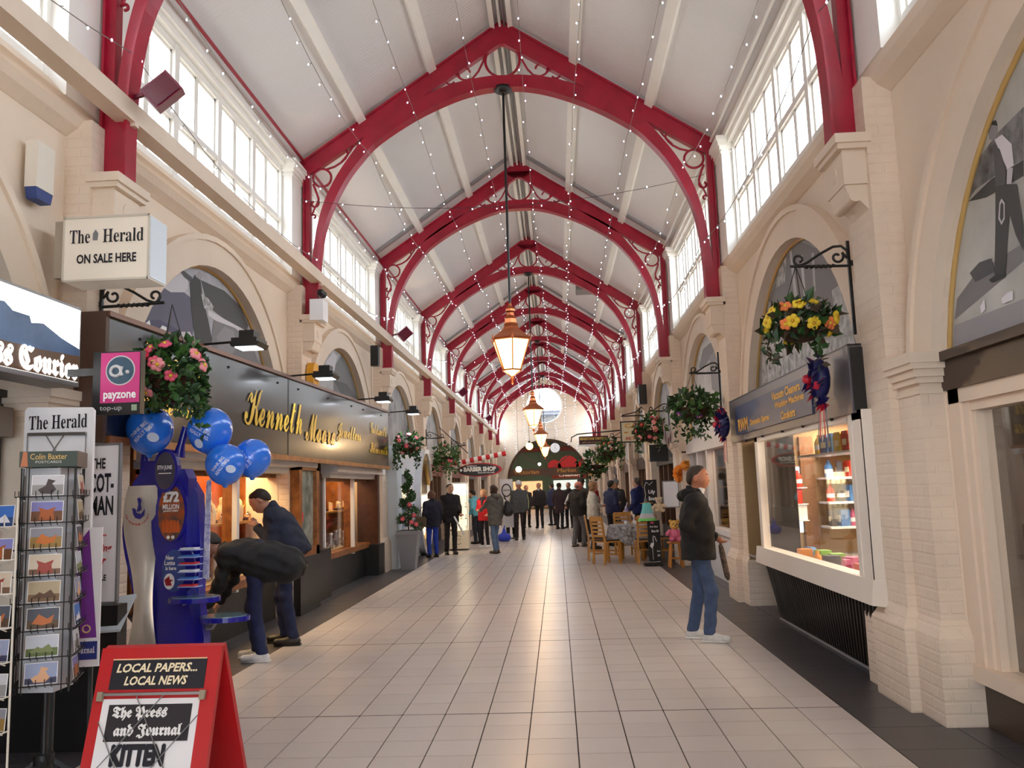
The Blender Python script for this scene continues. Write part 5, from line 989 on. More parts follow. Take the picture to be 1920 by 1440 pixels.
far_shop(1, 2, 'cafe front with dark glazing behind the pine chairs', (48, 44, 44), (120, 96, 70), .15)
far_shop(1, 3, 'dim shopfront beyond the cafe on the right', (60, 40, 40), (150, 120, 90), .3); far_shop(1, 4, 'brown shopfront under the long flag sign', (90, 60, 50), (190, 150, 110), .4); far_shop(1, 5, 'far dark shopfront on the right', (50, 40, 60), (160, 130, 110), .4); far_shop(1, 6, 'second last shopfront on the right before the gable', (70, 40, 40), (160, 130, 110), .4)
far_shop(-1, 3, 'barber shop front with lit window on the left', (130, 50, 44), (240, 220, 190), .9); far_shop(-1, 4, 'warm lit shopfront beyond the barber', (110, 60, 50), (230, 180, 130), .8); far_shop(-1, 5, 'far lit shopfront on the left', (60, 50, 50), (220, 190, 160), .8); far_shop(-1, 6, 'second last shopfront on the left before the gable', (60, 50, 50), (200, 180, 160), .6)
# ------------------------------------------------------------------ white shop with giant C ring
wc = thing('ring_shopfront', 'white shopfront with giant gilt C shaped ring around its window', 'shopfront', (0, 0, 0)); WG = plain(226, 230, 236, .3, name='white_lacquer')
m = MB(); m.prism([(17.15, 0), (17.15, 2.5), (22.3, 2.66), (22.3, 0)], (-3.7, 0, 0), YP, ZP, (.28, 0, 0), WG); m.build('front_panel', wc)
m = MB(); m.box(-3.62, -3.3, 17.05, 17.6, 0, 2.52, plain(206, 216, 224)); m.box(-3.42, -3.405, 18.0, 18.7, .5, 1.95, plain(150, 170, 190, .1)); m.build('side_pier', wc)
def cring(r0, r1, x, th, mt, a0=.45, a1=5.85): m = MB(); A = [(r0*.78*math.cos(a), r0*math.sin(a)) for a in np.linspace(a0, a1, 40)]; B = [(r1*.78*math.cos(a), r1*math.sin(a)) for a in np.linspace(a0, a1, 40)]; m.band(A, B, (x, 20.9, 1.3), YP, ZP, (th, 0, 0), mt); return m
cring(.95, 1.22, -3.43, .12, mat('gilt_ring', (180, 150, 96), .3, .6)).build('gilt_ring', wc); cring(1.2, 1.3, -3.43, .16, WG).build('ring_edge', wc)
m = MB(); m.box(-3.425, -3.41, 20.3, 21.7, .45, 1.45, glow('ring_window_glow', (255, 232, 190), 1.5)); m.box(-3.42, -3.4, 20.3, 21.7, 1.5, 2.1, WOODD); m.build('ring_window', wc)
dc = thing('display_cabinet', 'tall glass jewellery cabinet glowing white with C logo base', 'cabinet', (-2.62, 22.0, 0)); CG = glow('cabinet_back_light', (255, 236, 200), .8)
box('base', dc, -.26, .26, -.18, .2, .04, .5, plain(236, 226, 206)); box('plinth', dc, -.24, .24, -.16, .18, 0, .04, BLACK); box('back_light', dc, -.24, .24, .15, .17, .5, 1.72, CG); box('top', dc, -.26, .26, -.18, .2, 1.72, 1.76, SILVER)
for x in (-.26, .235): box('corner_post', dc, x, x+.025, -.18, -.155, .5, 1.72, SILVER)
for z in (.8, 1.1, 1.4): box('glass_shelf', dc, -.23, .23, -.15, .15, z, z+.01, plain(220, 236, 236, .1))
m = MB(); m.tube([(.09*math.cos(a), -.183, .27+.11*math.sin(a)) for a in np.linspace(.7, 5.5, 20)], .008, plain(120, 100, 70), 5); m.text('CLOGAU', (.02, -.18, .29), XP, ZP, .12, .03, plain(120, 100, 70)); m.text('GOLD', (.02, -.18, .25), XP, ZP, .07, .02, plain(120, 100, 70)); m.build('logo', dc)
for i in range(16):
    k = (1, 2, 4, 0)[i % 4]; o = newobj(_jn[k], _jm[k], None, (-2.82+(i % 4)*.13, 21.98, (.5, .81, 1.11, 1.41)[i//4]), -PI/2); tag(o, '%s on the %s of the glowing glass cabinet' % (_jl[k], ('floor', 'lowest shelf', 'middle shelf', 'top shelf')[i//4]), _jn[k].replace('_', ' '), 'jewellery in the glowing cabinet')
lightbox_lamp((-2.62, 21.95, 1.7), (255, 240, 210), 10, .4, .2)
# topiary in a tall grey planter
tp = thing('topiary_planter', 'tall grey planter with spiral topiary and pink flowers', 'planter', (-3.06, 17.0, 0)); PL = mat('grey_planter', (140, 142, 148), .35, .2)
m = MB(); v0 = [(-.14, -.14), (.14, -.14), (.14, .14), (-.14, .14)]; v1 = [(x*1.5, y*1.5) for x, y in v0]; m.add([(x, y, 0) for x, y in v0]+[(x, y, .72) for x, y in v1], [(3, 2, 1, 0)]+[(i, (i+1) % 4, (i+1) % 4+4, i+4) for i in range(4)], PL); m.box(-.22, .22, -.22, .22, .7, .78, PL); m.box(-.2, .2, -.2, .2, .78, .785, plain(50, 36, 28)); m.build('pot', tp)
m = MB(); m.tube([(0, 0, .78), (0, 0, 1.85)], .015, WOODD, 6); m.build('stem', tp); m = MB()
for i in range(75):
    t_ = i/74; a = t_*PI*7; r = .17*(1-t_)+.02; leaves(m, (r*math.cos(a), r*math.sin(a), .84+t_*1.1), (.09*(1-t_*.6), .09*(1-t_*.6), .07), 30, .05, LEAF[:3])
tag(m.build('foliage', tp), kind='stuff')
for x, y, z in ((.06, -.18, 1.3), (.14, -.15, 1.08), (-.08, -.2, 1.02), (.18, -.12, .9), (.1, -.2, .95)): newobj('flower', F_PINK, tp, (x, y, z)).rotation_euler = (PI/2, 0, 0)
# barber shop flag
bs = thing('barber_sign', 'black oval barber shop sign under red and white striped pole', 'sign', (-2.3, 24.5, 2.13)); BRD = plain(206, 30, 44, .35)
m = MB(); n = 13; P0, P1 = Vector((-.72, 0, .2)), Vector((.82, 0, .46))
for i in range(n):
    a = P0.lerp(P1, i/n); b = P0.lerp(P1, (i+1)/n); m.cyl(a, b, .075, .075, BRD if i % 2 == 0 else WHT, 12, cap=(i in (0, n-1)))
m.build('striped_pole', bs); m = MB(); m.prism([(.66*math.cos(i*PI/18), .2*math.sin(i*PI/18)) for i in range(36)], (.03, .06, 0), XP, ZP, (0, -.04, 0), BRD); m.prism([(.62*math.cos(i*PI/18), .17*math.sin(i*PI/18)) for i in range(36)], (0, .02, 0), XP, ZP, (0, -.04, 0), BLACK); m.build('oval_board', bs); m = MB(); m.text(bold('BARBER SHOP'), (.04, -.02, .02), XP, ZP, .95, .13, WHT, grow=.004); m.build('lettering', bs); m = MB(); m.text(bold('UPPERCUT'), (-.2, -.02, .115), XP, ZP, .3, .035, WHT); m.build('lettering', bs); m = MB(); m.text(bold('WALK-INS WELCOME'), (.22, -.02, -.09), XP, ZP, .5, .035, WHT); m.build('lettering', bs); m = MB(); m.ball((-.52, -.02, .0), .04, WHT, 8, 5, (1, .2, 1)); m.build('flower_mark', bs); m = MB(); m.tube([(-.72, .03, .1), (-1.1, .03, .1)], .02, BLACKM); m.tube([(-1.15, .03, 1.3), (-.3, .03, .5)], .014, BLACKM); m.build('support_arm', bs)
pb = thing('banner_stand', 'white banner with black ring logo beside the grey coat woman', 'banner', (-1.6, 26.2, 0)); m = MB(); m.box(-.2, .2, 0, .012, .35, 1.85, PAPER); m.tube([(.14*math.cos(i*PI/12), -.006, 1.5+.19*math.sin(i*PI/12)) for i in range(24)], .018, INK, 5, closed=True); m.text(bold('RESTORE'), (0, 0, 1.5), XP, ZP, .2, .04, INK); m.build('banner_cloth', pb); m = MB(); m.box(-.22, .22, -.1, .12, 0, .03, BLACK); m.bar((0, .02, .03), (0, .02, 1.85), .02, .02, BLACK); m.build('stand', pb)
# ------------------------------------------------------------------ hall beyond the far arch
hl = thing('far_hall', 'brown fascia with gilt lettering and green shop beyond the far arch', 'shopfront', (XC, YEND, 0)); MR = plain(110, 40, 36); GR = plain(70, 96, 84)
box('fascia', hl, -2.5, 2.5, .5, .7, 2.28, 2.72, plain(92, 62, 44)); m = MB(); m.text(bold('Victorian'), (-1.35, .5, 2.52), XP, ZP, 1.6, .26, plain(190, 130, 60)); m.build('gilt_lettering', hl); m = MB(); m.text(bold('Market'), (1.2, .5, 2.56), XP, ZP, 1.2, .24, plain(190, 130, 60)); m.build('gilt_lettering', hl)
box('side_wall', hl, -3.6, -3.5, .4, 14, 0, 5.0, CREAM); box('side_wall', hl, 3.5, 3.6, .4, 14, 0, 5.0, CREAM); box('roof', hl, -3.6, 3.6, .4, 14, 5.0, 5.1, CEIL); box('end_shop', hl, -3.5, 3.5, 8, 8.2, 0, 5.0, GR); box('red_band', hl, -3.5, 3.5, 7.9, 8, 4.1, 4.4, MR); box('shop_window', hl, .3, 2.6, 7.9, 8, .4, 2.0, glow('far_window', (210, 224, 220), .8)); box('shop_window', hl, -2.6, -.5, 7.9, 8, .4, 2.0, glow('far_window_warm', (236, 190, 140), .8)); box('red_fascia', hl, .2, 3.0, 6.5, 6.7, 2.1, 2.75, MR); m = MB(); m.text(bold('Creamery'), (1.5, 6.5, 2.3), XP, ZP, 1.6, .22, WHT); m.build('white_lettering', hl)
for x, r in ((1.4, .75), (2.5, .55), (.4, .5)): m = MB(); m.prism([(r*math.cos(i*PI/12), r*1.1*math.sin(i*PI/12)) for i in range(13)], (x, 7.3, 2.9), XP, ZP, (0, .6, 0), plain(190, 40, 56)); m.build('dome_awning', hl)
for x in (-1.6, 1.6): lightbox_lamp((XC+x, YEND+4, 4.9), (255, 224, 190), 60, 1., 3.)
ck = thing('station_clock', 'round white clock hanging beneath the far arch', 'clock', (-.05, YEND-.25, 3.95)); m = MB(); m.lathe([(.34, 0), (.34, .12), (0, .12)], (0, -.06, 0), BLACKM, 24, axis='y'); m.build('case', ck); m = MB(); m.prism([(.3*math.cos(i*PI/12), .3*math.sin(i*PI/12)) for i in range(24)], (0, -.062, 0), XP, ZP, (0, -.005, 0), WHT); m.bar((0, -.072, 0), (.03, -.072, .22), .02, .005, INK); m.bar((0, -.072, 0), (.13, -.072, -.05), .025, .005, INK); m.build('dial', ck); MB().tube([(0, 0, .34), (0, 0, .7), (0, .26, .72)], .012, BLACKM).build('hanger', ck)
# neighbouring building seen through the left clerestory
nb = thing('stone_building', 'grey stone building with slate roof seen through the left windows', 'building', (-16, 12, 0)); SN = mat('grey_stone', (84, 80, 76), .8, noise=.4, nscale=1.); SL = plain(58, 60, 68)
box('walls', nb, -4, 4, -14, 16, 0, 8.2, SN); m = MB(); m.prism([(-4.3, 8.2), (4.3, 8.2), (0, 11.4)], (0, -14.3, 0), XP, ZP, (0, 30.6, 0), SL); m.build('roof', nb)
for i in range(9): m = MB(); m.box(3.98, 4.05, -12+i*3, -11+i*3, 5.6, 7.4, plain(60, 66, 76, .1)); m.build('window', nb)
for y in (-9, 2, 12): m = MB(); m.box(-.6, .6, y, y+1.2, 10.4, 13.2, SN); m.build('chimney', nb)

nb2 = thing('gabled_building', 'grey building seen through the lower half of the round window', 'building', (XC, 74, 0)); box('walls', nb2, -8, 8, 0, 6, 0, 7.9, SN); m = MB(); m.prism([(-8.4, 7.9), (8.4, 7.9), (8.0, 8.3), (-8.0, 8.3)], (0, -.3, 0), XP, ZP, (0, 6.6, 0), SL); m.build('parapet', nb2)
for i in range(7): m = MB(); m.box(-6.6+i*2, -5.6+i*2, -.05, .02, 5.6, 7.2, plain(40, 44, 52, .1)); m.build('window', nb2)
# ------------------------------------------------------------------ lanterns
COP = mat('copper', (196, 112, 70), .3, .85); LG = glow('lantern_glass', (255, 214, 140), 3.2)
def lantern_parts():
    P = []; H = 6
    def hexp(r, z): return [(r*math.cos(PI/6+i*PI/3), r*math.sin(PI/6+i*PI/3), z) for i in range(6)]
    m = MB(); m.lathe([(.30, 0), (.31, .02), (.27, .05), (.2, .1), (.13, .16), (.11, .2), (.115, .22), (.095, .25), (.085, .31), (.09, .33), (.06, .36), (.05, .4), (.075, .42), (.07, .45), (.03, .5), (.015, .55), (0, .56)], (0, 0, .0), COP, 6, smooth=False)
    P.append(('canopy', m)); m = MB()
    for i in range(6):
        a, b = hexp(.285, 0)[i], hexp(.135, -.42)[i]; m.bar(a, b, .014, .014, COP)
    for r, z in ((.29, 0), (.138, -.42)):
        q = hexp(r, z)
        for i in range(6): m.bar(q[i], q[(i+1) % 6], .02, .02, COP)
    q = hexp(.135, -.42)
    for i in range(6): m.bar(q[i], (0, 0, -.52), .01, .01, COP)
    P.append(('glazing_bars', m)); m = MB(); m.lathe([(.0, -.62), (.02, -.6), (.012, -.57), (.035, -.54), (.02, -.51), (0, -.5)], (0, 0, 0), COP, 8); P.append(('finial', m))
    for i in range(6):
        m = MB(); a, b = hexp(.28, -.005), hexp(.132, -.415); m.add([a[i], a[(i+1) % 6], b[(i+1) % 6], b[i]], [(0, 1, 2, 3)], LG); P.append(('glass_pane', m))
    m = MB(); b = hexp(.132, -.425); m.add(b+[(0, 0, -.515)], [(i, (i+1) % 6, 6) for i in range(6)], LG); P.append(('glass_tip', m))
    m = MB(); 
    for i in range(6): x, y, _ = hexp(.3, 0)[i]; m.prism([(-.02, 0), (.02, 0), (0, .07)], (x, y, 0), (y/.3, -x/.3, 0), ZP, (x*.03, y*.03, 0), COP)
    P.append(('crest_points', m))
    return [(n, q.mesh(n)) for n, q in P]
LP_ = lantern_parts()
m = MB(); m.cyl((0, 0, .5), (0, 0, 3.74), .018, .018, BLACKM, 8); m.lathe([(.06, 3.66), (.13, 3.7), (.13, 3.75), (0, 3.75)], (0, 0, 0), BLACKM, 14); _rod = m.mesh('hanging_rod')
for i, k in enumerate((-1, 1, 3, 5, 7)):
    t = thing('lantern', 'copper hexagonal lantern glowing warm, '+('overhead behind the first arch', 'largest, hung from the nearest full arch', 'second along the aisle', 'third along the aisle', 'smallest and furthest')[i], 'lantern', (XC-.005, AY(k), 3.62), .12, 'copper lanterns on long rods')
    for n, me in LP_: newobj(n, me, t)
    newobj('hanging_rod', _rod, t)
    l = bpy.data.lights.new('lantern_bulb', 'POINT'); l.energy = 38; l.color = (1, .66, .34); l.shadow_soft_size = .1; lo = bpy.data.objects.new('lantern_bulb', l); COL.objects.link(lo); lo.parent = t; lo.location = (0, 0, -.75)
for p, nm, r in (((-.95, 30, 3.04), 'orange pendant globe glowing left of the lanterns', .13), ((-2.05, 45, 2.55), 'white pendant globe glowing before the far fascia', .16), ((-1.0, 49, 2.9), 'small bare bulb at the far arch', .09)):
    t = thing('pendant_globe', nm, 'pendant lamp', p); m = MB(); m.ball((0, 0, 0), r, glow('amber_globe' if 'orange' in nm else 'white_globe', (255, 190, 90) if 'orange' in nm else (255, 240, 214), 9), 14, 10); m.build('globe', t); m = MB(); m.tube([(0, 0, r), (0, 0, RZ(p[0]-XC)-p[2])], .008, BLACKM, 5); m.lathe([(.05, r-.02), (.04, r+.06), (0, r+.06)], (0, 0, 0), BLACKM, 10); m.build('flex', t)
# ------------------------------------------------------------------ fairy-light strings
WIREW = mat('pale_flex', (136, 128, 122), .6); WIRED = mat('dark_flex', (50, 48, 50), .6); FL = glow('fairy_bulb', (222, 230, 255), 6)
def sag(a, b, d, n): a, b = Vector(a), Vector(b); return [a.lerp(b, i/n)-Vector((0, 0, d*4*(i/n)*(1-i/n))) for i in range(n+1)]
def fairy(name_label, pts, step=.42, wire=None, r=.0085):
    t = thing('fairy_light_string', name_label, 'string lights', pts[0], 0, 'fairy light strings under the roof'); o = Vector(pts[0])
    m = MB(); m.tube([Vector(p)-o for p in pts], .004, wire or WIREW, 4); m.build('flex', t); m = MB(); acc = .1
    for a, b in zip(pts[:-1], pts[1:]):
        a, b = Vector(a), Vector(b); L_ = (b-a).length
        while acc < L_:
            p = a.lerp(b, acc/L_)-o; d = Vector(rng.normal(size=3)); d.z = -abs(d.z)*.6; d.normalize(); m.tube([p, p+d*.03], .0035, WIREW, 4); m.ball(p+d*.04, r, FL, 6, 4, (1, 1, 1.5)); acc += step*rng.uniform(.7, 1.3)
        acc -= L_
    tag(m.build('bulbs', t), kind='stuff')
_xs = (-2.6, -1.9, -1.2, -.35, .35, 1.05, 1.8, 2.55); _xn = ('left eave', 'left lower purlin', 'left slope', 'left of the ridge', 'right of the ridge', 'right slope', 'right lower purlin', 'right eave')
for i, x in enumerate(_xs):
    pts = []
    ks = [1.0+BAY*0, AY(0)+.2]+[AY(k) for k in range(1, 9)]
    for a, b in zip(ks[:-1], ks[1:]):
        za = min(7.2, RZ(x)-.75); s_ = sag((XC+x+.06*math.sin(a), a, za), (XC+x+.06*math.sin(b), b, za), .16+.08*math.sin(i*2+a), 8); pts += s_ if not pts else s_[1:]
    fairy('fairy light string running down the aisle, %s' % _xn[i], pts, .45 if i % 2 else .5)
for j, (y, z) in enumerate(((11.0, 5.75), (22.0, 5.2), (32, 4.8), (41, 4.6))):
    pts = sag((XC-2.85, y, z-.1), (XC+2.85, y+.6, z+.2), .28, 14); fairy('fairy light string crossing the aisle on a dark wire, %s' % ('nearest', 'second', 'third', 'furthest')[j], pts, .5, WIRED)
for s, n in ((-1, 'left'), (1, 'right')):
    pts = []
    for k in range(0, 9): q = sag((WX(s, 2.72), AY(k-1), 4.9+.25*(k % 2)), (WX(s, 2.72), AY(k), 4.9+.25*((k+1) % 2)), .25, 8); pts += q if not pts else q[1:]
    fairy('fairy light string looping along the %s clerestory sill' % n, pts, .38)
for i in range(9):
    x_ = -2.4+i*.6; a = Vector((XC+x_, AY(8)-.06, 8.05-.65*abs(x_)-.05)); fairy('fairy light curtain strand before the far gable, strand %s from the left' % ('one', 'two', 'three', 'four', 'five', 'six', 'seven', 'eight', 'nine')[i], [a, a-Vector((.05, 0, 1.6)), a-Vector((-.05, 0, 3.3))], .16, r=.012)
# ------------------------------------------------------------------ people: smooth surfaces grown around a posed skeleton
def snet(ops, res, wr=0.):
    """ops: ('c', a, b, ra, rb, k) tapered capsule joined smoothly; ('x', p, n) keeps the side n points to. Naive surface nets."""
    A = [np.array(o[1]) for o in ops if o[0] == 'c']+[np.array(o[2]) for o in ops if o[0] == 'c']; R = max(max(o[3], o[4]) for o in ops if o[0] == 'c')+.03
    lo = np.min(A, 0)-R; hi = np.max(A, 0)+R; n = np.ceil((hi-lo)/res).astype(int)+1
    ax = [lo[i]+res*np.arange(n[i]) for i in range(3)]; F = np.full(n, .5, np.float32)
    for o in ops:
        if o[0] == 'x':
            p, nn = np.array(o[1], float), np.array(o[2], float); nn = nn/np.linalg.norm(nn)
            d = -((ax[0][:, None, None]-p[0])*nn[0]+(ax[1][None, :, None]-p[1])*nn[1]+(ax[2][None, None, :]-p[2])*nn[2]); F = np.maximum(F, d); continue
        _, a, b, ra, rb, k = o; a, b = np.array(a, float), np.array(b, float); m = max(ra, rb)+.07+k
        i0 = np.maximum(((np.minimum(a, b)-m-lo)/res).astype(int), 0); i1 = np.minimum(((np.maximum(a, b)+m-lo)/res).astype(int)+2, n)
        sl = tuple(slice(i0[j], i1[j]) for j in range(3)); x = ax[0][sl[0]][:, None, None]-a[0]; y = ax[1][sl[1]][None, :, None]-a[1]; z = ax[2][sl[2]][None, None, :]-a[2]
        d = b-a; L2 = max(d@d, 1e-9); t = np.clip((x*d[0]+y*d[1]+z*d[2])/L2, 0, 1); D = np.sqrt((x-t*d[0])**2+(y-t*d[1])**2+(z-t*d[2])**2)-(ra+(rb-ra)*t)
        G = F[sl]
        if k > 0: h = np.maximum(k-np.abs(D-G), 0)/k; F[sl] = np.minimum(D, G)-h*h*k/4
        else: F[sl] = np.minimum(D, G)
    if wr:
        X, Y, Z = ax[0][:, None, None], ax[1][None, :, None], ax[2][None, None, :]
        F = F+wr*(np.sin(31*Z+9*X+5*np.sin(7*Y))*np.sin(17*X+13*Y-9*Z)+.6*np.sin(53*Z-21*Y+4*np.sin(11*X)))
    S = F < 0; c = S[:-1, :-1, :-1].astype(np.int8); cnt = np.zeros(c.shape, np.int8)
    for i in (0, 1):
        for j in (0, 1):
            for l in (0, 1): cnt += S[i:n[0]-1+i, j:n[1]-1+j, l:n[2]-1+l]
    act = (cnt > 0) & (cnt < 8); idx = np.full(c.shape, -1, np.int64); I = np.argwhere(act); idx[act] = np.arange(len(I))
    acc = np.zeros((len(I), 3)); w = np.zeros(len(I)); cor = [(i, j, l) for i in (0, 1) for j in (0, 1) for l in (0, 1)]
    for p in range(8):
        for q in range(p+1, 8):
            dd = [abs(cor[p][r]-cor[q][r]) for r in range(3)]
            if sum(dd) != 1: continue
            a = F[tuple((I+cor[p]).T)]; b = F[tuple((I+cor[q]).T)]; mm = (a < 0) != (b < 0); t = np.where(mm, a/np.where(a == b, 1, a-b), 0)
            P = np.array(cor[p])+t[:, None]*(np.array(cor[q])-np.array(cor[p])); acc += np.where(mm[:, None], P, 0); w += mm
    V = lo+res*(I+acc/np.maximum(w, 1)[:, None]); faces = []
    for axis in range(3):
        u, v = (axis+1) % 3, (axis+2) % 3; s0 = [slice(0, -1)]*3; s1 = [slice(0, -1)]*3; s1[axis] = slice(1, None)
        s0[u] = s0[v] = s1[u] = s1[v] = slice(1, -1); s0[axis] = slice(0, -1); a = S[tuple(s0)]; b = S[tuple(s1)]
        for flip, mk in ((False, a & ~b), (True, ~a & b)):
            E = np.argwhere(mk)
            if not len(E): continue
            off = np.zeros(3, int); off[u] = 1; off[v] = 1; E = E+off; du = np.zeros(3, int); du[u] = 1; dv = np.zeros(3, int); dv[v] = 1
            q = np.stack([idx[tuple(E.T)], idx[tuple((E-du).T)], idx[tuple((E-du-dv).T)], idx[tuple((E-dv).T)]], 1); q = q[(q >= 0).all(1)]
            faces.append(q[:, ::-1] if flip else q)
    Fc = np.concatenate(faces) if faces else np.zeros((0, 4), int); return V, Fc
def snobj(name, ops, res, m, parent, wr=0.):
    V, Fc = snet(ops, res, wr); me = bpy.data.meshes.new(name); me.from_pydata(V.tolist(), [], Fc.tolist()); me.materials.append(m); me.polygons.foreach_set('use_smooth', [True]*len(Fc)); me.update(); return newobj(name, me, parent)
def cloth(c, rough=.85): return mat('cloth_%d_%d_%d' % c, c, rough, noise=.25, nscale=14, bump=.35, bscale=70)
def skinm(c): return mat('skin_%d_%d_%d' % c, c, .5, noise=.12, nscale=20)
def person(label, loc, rz, h=1.75, top=(30, 30, 34), leg=(40, 50, 80), shoe=(30, 28, 28), hair=(50, 36, 26), skin=(206, 150, 124), bend=0., arms=('down', 'down'), stride=0., lift=0., head=(0, 0), hem=.86, bulk=1., style='short', res=.018, collar=None, group=None, hood=False, top_m=None, legw=1., lean=0., fold=.005):
    s = h/1.75; V3 = lambda *a: np.array(a, float)*s
    t = None; cb, sb = math.cos(bend), math.sin(bend); PV = V3(0, 0, .93)
    def up(p):   # rotate an upper-body point about the hips
        d = np.array(p, float)*s-PV; return PV+np.array([d[0], d[1]*cb+d[2]*sb, -d[1]*sb+d[2]*cb])+np.array([0, -sb*.18*s, 0])
    yaw, pit = head; Rz_ = Matrix.Rotation(yaw, 3, 'Z'); Rx_ = Matrix.Rotation(-pit-bend*.75, 3, 'X'); RH = np.array(Rz_ @ Rx_)
    neck = up((0, -.005, 1.47)); HC = neck+RH@V3(0, .035, .145)
    hd = lambda *a: HC+RH@V3(*a)
    SH = [up((sg*.165*bulk**.5, -.01, 1.375)) for sg in (-1, 1)]; EL, WR, HD = [], [], []
    for i, sg in enumerate((-1, 1)):
        a = arms[i]
        P = {'down': ((.235, -.03, 1.13), (.235, .05, .88)), 'pocket': ((.275, -.1, 1.15), (.15, .01, 1.02)), 'front': ((.23, -.0, 1.13), (.08, .22, 1.12)), 'chin': ((.2, .12, 1.13), (.05, .2, 1.36)), 'back': ((.25, -.12, 1.14), (.1, -.2, .98)), 'reach': ((.2, .16, 1.2), (.16, .38, 1.1)), 'hang': ((.2, .1, 1.16), (.17, .2, .92)), 'hold': ((.25, -.04, 1.13), (.22, .16, 1.0))}[a]
        e, w = up((sg*P[0][0], P[0][1], P[0][2])), up((sg*P[1][0], P[1][1], P[1][2]))
        if a == 'hang' and bend > .5: e = SH[i]+V3(0, .05, -.27); w = e+V3(-sg*.02, .12, -.2)
        EL.append(e); WR.append(w); d = (w-e)/np.linalg.norm(w-e); HD.append(d)
    HIP = [V3(sg*.085, 0, .90) for sg in (-1, 1)]; KN, AN, TO = [], [], []
    for i, sg in enumerate((-1, 1)):
        st = stride*(1 if i else -1); KN.append(V3(sg*.095, .03+st*.55+(.03 if st > 0 else 0), .495)); z = .085+(lift if st < 0 and lift else 0); AN.append(V3(sg*.10+lean, st-.02, z)); TO.append(V3(sg*.12+lean, st+.15, .04 if not (lift and st > 0) else .06))
    c = lambda a, b, ra, rb, k=.03: ('c', a, b, ra*s, rb*s, k*s)
    fr = max(.0095, res*.85)/s
    body = [c(hd(0, -.02, .02), hd(0, .005, .03), .088, .084), c(hd(0, .035, -.03), hd(0, .045, -.075), .062, .045, .04), c(hd(0, .03, .03), hd(0, .04, -.02), .07, .066), c(hd(0, .093, .005), hd(0, .108, -.028), .009, .015, .012), c(hd(0, .085, -.066), hd(0, .087, -.066), .02, .02, .02)]
    for sg in (-1, 1): body += [c(hd(sg*.082, -.01, .012), hd(sg*.084, -.018, -.03), .014, .011, .012), c(hd(sg*.03, .082, .022), hd(sg*.045, .074, .022), .012, .012, .012)]
    body += [c(neck-np.array([0, .01*s, .05*s]), hd(0, -.005, -.07), .056, .053), c(up((0, -.01, 1.0)), up((0, -.015, 1.33)), .085, .08, .05)]
    for i in (0, 1):
        body += [c(SH[i], EL[i], .045, .036), c(EL[i], WR[i], .035, .026), c(HIP[i], KN[i], .07, .05), c(KN[i], AN[i], .045, .035)]
        d = HD[i]; sg = (-1, 1)[i]; side = np.cross(d, [0, 0, 1.]); side = side/max(np.linalg.norm(side), 1e-6) if abs(d[2]) < .9 else np.array([0, 1., 0]); side = side-d*(side@d); side /= np.linalg.norm(side); nrm = np.cross(d, side)
        pal = WR[i]+d*.05*s; body += [c(WR[i], WR[i]+d*.075*s, .026, .03, .02), c(pal-side*.02*s, pal+side*.02*s+d*.02*s, .02, .02, .02)]
        for f, (o, L_) in enumerate(((-.032, .062), (-.011, .075), (.011, .07), (.031, .052))):
            b0 = WR[i]+d*.085*s+side*o*s; b1 = b0+(d*.6+nrm*.25*(1 if sg > 0 else -1))*L_*.6*s; b2 = b1+(d*.45+nrm*.6*(1 if sg > 0 else -1))*L_*.55*s; body += [c(b0, b1, fr, fr*.95, .006), c(b1, b2, fr*.95, fr*.85, .006)]
        b0 = WR[i]+d*.03*s-side*.03*s; body += [c(b0, b0+(d*.6-side*.6)*.05*s, fr*1.2, fr, .01), c(b0+(d*.6-side*.6)*.05*s, b0+(d*.95-side*.65)*.075*s, fr, fr*.85, .006)]
    bo = snobj('person', body, res, skinm(skin), None); bo.location = loc; bo.rotation_euler = (0, 0, rz); tag(bo, label, 'person', group)
    # eyes, brows, mouth
    m = MB(); wh = plain(226, 220, 214); hm = plain(*hair)
    for sg in (-1, 1):
        m.ball(hd(sg*.032, .088, .012), .0125*s, wh, 8, 6); m.ball(hd(sg*.032, .0975, .012), .007*s, plain(40, 30, 26), 6, 5)
    m.build('eyes', bo); m = MB()
    for sg in (-1, 1): m.tube([hd(sg*.015, .1, .032), hd(sg*.035, .097, .037), hd(sg*.05, .086, .032)], .005*s, hm, 5)
    m.build('eyebrows', bo); m = MB(); m.tube([hd(-.022, .096, -.052), hd(0, .105, -.05), hd(.022, .096, -.052)], .006*s, plain(150, 84, 76), 5); m.build('mouth', bo)
    # trousers
    kw = legw; ops = [c(V3(-.06, -.01, .93), V3(.06, -.01, .93), .108*bulk**.5, .108*bulk**.5, .04), c(V3(-.05, -.03, .92), V3(.05, -.03, .92), .09, .09, .05)]
    if bend > .6: ops.append(c(V3(0, -.1, .97), V3(0, -.02, 1.0), .14, .15, .06))
    for i in (0, 1): ops += [c(HIP[i], KN[i], .088*kw, .066*kw, .03), c(KN[i], AN[i], .066*kw, .058*kw, .03)]
    if not lift: ops.append(('x', V3(0, 0, .075), (0, 0, 1)))
    snobj('trousers', ops, res, cloth(leg), bo, .0035)
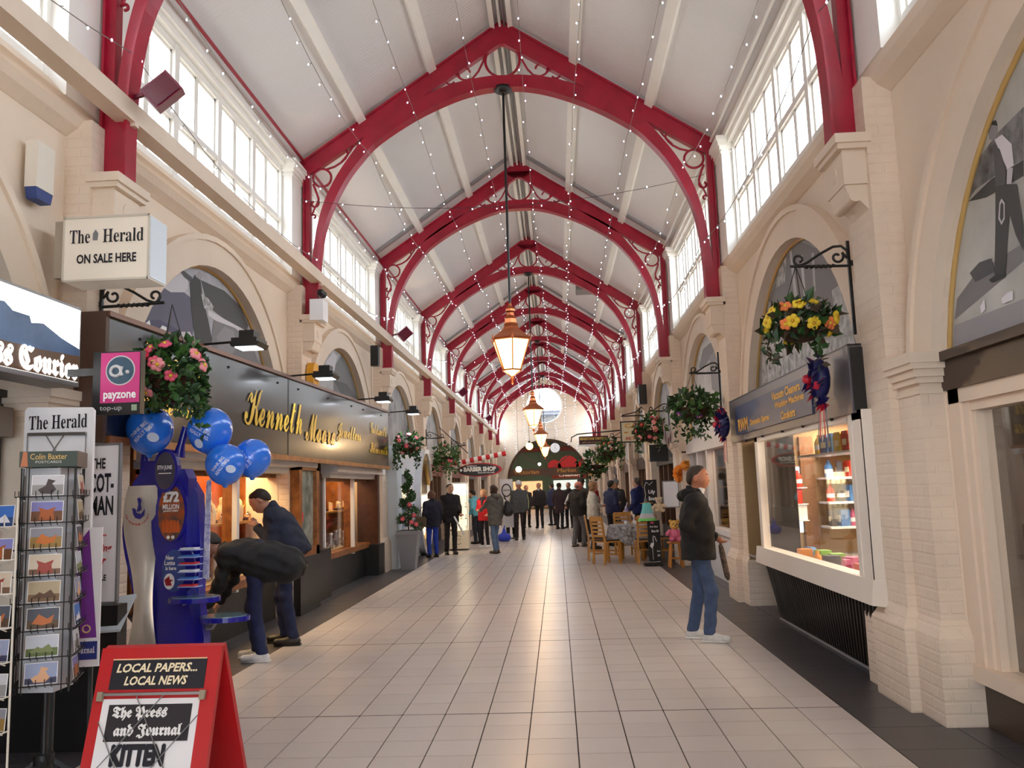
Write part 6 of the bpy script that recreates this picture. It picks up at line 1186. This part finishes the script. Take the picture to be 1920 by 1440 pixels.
    for i in (0, 1):
        a, o = AN[i], TO[i]; heel = a+V3(0, -.045, -.04); q = snobj('shoe', [c(heel, (heel+o)/2, .036, .038, .02), c((heel+o)/2, o, .04, .034, .03), c(a, a+V3(0, .02, -.03), .042, .045, .03), ('x', (0, 0, min(heel[2], o[2])-.034*s), (0, 0, 1))], min(res, .013), mat('shoe_%d_%d_%d' % shoe, shoe, .45, noise=.2, nscale=25), bo)
        m = MB(); z0 = max(min(heel[2], o[2])-.036*s, .0); m.prism([(x*s, y*s) for x, y in ((-.038, -.08), (.038, -.08), (.045, .1), (.03, .19), (-.03, .19), (-.045, .1))], (a[0], a[1]-.0, z0), XP, (0, 1, 0), (0, 0, .016*s), plain(230, 228, 222) if sum(shoe) > 400 else plain(24, 22, 22)); m.build('sole', q)
    # jacket
    sp = up((0, 0, 1.3))-up((0, 0, 1.0)); sp = sp/np.linalg.norm(sp); hp = up((0, 0, hem)) if bend < .5 else up((0, 0, max(hem, .88)))
    b = bulk; ops = []
    for sg in (-1, 1):
        ops += [c(up((sg*.075*b, .01, hem-.05)), up((sg*.08*b, .012, 1.1)), .118*b, .118*b, .05), c(up((sg*.08*b, .012, 1.1)), up((sg*.085*b, .0, 1.32)), .118*b, .112*b, .05), c(up((sg*.035, -.005, 1.41)), SH[(sg+1)//2], .075, .066*b**.5, .05), c(up((sg*.05, 0, 1.33)), SH[(sg+1)//2], .1, .07*b**.5, .05)]
    ops += [c(up((0, .03, hem-.03)), up((0, .03, 1.2)), .12*b, .115*b, .06), c(up((0, -.035, hem-.03)), up((0, -.03, 1.25)), .125*b, .12*b, .06)]
    if bend > .6: ops += [c(V3(-.06, -.1, 1.0), V3(-.06, -.1, .86), .115*b**.6, .11*b**.6, .06), c(V3(.06, -.1, 1.0), V3(.06, -.1, .86), .115*b**.6, .11*b**.6, .06), ('x', V3(0, 0, .76), (0, -.25, 1))]
    else: ops += [('x', hp, sp)]
    ops += [ c(neck-np.array([0, 0, .03*s]), neck+RH@V3(0, -.012, .035), .082, .078, .03), ('x', neck+RH@V3(0, 0, .045), -(RH@V3(0, .25, 1)))]
    for i in (0, 1): ops += [c(SH[i], EL[i], .07*b**.4, .058*b**.4, .045), c(EL[i], WR[i], .057*b**.4, .046*b**.4, .025)]
    tm = top_m or cloth(top)
    snobj('jacket', ops, res, tm, bo, fold)
    if collar: snobj('shirt_collar', [c(neck+RH@V3(0, .035, -.02), neck+RH@V3(0, .055, .03), .055, .05, .02)], min(res, .014), plain(*collar), bo)
    if hood: snobj('hood', [c(up((-.09, -.09, 1.45)), up((.09, -.09, 1.45)), .055, .055, .03), c(up((-.1, -.02, 1.47)), up((0, -.13, 1.43)), .04, .05, .03), c(up((.1, -.02, 1.47)), up((0, -.13, 1.43)), .04, .05, .03)], res, tm, bo)
    # hair
    hs = [c(hd(0, -.025, .028), hd(0, .008, .04), .0925, .088, .03)]
    if style == 'short': hs += [c(hd(0, -.06, -.03), hd(0, -.05, .0), .055, .06, .03), ('x', hd(0, .03, .05), RH@np.array([0, -.7, .6]))]
    elif style == 'bob': hs += [('x', hd(0, .05, .05), RH@np.array([0, -.75, .5]))]+[c(hd(sg*.07, -.01, .03), hd(sg*.078, -.0, -.075), .034, .03, .03) for sg in (-1, 1)]+[c(hd(0, -.06, .0), hd(0, -.06, -.09), .07, .055, .03)]
    elif style == 'curly': hs = [c(hd(0, -.025, .035), hd(0, .01, .05), .105, .1, .03), ('x', hd(0, .06, .05), RH@np.array([0, -.8, .5]))]+[c(hd(.09*math.cos(q), -.03+.05*math.sin(q*2), -.04+.05*math.sin(q)), hd(.09*math.cos(q), -.03, -.03), .04, .04, .02) for q in np.linspace(PI*.95, PI*2.05, 7)]
    elif style == 'bald': hs = [c(hd(-.06, -.05, -.02), hd(.06, -.05, -.02), .045, .045, .02)]
    if style != 'bald' or True: snobj('hair', hs, min(res, .016), mat('hair_%d_%d_%d' % hair, hair, .6, noise=.5, nscale=60, bump=.8, bscale=140), bo, .0035)
    bo['hd'] = 0; del bo['hd']; return bo, dict(hd=hd, WR=WR, EL=EL, SH=SH, up=up, RH=RH, s=s, neck=neck)
def cap(bo, q, col, front=None, flat=False):
    hd = q['hd']; s = q['s']; m = MB(); cm = cloth(col); V, Fc = snet([('c', hd(0, -.02, .055), hd(0, .01, .06), .1*s, .096*s, .02), ('x', hd(0, 0, .035), q['RH']@np.array([0, .1, 1.])), ], .015); me = bpy.data.meshes.new('cap'); me.from_pydata(V.tolist(), [], Fc.tolist()); me.materials.append(cm); me.update(); k = newobj('cap', me, bo)
    m.add([hd(sx*.085, y, z) for y, z in ((.06, .05), (.17, .03), (.165, .02), (.06, .04)) for sx in (-1, 1)], [(0, 1, 3, 2), (4, 5, 7, 6), (2, 3, 5, 4), (0, 2, 4, 6), (1, 7, 5, 3)], cm); m.build('cap_peak', k)
    if front: m = MB(); m.add([hd(sx*.06, .112, z) for z in (.05, .12) for sx in (-1, 1)], [(0, 1, 3, 2)], plain(*front)); m.build('cap_front_panel', k)
NV_ = (34, 38, 58); BK_ = (26, 25, 28)
# walking man on the right
w1, q1 = person('man in black hooded jacket and faded jeans walking past the spares shop', (1.40, 8.62, 0), -PI/2-.2, 1.75, (22, 20, 22), (66, 84, 116), (214, 212, 208), (66, 48, 36), (186, 122, 92), arms=('hold', 'pocket'), stride=.085, lift=.0, head=(-.15, .05), hem=.8, bulk=1.14, res=.0115, collar=(226, 226, 232), hood=True)
um = thing('folded_umbrella', 'folded black umbrella with patterned canopy carried by the walking man', 'umbrella', (1.655, 8.79, .1), 0); m = MB(); m.tube([(0, 0, .9), (.0, 0, .82)], .012, BLACKM, 8); m.build('handle', um); m = MB(); m.tube([(0, 0, .82), (.01, 0, .75), (.05, 0, .5), (.06, 0, .46)], [.022, .032, .03, .012], mat('dark_tartan', (34, 30, 32), .7, noise=.6, nscale=30, col2=(120, 96, 80)), 10); m.build('canopy', um)
# two men bending at the jeweller window
person('man in charcoal jacket and jeans bending low towards the jeweller window', (-2.95, 8.12, 0), PI/2+.05, 1.74, (34, 34, 38), (34, 44, 84), (228, 228, 228), (60, 52, 46), (190, 140, 116), bend=1.36, arms=('hang', 'hang'), stride=.05, head=(0, -.2), hem=.84, bulk=1.2, fold=.009, res=.0125, collar=(236, 236, 236))
person('man in navy jacket leaning forward with hand at his chin', (-2.93, 8.95, 0), PI/2+.1, 1.78, (36, 44, 66), (30, 40, 76), (40, 34, 32), (46, 36, 30), (202, 146, 118), bend=.5, arms=('chin', 'down'), stride=.06, head=(0, .35), hem=.76, bulk=1.16, res=.0125, fold=.007)
# people further along the aisle
w, q = person('woman in navy jacket and bright blue jeans with her back turned', (-3.0, 19.85, 0), .5, 1.58, (26, 28, 44), (36, 62, 160), (30, 26, 26), (110, 66, 40), style='bob', bulk=1.12, res=.02, hem=.78)
hb_ = thing('shoulder_bag', 'brown shoulder bag on the hip of the woman in bright blue jeans', 'bag', (-3.24, 19.72, .86)); m = MB(); m.prism([(-.12, -.13), (.12, -.13), (.13, .06), (.08, .1), (-.08, .1), (-.13, .06)], (0, -.05, 0), XP, ZP, (0, .1, 0), plain(90, 70, 50)); m.build('pouch', hb_); m = MB(); m.tube([(-.1, 0, .08), (.0, .0, .3), (.16, .05, .46)], .01, plain(60, 44, 34), 5); m.build('strap', hb_)
person('man in dark suit jacket standing by the glowing cabinet holding rolled paper', (-2.66, 20.55, 0), PI+.35, 1.73, (34, 28, 34), (38, 30, 32), (30, 24, 22), (60, 54, 52), (200, 150, 126), arms=('hold', 'down'), head=(.25, 0), res=.02, bulk=1.12, hem=.78)
pr = thing('rolled_paper', 'long white paper roll held by the man in dark suit jacket', 'paper roll', (-2.42, 20.36, .78)); m = MB(); m.tube([(-.12, 0, .14), (.12, -.05, -.3)], .022, PAPER, 10); m.build('paper', pr); m = MB(); m.tube([(-.01, -.022, -.06), (.01, -.028, -.09)], .024, plain(200, 200, 205), 10); m.build('band', pr)
w, q = person('woman in bright red jacket and black trousers facing the grey coat woman', (-1.98, 22.4, 0), PI-.5, 1.58, (214, 30, 40), (28, 24, 34), (236, 236, 236), (196, 150, 90), style='bob', arms=('hold', 'front'), res=.02, hem=.8, legw=.85); 
snobj('scarf', [('c', q['up']((-.06, .05, 1.44)), q['up']((.06, .05, 1.44)), .05, .05, .02), ('c', q['up']((0, .09, 1.42)), q['up']((.0, .12, 1.25)), .045, .03, .02)], .018, plain(30, 26, 34), w)
w, q = person('woman in khaki grey hooded coat and pale jeans with black shoulder bag', (-1.55, 20.5, 0), .75, 1.67, (112, 106, 98), (104, 126, 156), (96, 84, 74), (84, 58, 40), style='bob', arms=('reach', 'down'), stride=.08, res=.018, hem=.7, hood=True, legw=.88)
sb_ = thing('shoulder_bag', 'black slouchy bag on the shoulder of the grey coat woman', 'bag', (-1.22, 20.45, 1.0)); V_, F_ = snet([('c', (0, 0, 0), (-.02, .0, .2), .13, .07, .05), ('x', (0, 0, -.12), (0, 0, 1))], .02); me = bpy.data.meshes.new('pouch'); me.from_pydata(V_.tolist(), [], F_.tolist()); me.materials.append(plain(30, 28, 30, .4)); newobj('pouch', me, sb_); m = MB(); m.tube([(-.02, -.04, .24), (-.1, -.02, .4), (-.08, .06, .3)], .012, plain(30, 28, 30), 5); m.build('strap', sb_)
w, q = person('man in grey fleece and white fronted cap walking towards the viewer', (-1.18, 25.5, 0), PI, 1.78, (82, 86, 92), (44, 38, 40), (30, 26, 28), (60, 50, 46), (196, 140, 118), stride=.1, res=.02, hem=.8, bulk=1.14); cap(w, q, (206, 206, 212), (240, 240, 244))
m = MB()
for i, sg in enumerate((-1, 1)):
    m = MB(); m.tube([q['SH'][i]+np.array([sg*.06, .05, .03]), q['EL'][i]+np.array([sg*.055, .05, 0]), q['WR'][i]+np.array([sg*.045, .04, .04])], .012, plain(190, 200, 140), 5); m.build('sleeve_piping', w)
bb = thing('carrier_bag', 'royal blue carrier bag behind the grey coat woman', 'bag', (-1.62, 24.8, .075)); V_, F_ = snet([('c', (-.08, 0, .05), (.08, 0, .05), .12, .12, .04), ('x', (0, 0, -.07), (0, 0, 1)), ('c', (0, 0, .1), (0, 0, .3), .09, .04, .04)], .025); me = bpy.data.meshes.new('bag_skin'); me.from_pydata(V_.tolist(), [], F_.tolist()); me.materials.append(plain(50, 70, 200, .4)); newobj('bag_skin', me, bb); MB().tube([(0, 0, .3), (.02, 0, .4)], .02, plain(50, 70, 200), 6).build('handle', bb)
person('person in dark coat half hidden behind the man in grey fleece', (-1.55, 27.2, 0), PI, 1.72, BK_, BK_, res=.024, hem=.75)
person('person in turquoise jacket stooping behind the glowing cabinet', (-2.35, 24.2, 0), .9, 1.6, (110, 190, 214), (40, 44, 60), hair=(26, 22, 24), bend=.35, res=.022, arms=('hold', 'hold'))
person('man in dark suit with white shirt standing in mid distance', (-.72, 32.4, 0), PI-.2, 1.74, (50, 48, 54), (48, 48, 52), hair=(70, 60, 56), res=.026, collar=(236, 236, 240)); person('shorter person in dark clothes left of the dark suit', (-1.25, 33.2, 0), PI+.3, 1.66, (44, 40, 46), (36, 34, 38), res=.026)
# group on the right of the aisle
w, q = person('bald man in black tracksuit jacket with white sleeve stripes', (.52, 21.95, 0), -.75, 1.70, (38, 34, 36), (104, 102, 104), (120, 112, 100), (120, 90, 80), (206, 120, 104), style='bald', arms=('pocket', 'pocket'), stride=.08, res=.018, bulk=1.22, hem=.82, legw=1.1, head=(-.5, 0))
m = MB()
for o in (-.022, .022):
    m = MB(); m.tube([q['SH'][0]+np.array([-.055+o, -.055, .03]), (q['SH'][0]+q['EL'][0])/2+np.array([-.05+o, -.06, 0]), q['EL'][0]+np.array([-.04+o, -.06, 0]), q['WR'][0]+np.array([-.04+o, -.045, .03])], .013, WHT, 5); m.build('sleeve_stripe', w)
w, q = person('man in flat cap and dark coat behind the bald man', (.66, 23.6, 0), -.4, 1.78, (60, 54, 54), (50, 48, 50), res=.024, bulk=1.15, hem=.7); cap(w, q, (52, 48, 50))
w, q = person('curly haired woman in cream jacket over black striped top', (.86, 20.95, 0), -PI/2+.1, 1.66, (222, 214, 198), (34, 30, 34), (36, 30, 30), (176, 126, 80), (206, 140, 112), style='curly', arms=('front', 'front'), res=.018, hem=.78, head=(-.1, .1))
st = mat('striped_knit', (34, 32, 36), .8); nt = st.node_tree; wv = nt.nodes.new('ShaderNodeTexWave'); wv.bands_direction = 'Z'; wv.inputs['Scale'].default_value = 8; tc = nt.nodes.new('ShaderNodeTexCoord'); rp = nt.nodes.new('ShaderNodeMix'); rp.data_type = 'RGBA'; rp.inputs[6].default_value = srgb(30, 30, 34); rp.inputs[7].default_value = srgb(226, 222, 216); gt = nt.nodes.new('ShaderNodeMath'); gt.operation = 'GREATER_THAN'; gt.inputs[1].default_value = .6; nt.links.new(tc.outputs['Object'], wv.inputs[0]); nt.links.new(wv.outputs['Fac'], gt.inputs[0]); nt.links.new(gt.outputs[0], rp.inputs[0]); nt.links.new(rp.outputs[2], nt.nodes['Principled BSDF'].inputs['Base Color'])
snobj('striped_top', [('c', q['up']((.0, .08, .9)), q['up']((.0, .09, 1.3)), .09, .085, .03), ('c', q['up']((.03, .06, .9)), q['up']((.04, .07, 1.3)), .1, .09, .03)], .018, st, w)
person('dark haired man in navy jacket talking beside the cream jacket woman', (1.38, 21.8, 0), -.9, 1.70, (40, 46, 84), (36, 36, 44), hair=(26, 22, 22), res=.02, arms=('front', 'down'), collar=(230, 230, 236)); w, q = person('person in grey cap between the two men in blue', (1.62, 23.4, 0), PI, 1.72, (60, 60, 70), (50, 50, 54), res=.024); cap(w, q, (110, 114, 124))
person('grey haired man in royal navy jacket leaning over the cafe table', (1.98, 20.3, 0), .75, 1.74, (34, 44, 98), (38, 40, 52), hair=(96, 84, 76), bend=.12, res=.018, bulk=1.22, arms=('hold', 'down'))
pg = thing('carrier_bag', 'white and purple plastic bag held by the man in royal navy jacket', 'bag', (1.62, 20.1, .72)); V_, F_ = snet([('c', (-.05, 0, .05), (.05, 0, .05), .1, .1, .04), ('c', (0, 0, .1), (0, 0, .32), .08, .03, .04)], .02); me = bpy.data.meshes.new('bag_skin'); me.from_pydata(V_.tolist(), [], F_.tolist()); me.materials.append(mat('printed_plastic', (214, 208, 224), .35, noise=.5, nscale=9, col2=(120, 90, 150))); newobj('bag_skin', me, pg); MB().tube([(0, 0, .3), (.03, 0, .42)], .014, plain(214, 208, 224), 6).build('handle', pg)
for i, (x, y, r_, c1, lb) in enumerate(((.05, 31.2, -.5, (66, 52, 58), 'tall person in plum brown coat in the mid distance'), (.42, 31.9, PI-.3, (44, 42, 48), 'person in charcoal coat beside the plum brown coat'), (-.22, 34.2, .6, (54, 62, 100), 'person in slate blue top at the back of the crowd'), (1.1, 27.5, PI, (150, 40, 44), 'person in dark red top behind the crowd'))): person(lb, (x, y, 0), r_, 1.72, c1, (48, 48, 58), res=.026, hem=.6 if i == 0 else .8)
# ------------------------------------------------------------------ cafe table, chairs and things around it
ct = thing('cafe_table', 'round pine cafe table under a grey crinkled cloth', 'table', (1.52, 17.75, 0))
m = MB(); m.lathe([(0, .70), (.46, .70), (.47, .715), (.46, .73), (0, .73)], (0, 0, 0), PINE, 28); m.build('tabletop', ct)
for a in (.6, 2.2, 3.8, 5.3): m = MB(); m.bar((.3*math.cos(a), .3*math.sin(a), .7), (.33*math.cos(a), .33*math.sin(a), 0), .05, .05, PINE); m.build('leg', ct)
tcl = MB(); CLO = mat('charcoal_floral_cloth', (96, 92, 92), .6, noise=.7, nscale=16, col2=(176, 172, 172)); n = 64; rings = [(.0, .735), (.3, .735), (.46, .735), (.485, .72), (.5, .6), (.52, .5), (.54, .42)]
vs = []
for k, (r, z) in enumerate(rings):
    for j in range(n):
        a = 2*PI*j/n; f = max(0, k-2)/4; rr = r+f*.045*math.sin(a*9)+f*.02*math.sin(a*17+1); zz = z-f*.09*max(0, math.cos(a*4+.5)); vs.append((rr*math.cos(a), rr*math.sin(a), zz))
tcl.add(vs, [(i*n+j, i*n+(j+1) % n, (i+1)*n+(j+1) % n, (i+1)*n+j) for i in range(len(rings)-1) for j in range(n)], CLO, True); tag(tcl.build('tablecloth', None, (1.52, 17.75, 0)), 'grey crinkled floral cloth draped over the cafe table', 'tablecloth')
def chair(label, loc, rz):
    t = thing('cafe_chair', label, 'chair', loc, rz, 'pine ladder-back chairs round the cafe table')   # seat faces +y
    m = MB(); m.box(-.2, .2, -.2, .2, .43, .455, PINE); m.build('seat', t); m = MB(); m.box(-.19, .19, -.18, .19, .455, .48, mat('brown_seat_pad', (60, 46, 40), .7)); m.build('seat_pad', t)
    for sx in (-.18, .18):
        m = MB(); m.bar((sx, .18, .43), (sx, .19, 0), .04, .04, PINE); m.build('leg', t)
        m = MB(); m.bar((sx, -.18, .46), (sx, -.2, 0), .04, .035, PINE); m.build('leg', t); m = MB(); m.bar((sx, -.18, .45), (sx, -.25, .93), .04, .03, PINE); m.build('back_post', t); m = MB(); m.bar((sx, -.18, .2), (sx, .18, .2), .02, .03, PINE); m.build('stretcher', t)
    for i in range(5): z = .56+i*.08; y = -.18-.07*(z-.45)/.48; m = MB(); m.bar((-.18, y, z), (.18, y, z), .014, .045 if i < 4 else .07, PINE); m.build('back_slat', t)
    m = MB(); m.bar((-.18, -.245, .92), (.18, -.245, .92), .025, .06, PINE); m.build('top_rail', t); m = MB(); m.bar((-.18, .185, .25), (.18, .185, .25), .02, .03, PINE); m.build('front_stretcher', t)
    return t
chair('pine ladder-back chair nearest the viewer, left of the cafe table', (.94, 17.0, 0), -.95); chair('pine ladder-back chair behind the nearest chair, left of the table', (.8, 17.85, 0), -PI/2); chair('pine ladder-back chair at the back of the cafe table', (1.45, 18.75, 0), PI+.1); chair('pine ladder-back chair right of the cafe table by the chalkboard', (2.28, 17.6, 0), PI/2-.3); chair('pine ladder-back chair front right of the table, partly behind the chalkboard', (1.72, 16.95, 0), .05)
for i, (x, y, c, lb) in enumerate(((1.4, 17.6, (240, 240, 240), 'white cup with dark coffee on the cafe table'), (1.58, 17.55, (226, 220, 210), 'cream cup beside the red flowers on the cafe table'))):
    t = thing('coffee_cup', lb, 'cup', (x, y, .736)); m = MB(); m.lathe([(.025, 0), (.04, .03), (.042, .075), (.038, .075), (.03, .06), (0, .06)], (0, 0, 0), plain(*c), 12); m.build('bowl', t); m = MB(); m.tube([(.04, 0, .06), (.065, 0, .05), (.06, 0, .03), (.038, 0, .025)], .006, plain(*c), 5); m.build('handle', t)
fp = thing('flower_pot', 'small pot of red flowers on the cafe table', 'flower pot', (1.66, 17.72, .736)); m = MB(); m.lathe([(.04, 0), (.055, .07), (.05, .07), (0, .06)], (0, 0, 0), WHT, 12); m.build('pot', fp)
for a in range(5): newobj('flower', F_RED, fp, (.04*math.cos(a*1.3), .04*math.sin(a*1.3), .11))
tr = thing('serving_tray', 'pale tray with papers on the cafe table', 'tray', (1.75, 17.5, .736)); box('tray_base', tr, -.12, .12, -.09, .09, 0, .012, plain(220, 220, 226)); box('paper', tr, -.08, .06, -.06, .06, .012, .016, plain(170, 190, 220))
# chalkboard
cbk = thing('chalkboard', 'tall black chalkboard with white chalk lettering and stork drawing', 'chalkboard', (1.72, 16.3, 0)); CHK = mat('blackboard', (22, 22, 24), .7); CH = plain(232, 232, 236, .8, name='chalk')
m = MB(); m.box(-.02, .22, 0, .02, .06, .86, CHK); m.build('lower_board', cbk); m = MB(); m.box(-.06, .2, .01, .03, 1.14, 1.64, CHK); m.build('upper_board', cbk); m = MB(); m.box(-.1, .24, -.08, .3, 0, .03, CHK); m.bar((.05, .04, .03), (.05, .04, 1.62), .03, .03, BLACKM); m.build('stand', cbk)
m = MB(); m.text(bold('Lily'), (.1, .01, 1.40), XP, ZP, .13, .09, CH); m.text(bold('Bow'), (.1, .01, 1.28), XP, ZP, .13, .08, CH); m.tube([(-.05, .008, 1.2), (-.02, .008, 1.35), (-.04, .008, 1.5), (.0, .008, 1.6)], .006, CH, 4); m.tube([(.0, .008, 1.6), (.06, .008, 1.54), (.12, .008, 1.6)], .006, CH, 4)
m.text(bold('Age 3mo'), (.1, -.001, .74), XP, ZP, .16, .05, CH); m.text(bold('Size 03'), (.12, -.001, .66), XP, ZP, .14, .05, CH); m.ball((.07, -.005, .82), .03, plain(226, 90, 140), 8, 5, (1.4, .2, .8))
m.prism([(-.05, 0), (-.02, .06), (.03, .05), (.02, 0), (-.01, -.05)], (.06, -.003, .38), XP, ZP, (0, -.002, 0), CH); m.tube([(.08, -.004, .42), (.075, -.004, .52), (.08, -.004, .57), (.11, -.004, .55)], .008, CH, 5); m.tube([(.06, -.004, .35), (.062, -.004, .12)], .005, CH, 4); m.tube([(.11, -.004, .56), (.125, -.004, .5), (.145, -.004, .46)], .008, CH, 4); m.text(bold('from'), (.17, -.001, .28), XP, ZP, .06, .03, CH); m.text(bold('£3'), (.17, -.001, .2), XP, ZP, .05, .04, CH); m.tube([(-.02, -.004, .08), (.08, -.004, .075), (.2, -.004, .085)], .005, CH, 4); m.build('chalk_writing', cbk)
dd = thing('childs_dress', 'turquoise, grey and green child dress hung on the chalkboard', 'dress', (1.70, 16.22, .86)); n = 28; vs = []; prof = [(.07, .34), (.085, .3), (.09, .24), (.12, .14), (.16, .05), (.175, 0)]
for r, z in prof: vs += [(r*math.cos(2*PI*j/n)*(1+.06*math.sin(j*1.8)), r*.45*math.sin(2*PI*j/n)*(1+.15*math.sin(j*2.1)), z) for j in range(n)]
mm = [plain(110, 206, 206), plain(110, 206, 206), plain(120, 200, 200), plain(196, 196, 204), plain(120, 214, 110)]; m = MB()
for i in range(5): m.add(vs, [(i*n+j, i*n+(j+1) % n, (i+1)*n+(j+1) % n, (i+1)*n+j) for j in range(n)], mm[i], True)
m.build('dress_body', dd); m = MB(); m.tube([(-.12, 0, .33), (0, 0, .36), (.12, 0, .33)], .008, PINE, 5); m.tube([(0, 0, .36), (0, 0, .4), (.015, .03, .42)], .004, CHROME, 5); m.build('hanger', dd)
tb = plush('plush_toy', (1.93, 16.2, 1.02), 'cream plush animal tucked on the chalkboard beside the dress', (222, 200, 166), (226, 206, 176), .7)
# stool with pink plush
so = thing('high_stool', 'tall pine stool holding the pink plush toy', 'stool', (2.17, 16.0, 0)); m = MB(); m.lathe([(0, .44), (.15, .44), (.155, .455), (.15, .47), (0, .47)], (0, 0, 0), plain(196, 130, 60), 20); m.build('seat', so)
for a in (.8, 2.35, 3.93, 5.5): m = MB(); m.bar((.11*math.cos(a), .11*math.sin(a), .44), (.17*math.cos(a), .17*math.sin(a), 0), .03, .03, plain(196, 130, 60)); m.build('leg', so)
m = MB(); m.tube([(.15*math.cos(a), .15*math.sin(a), .16) for a in (.8, 2.35, 3.93, 5.5)], .01, plain(196, 130, 60), 5, closed=True); m.build('footrest', so)
plush('plush_toy', (2.17, 15.98, .47), 'pink plush toy with yellow head sitting on the stool', (226, 120, 150), (226, 176, 90), 1.0)
for i, (x, y, lb) in enumerate(((2.42, 17.6, 'white notice board by the cafe door'), (2.2, 16.42, 'framed menu by the cafe door'))):
    t = thing('menu_board', lb, 'menu', (x+.0, y, 1.35)); box('frame', t, -.16, .16, 0, .02, -.26, .26, GREYM); box('sheet', t, -.14, .14, -.004, 0, -.24, .24, PAPER)

bn = thing('bunting', 'string of small red white and blue bunting beside the rose basket', 'bunting', (1.95, 15.2, 2.75)); m = MB(); P = sag((0, 0, 0), (.45, 2.2, -.1), .25, 10); m.tube(P, .005, WHT, 4); m.build('cord', bn)
for i in range(10):
    a = P[i]; b = P[i+1]; m = MB(); m.add([a, b, (a+b)/2-Vector((0, 0, .22)), a+Vector((.004, 0, 0)), b+Vector((.004, 0, 0)), (a+b)/2-Vector((-.004, 0, .22))], [(0, 1, 2), (5, 4, 3)], (BRD, WHT, plain(40, 50, 120))[i % 3]); m.build('pennant', bn)
for r in range(7):
    o = newobj('postcard', _cards[(r*4+1) % 9], None, (-2.735, 3.965, .5+r*.16)); o.rotation_euler = (0, -.12, -PI/2); tag(o, 'postcard in the white wire rack at the picture edge, row %s from the floor' % ('one', 'two', 'three', 'four', 'five', 'six', 'seven')[r], 'postcard', 'postcards in the white wire rack')
bpy.context.view_layer.update()
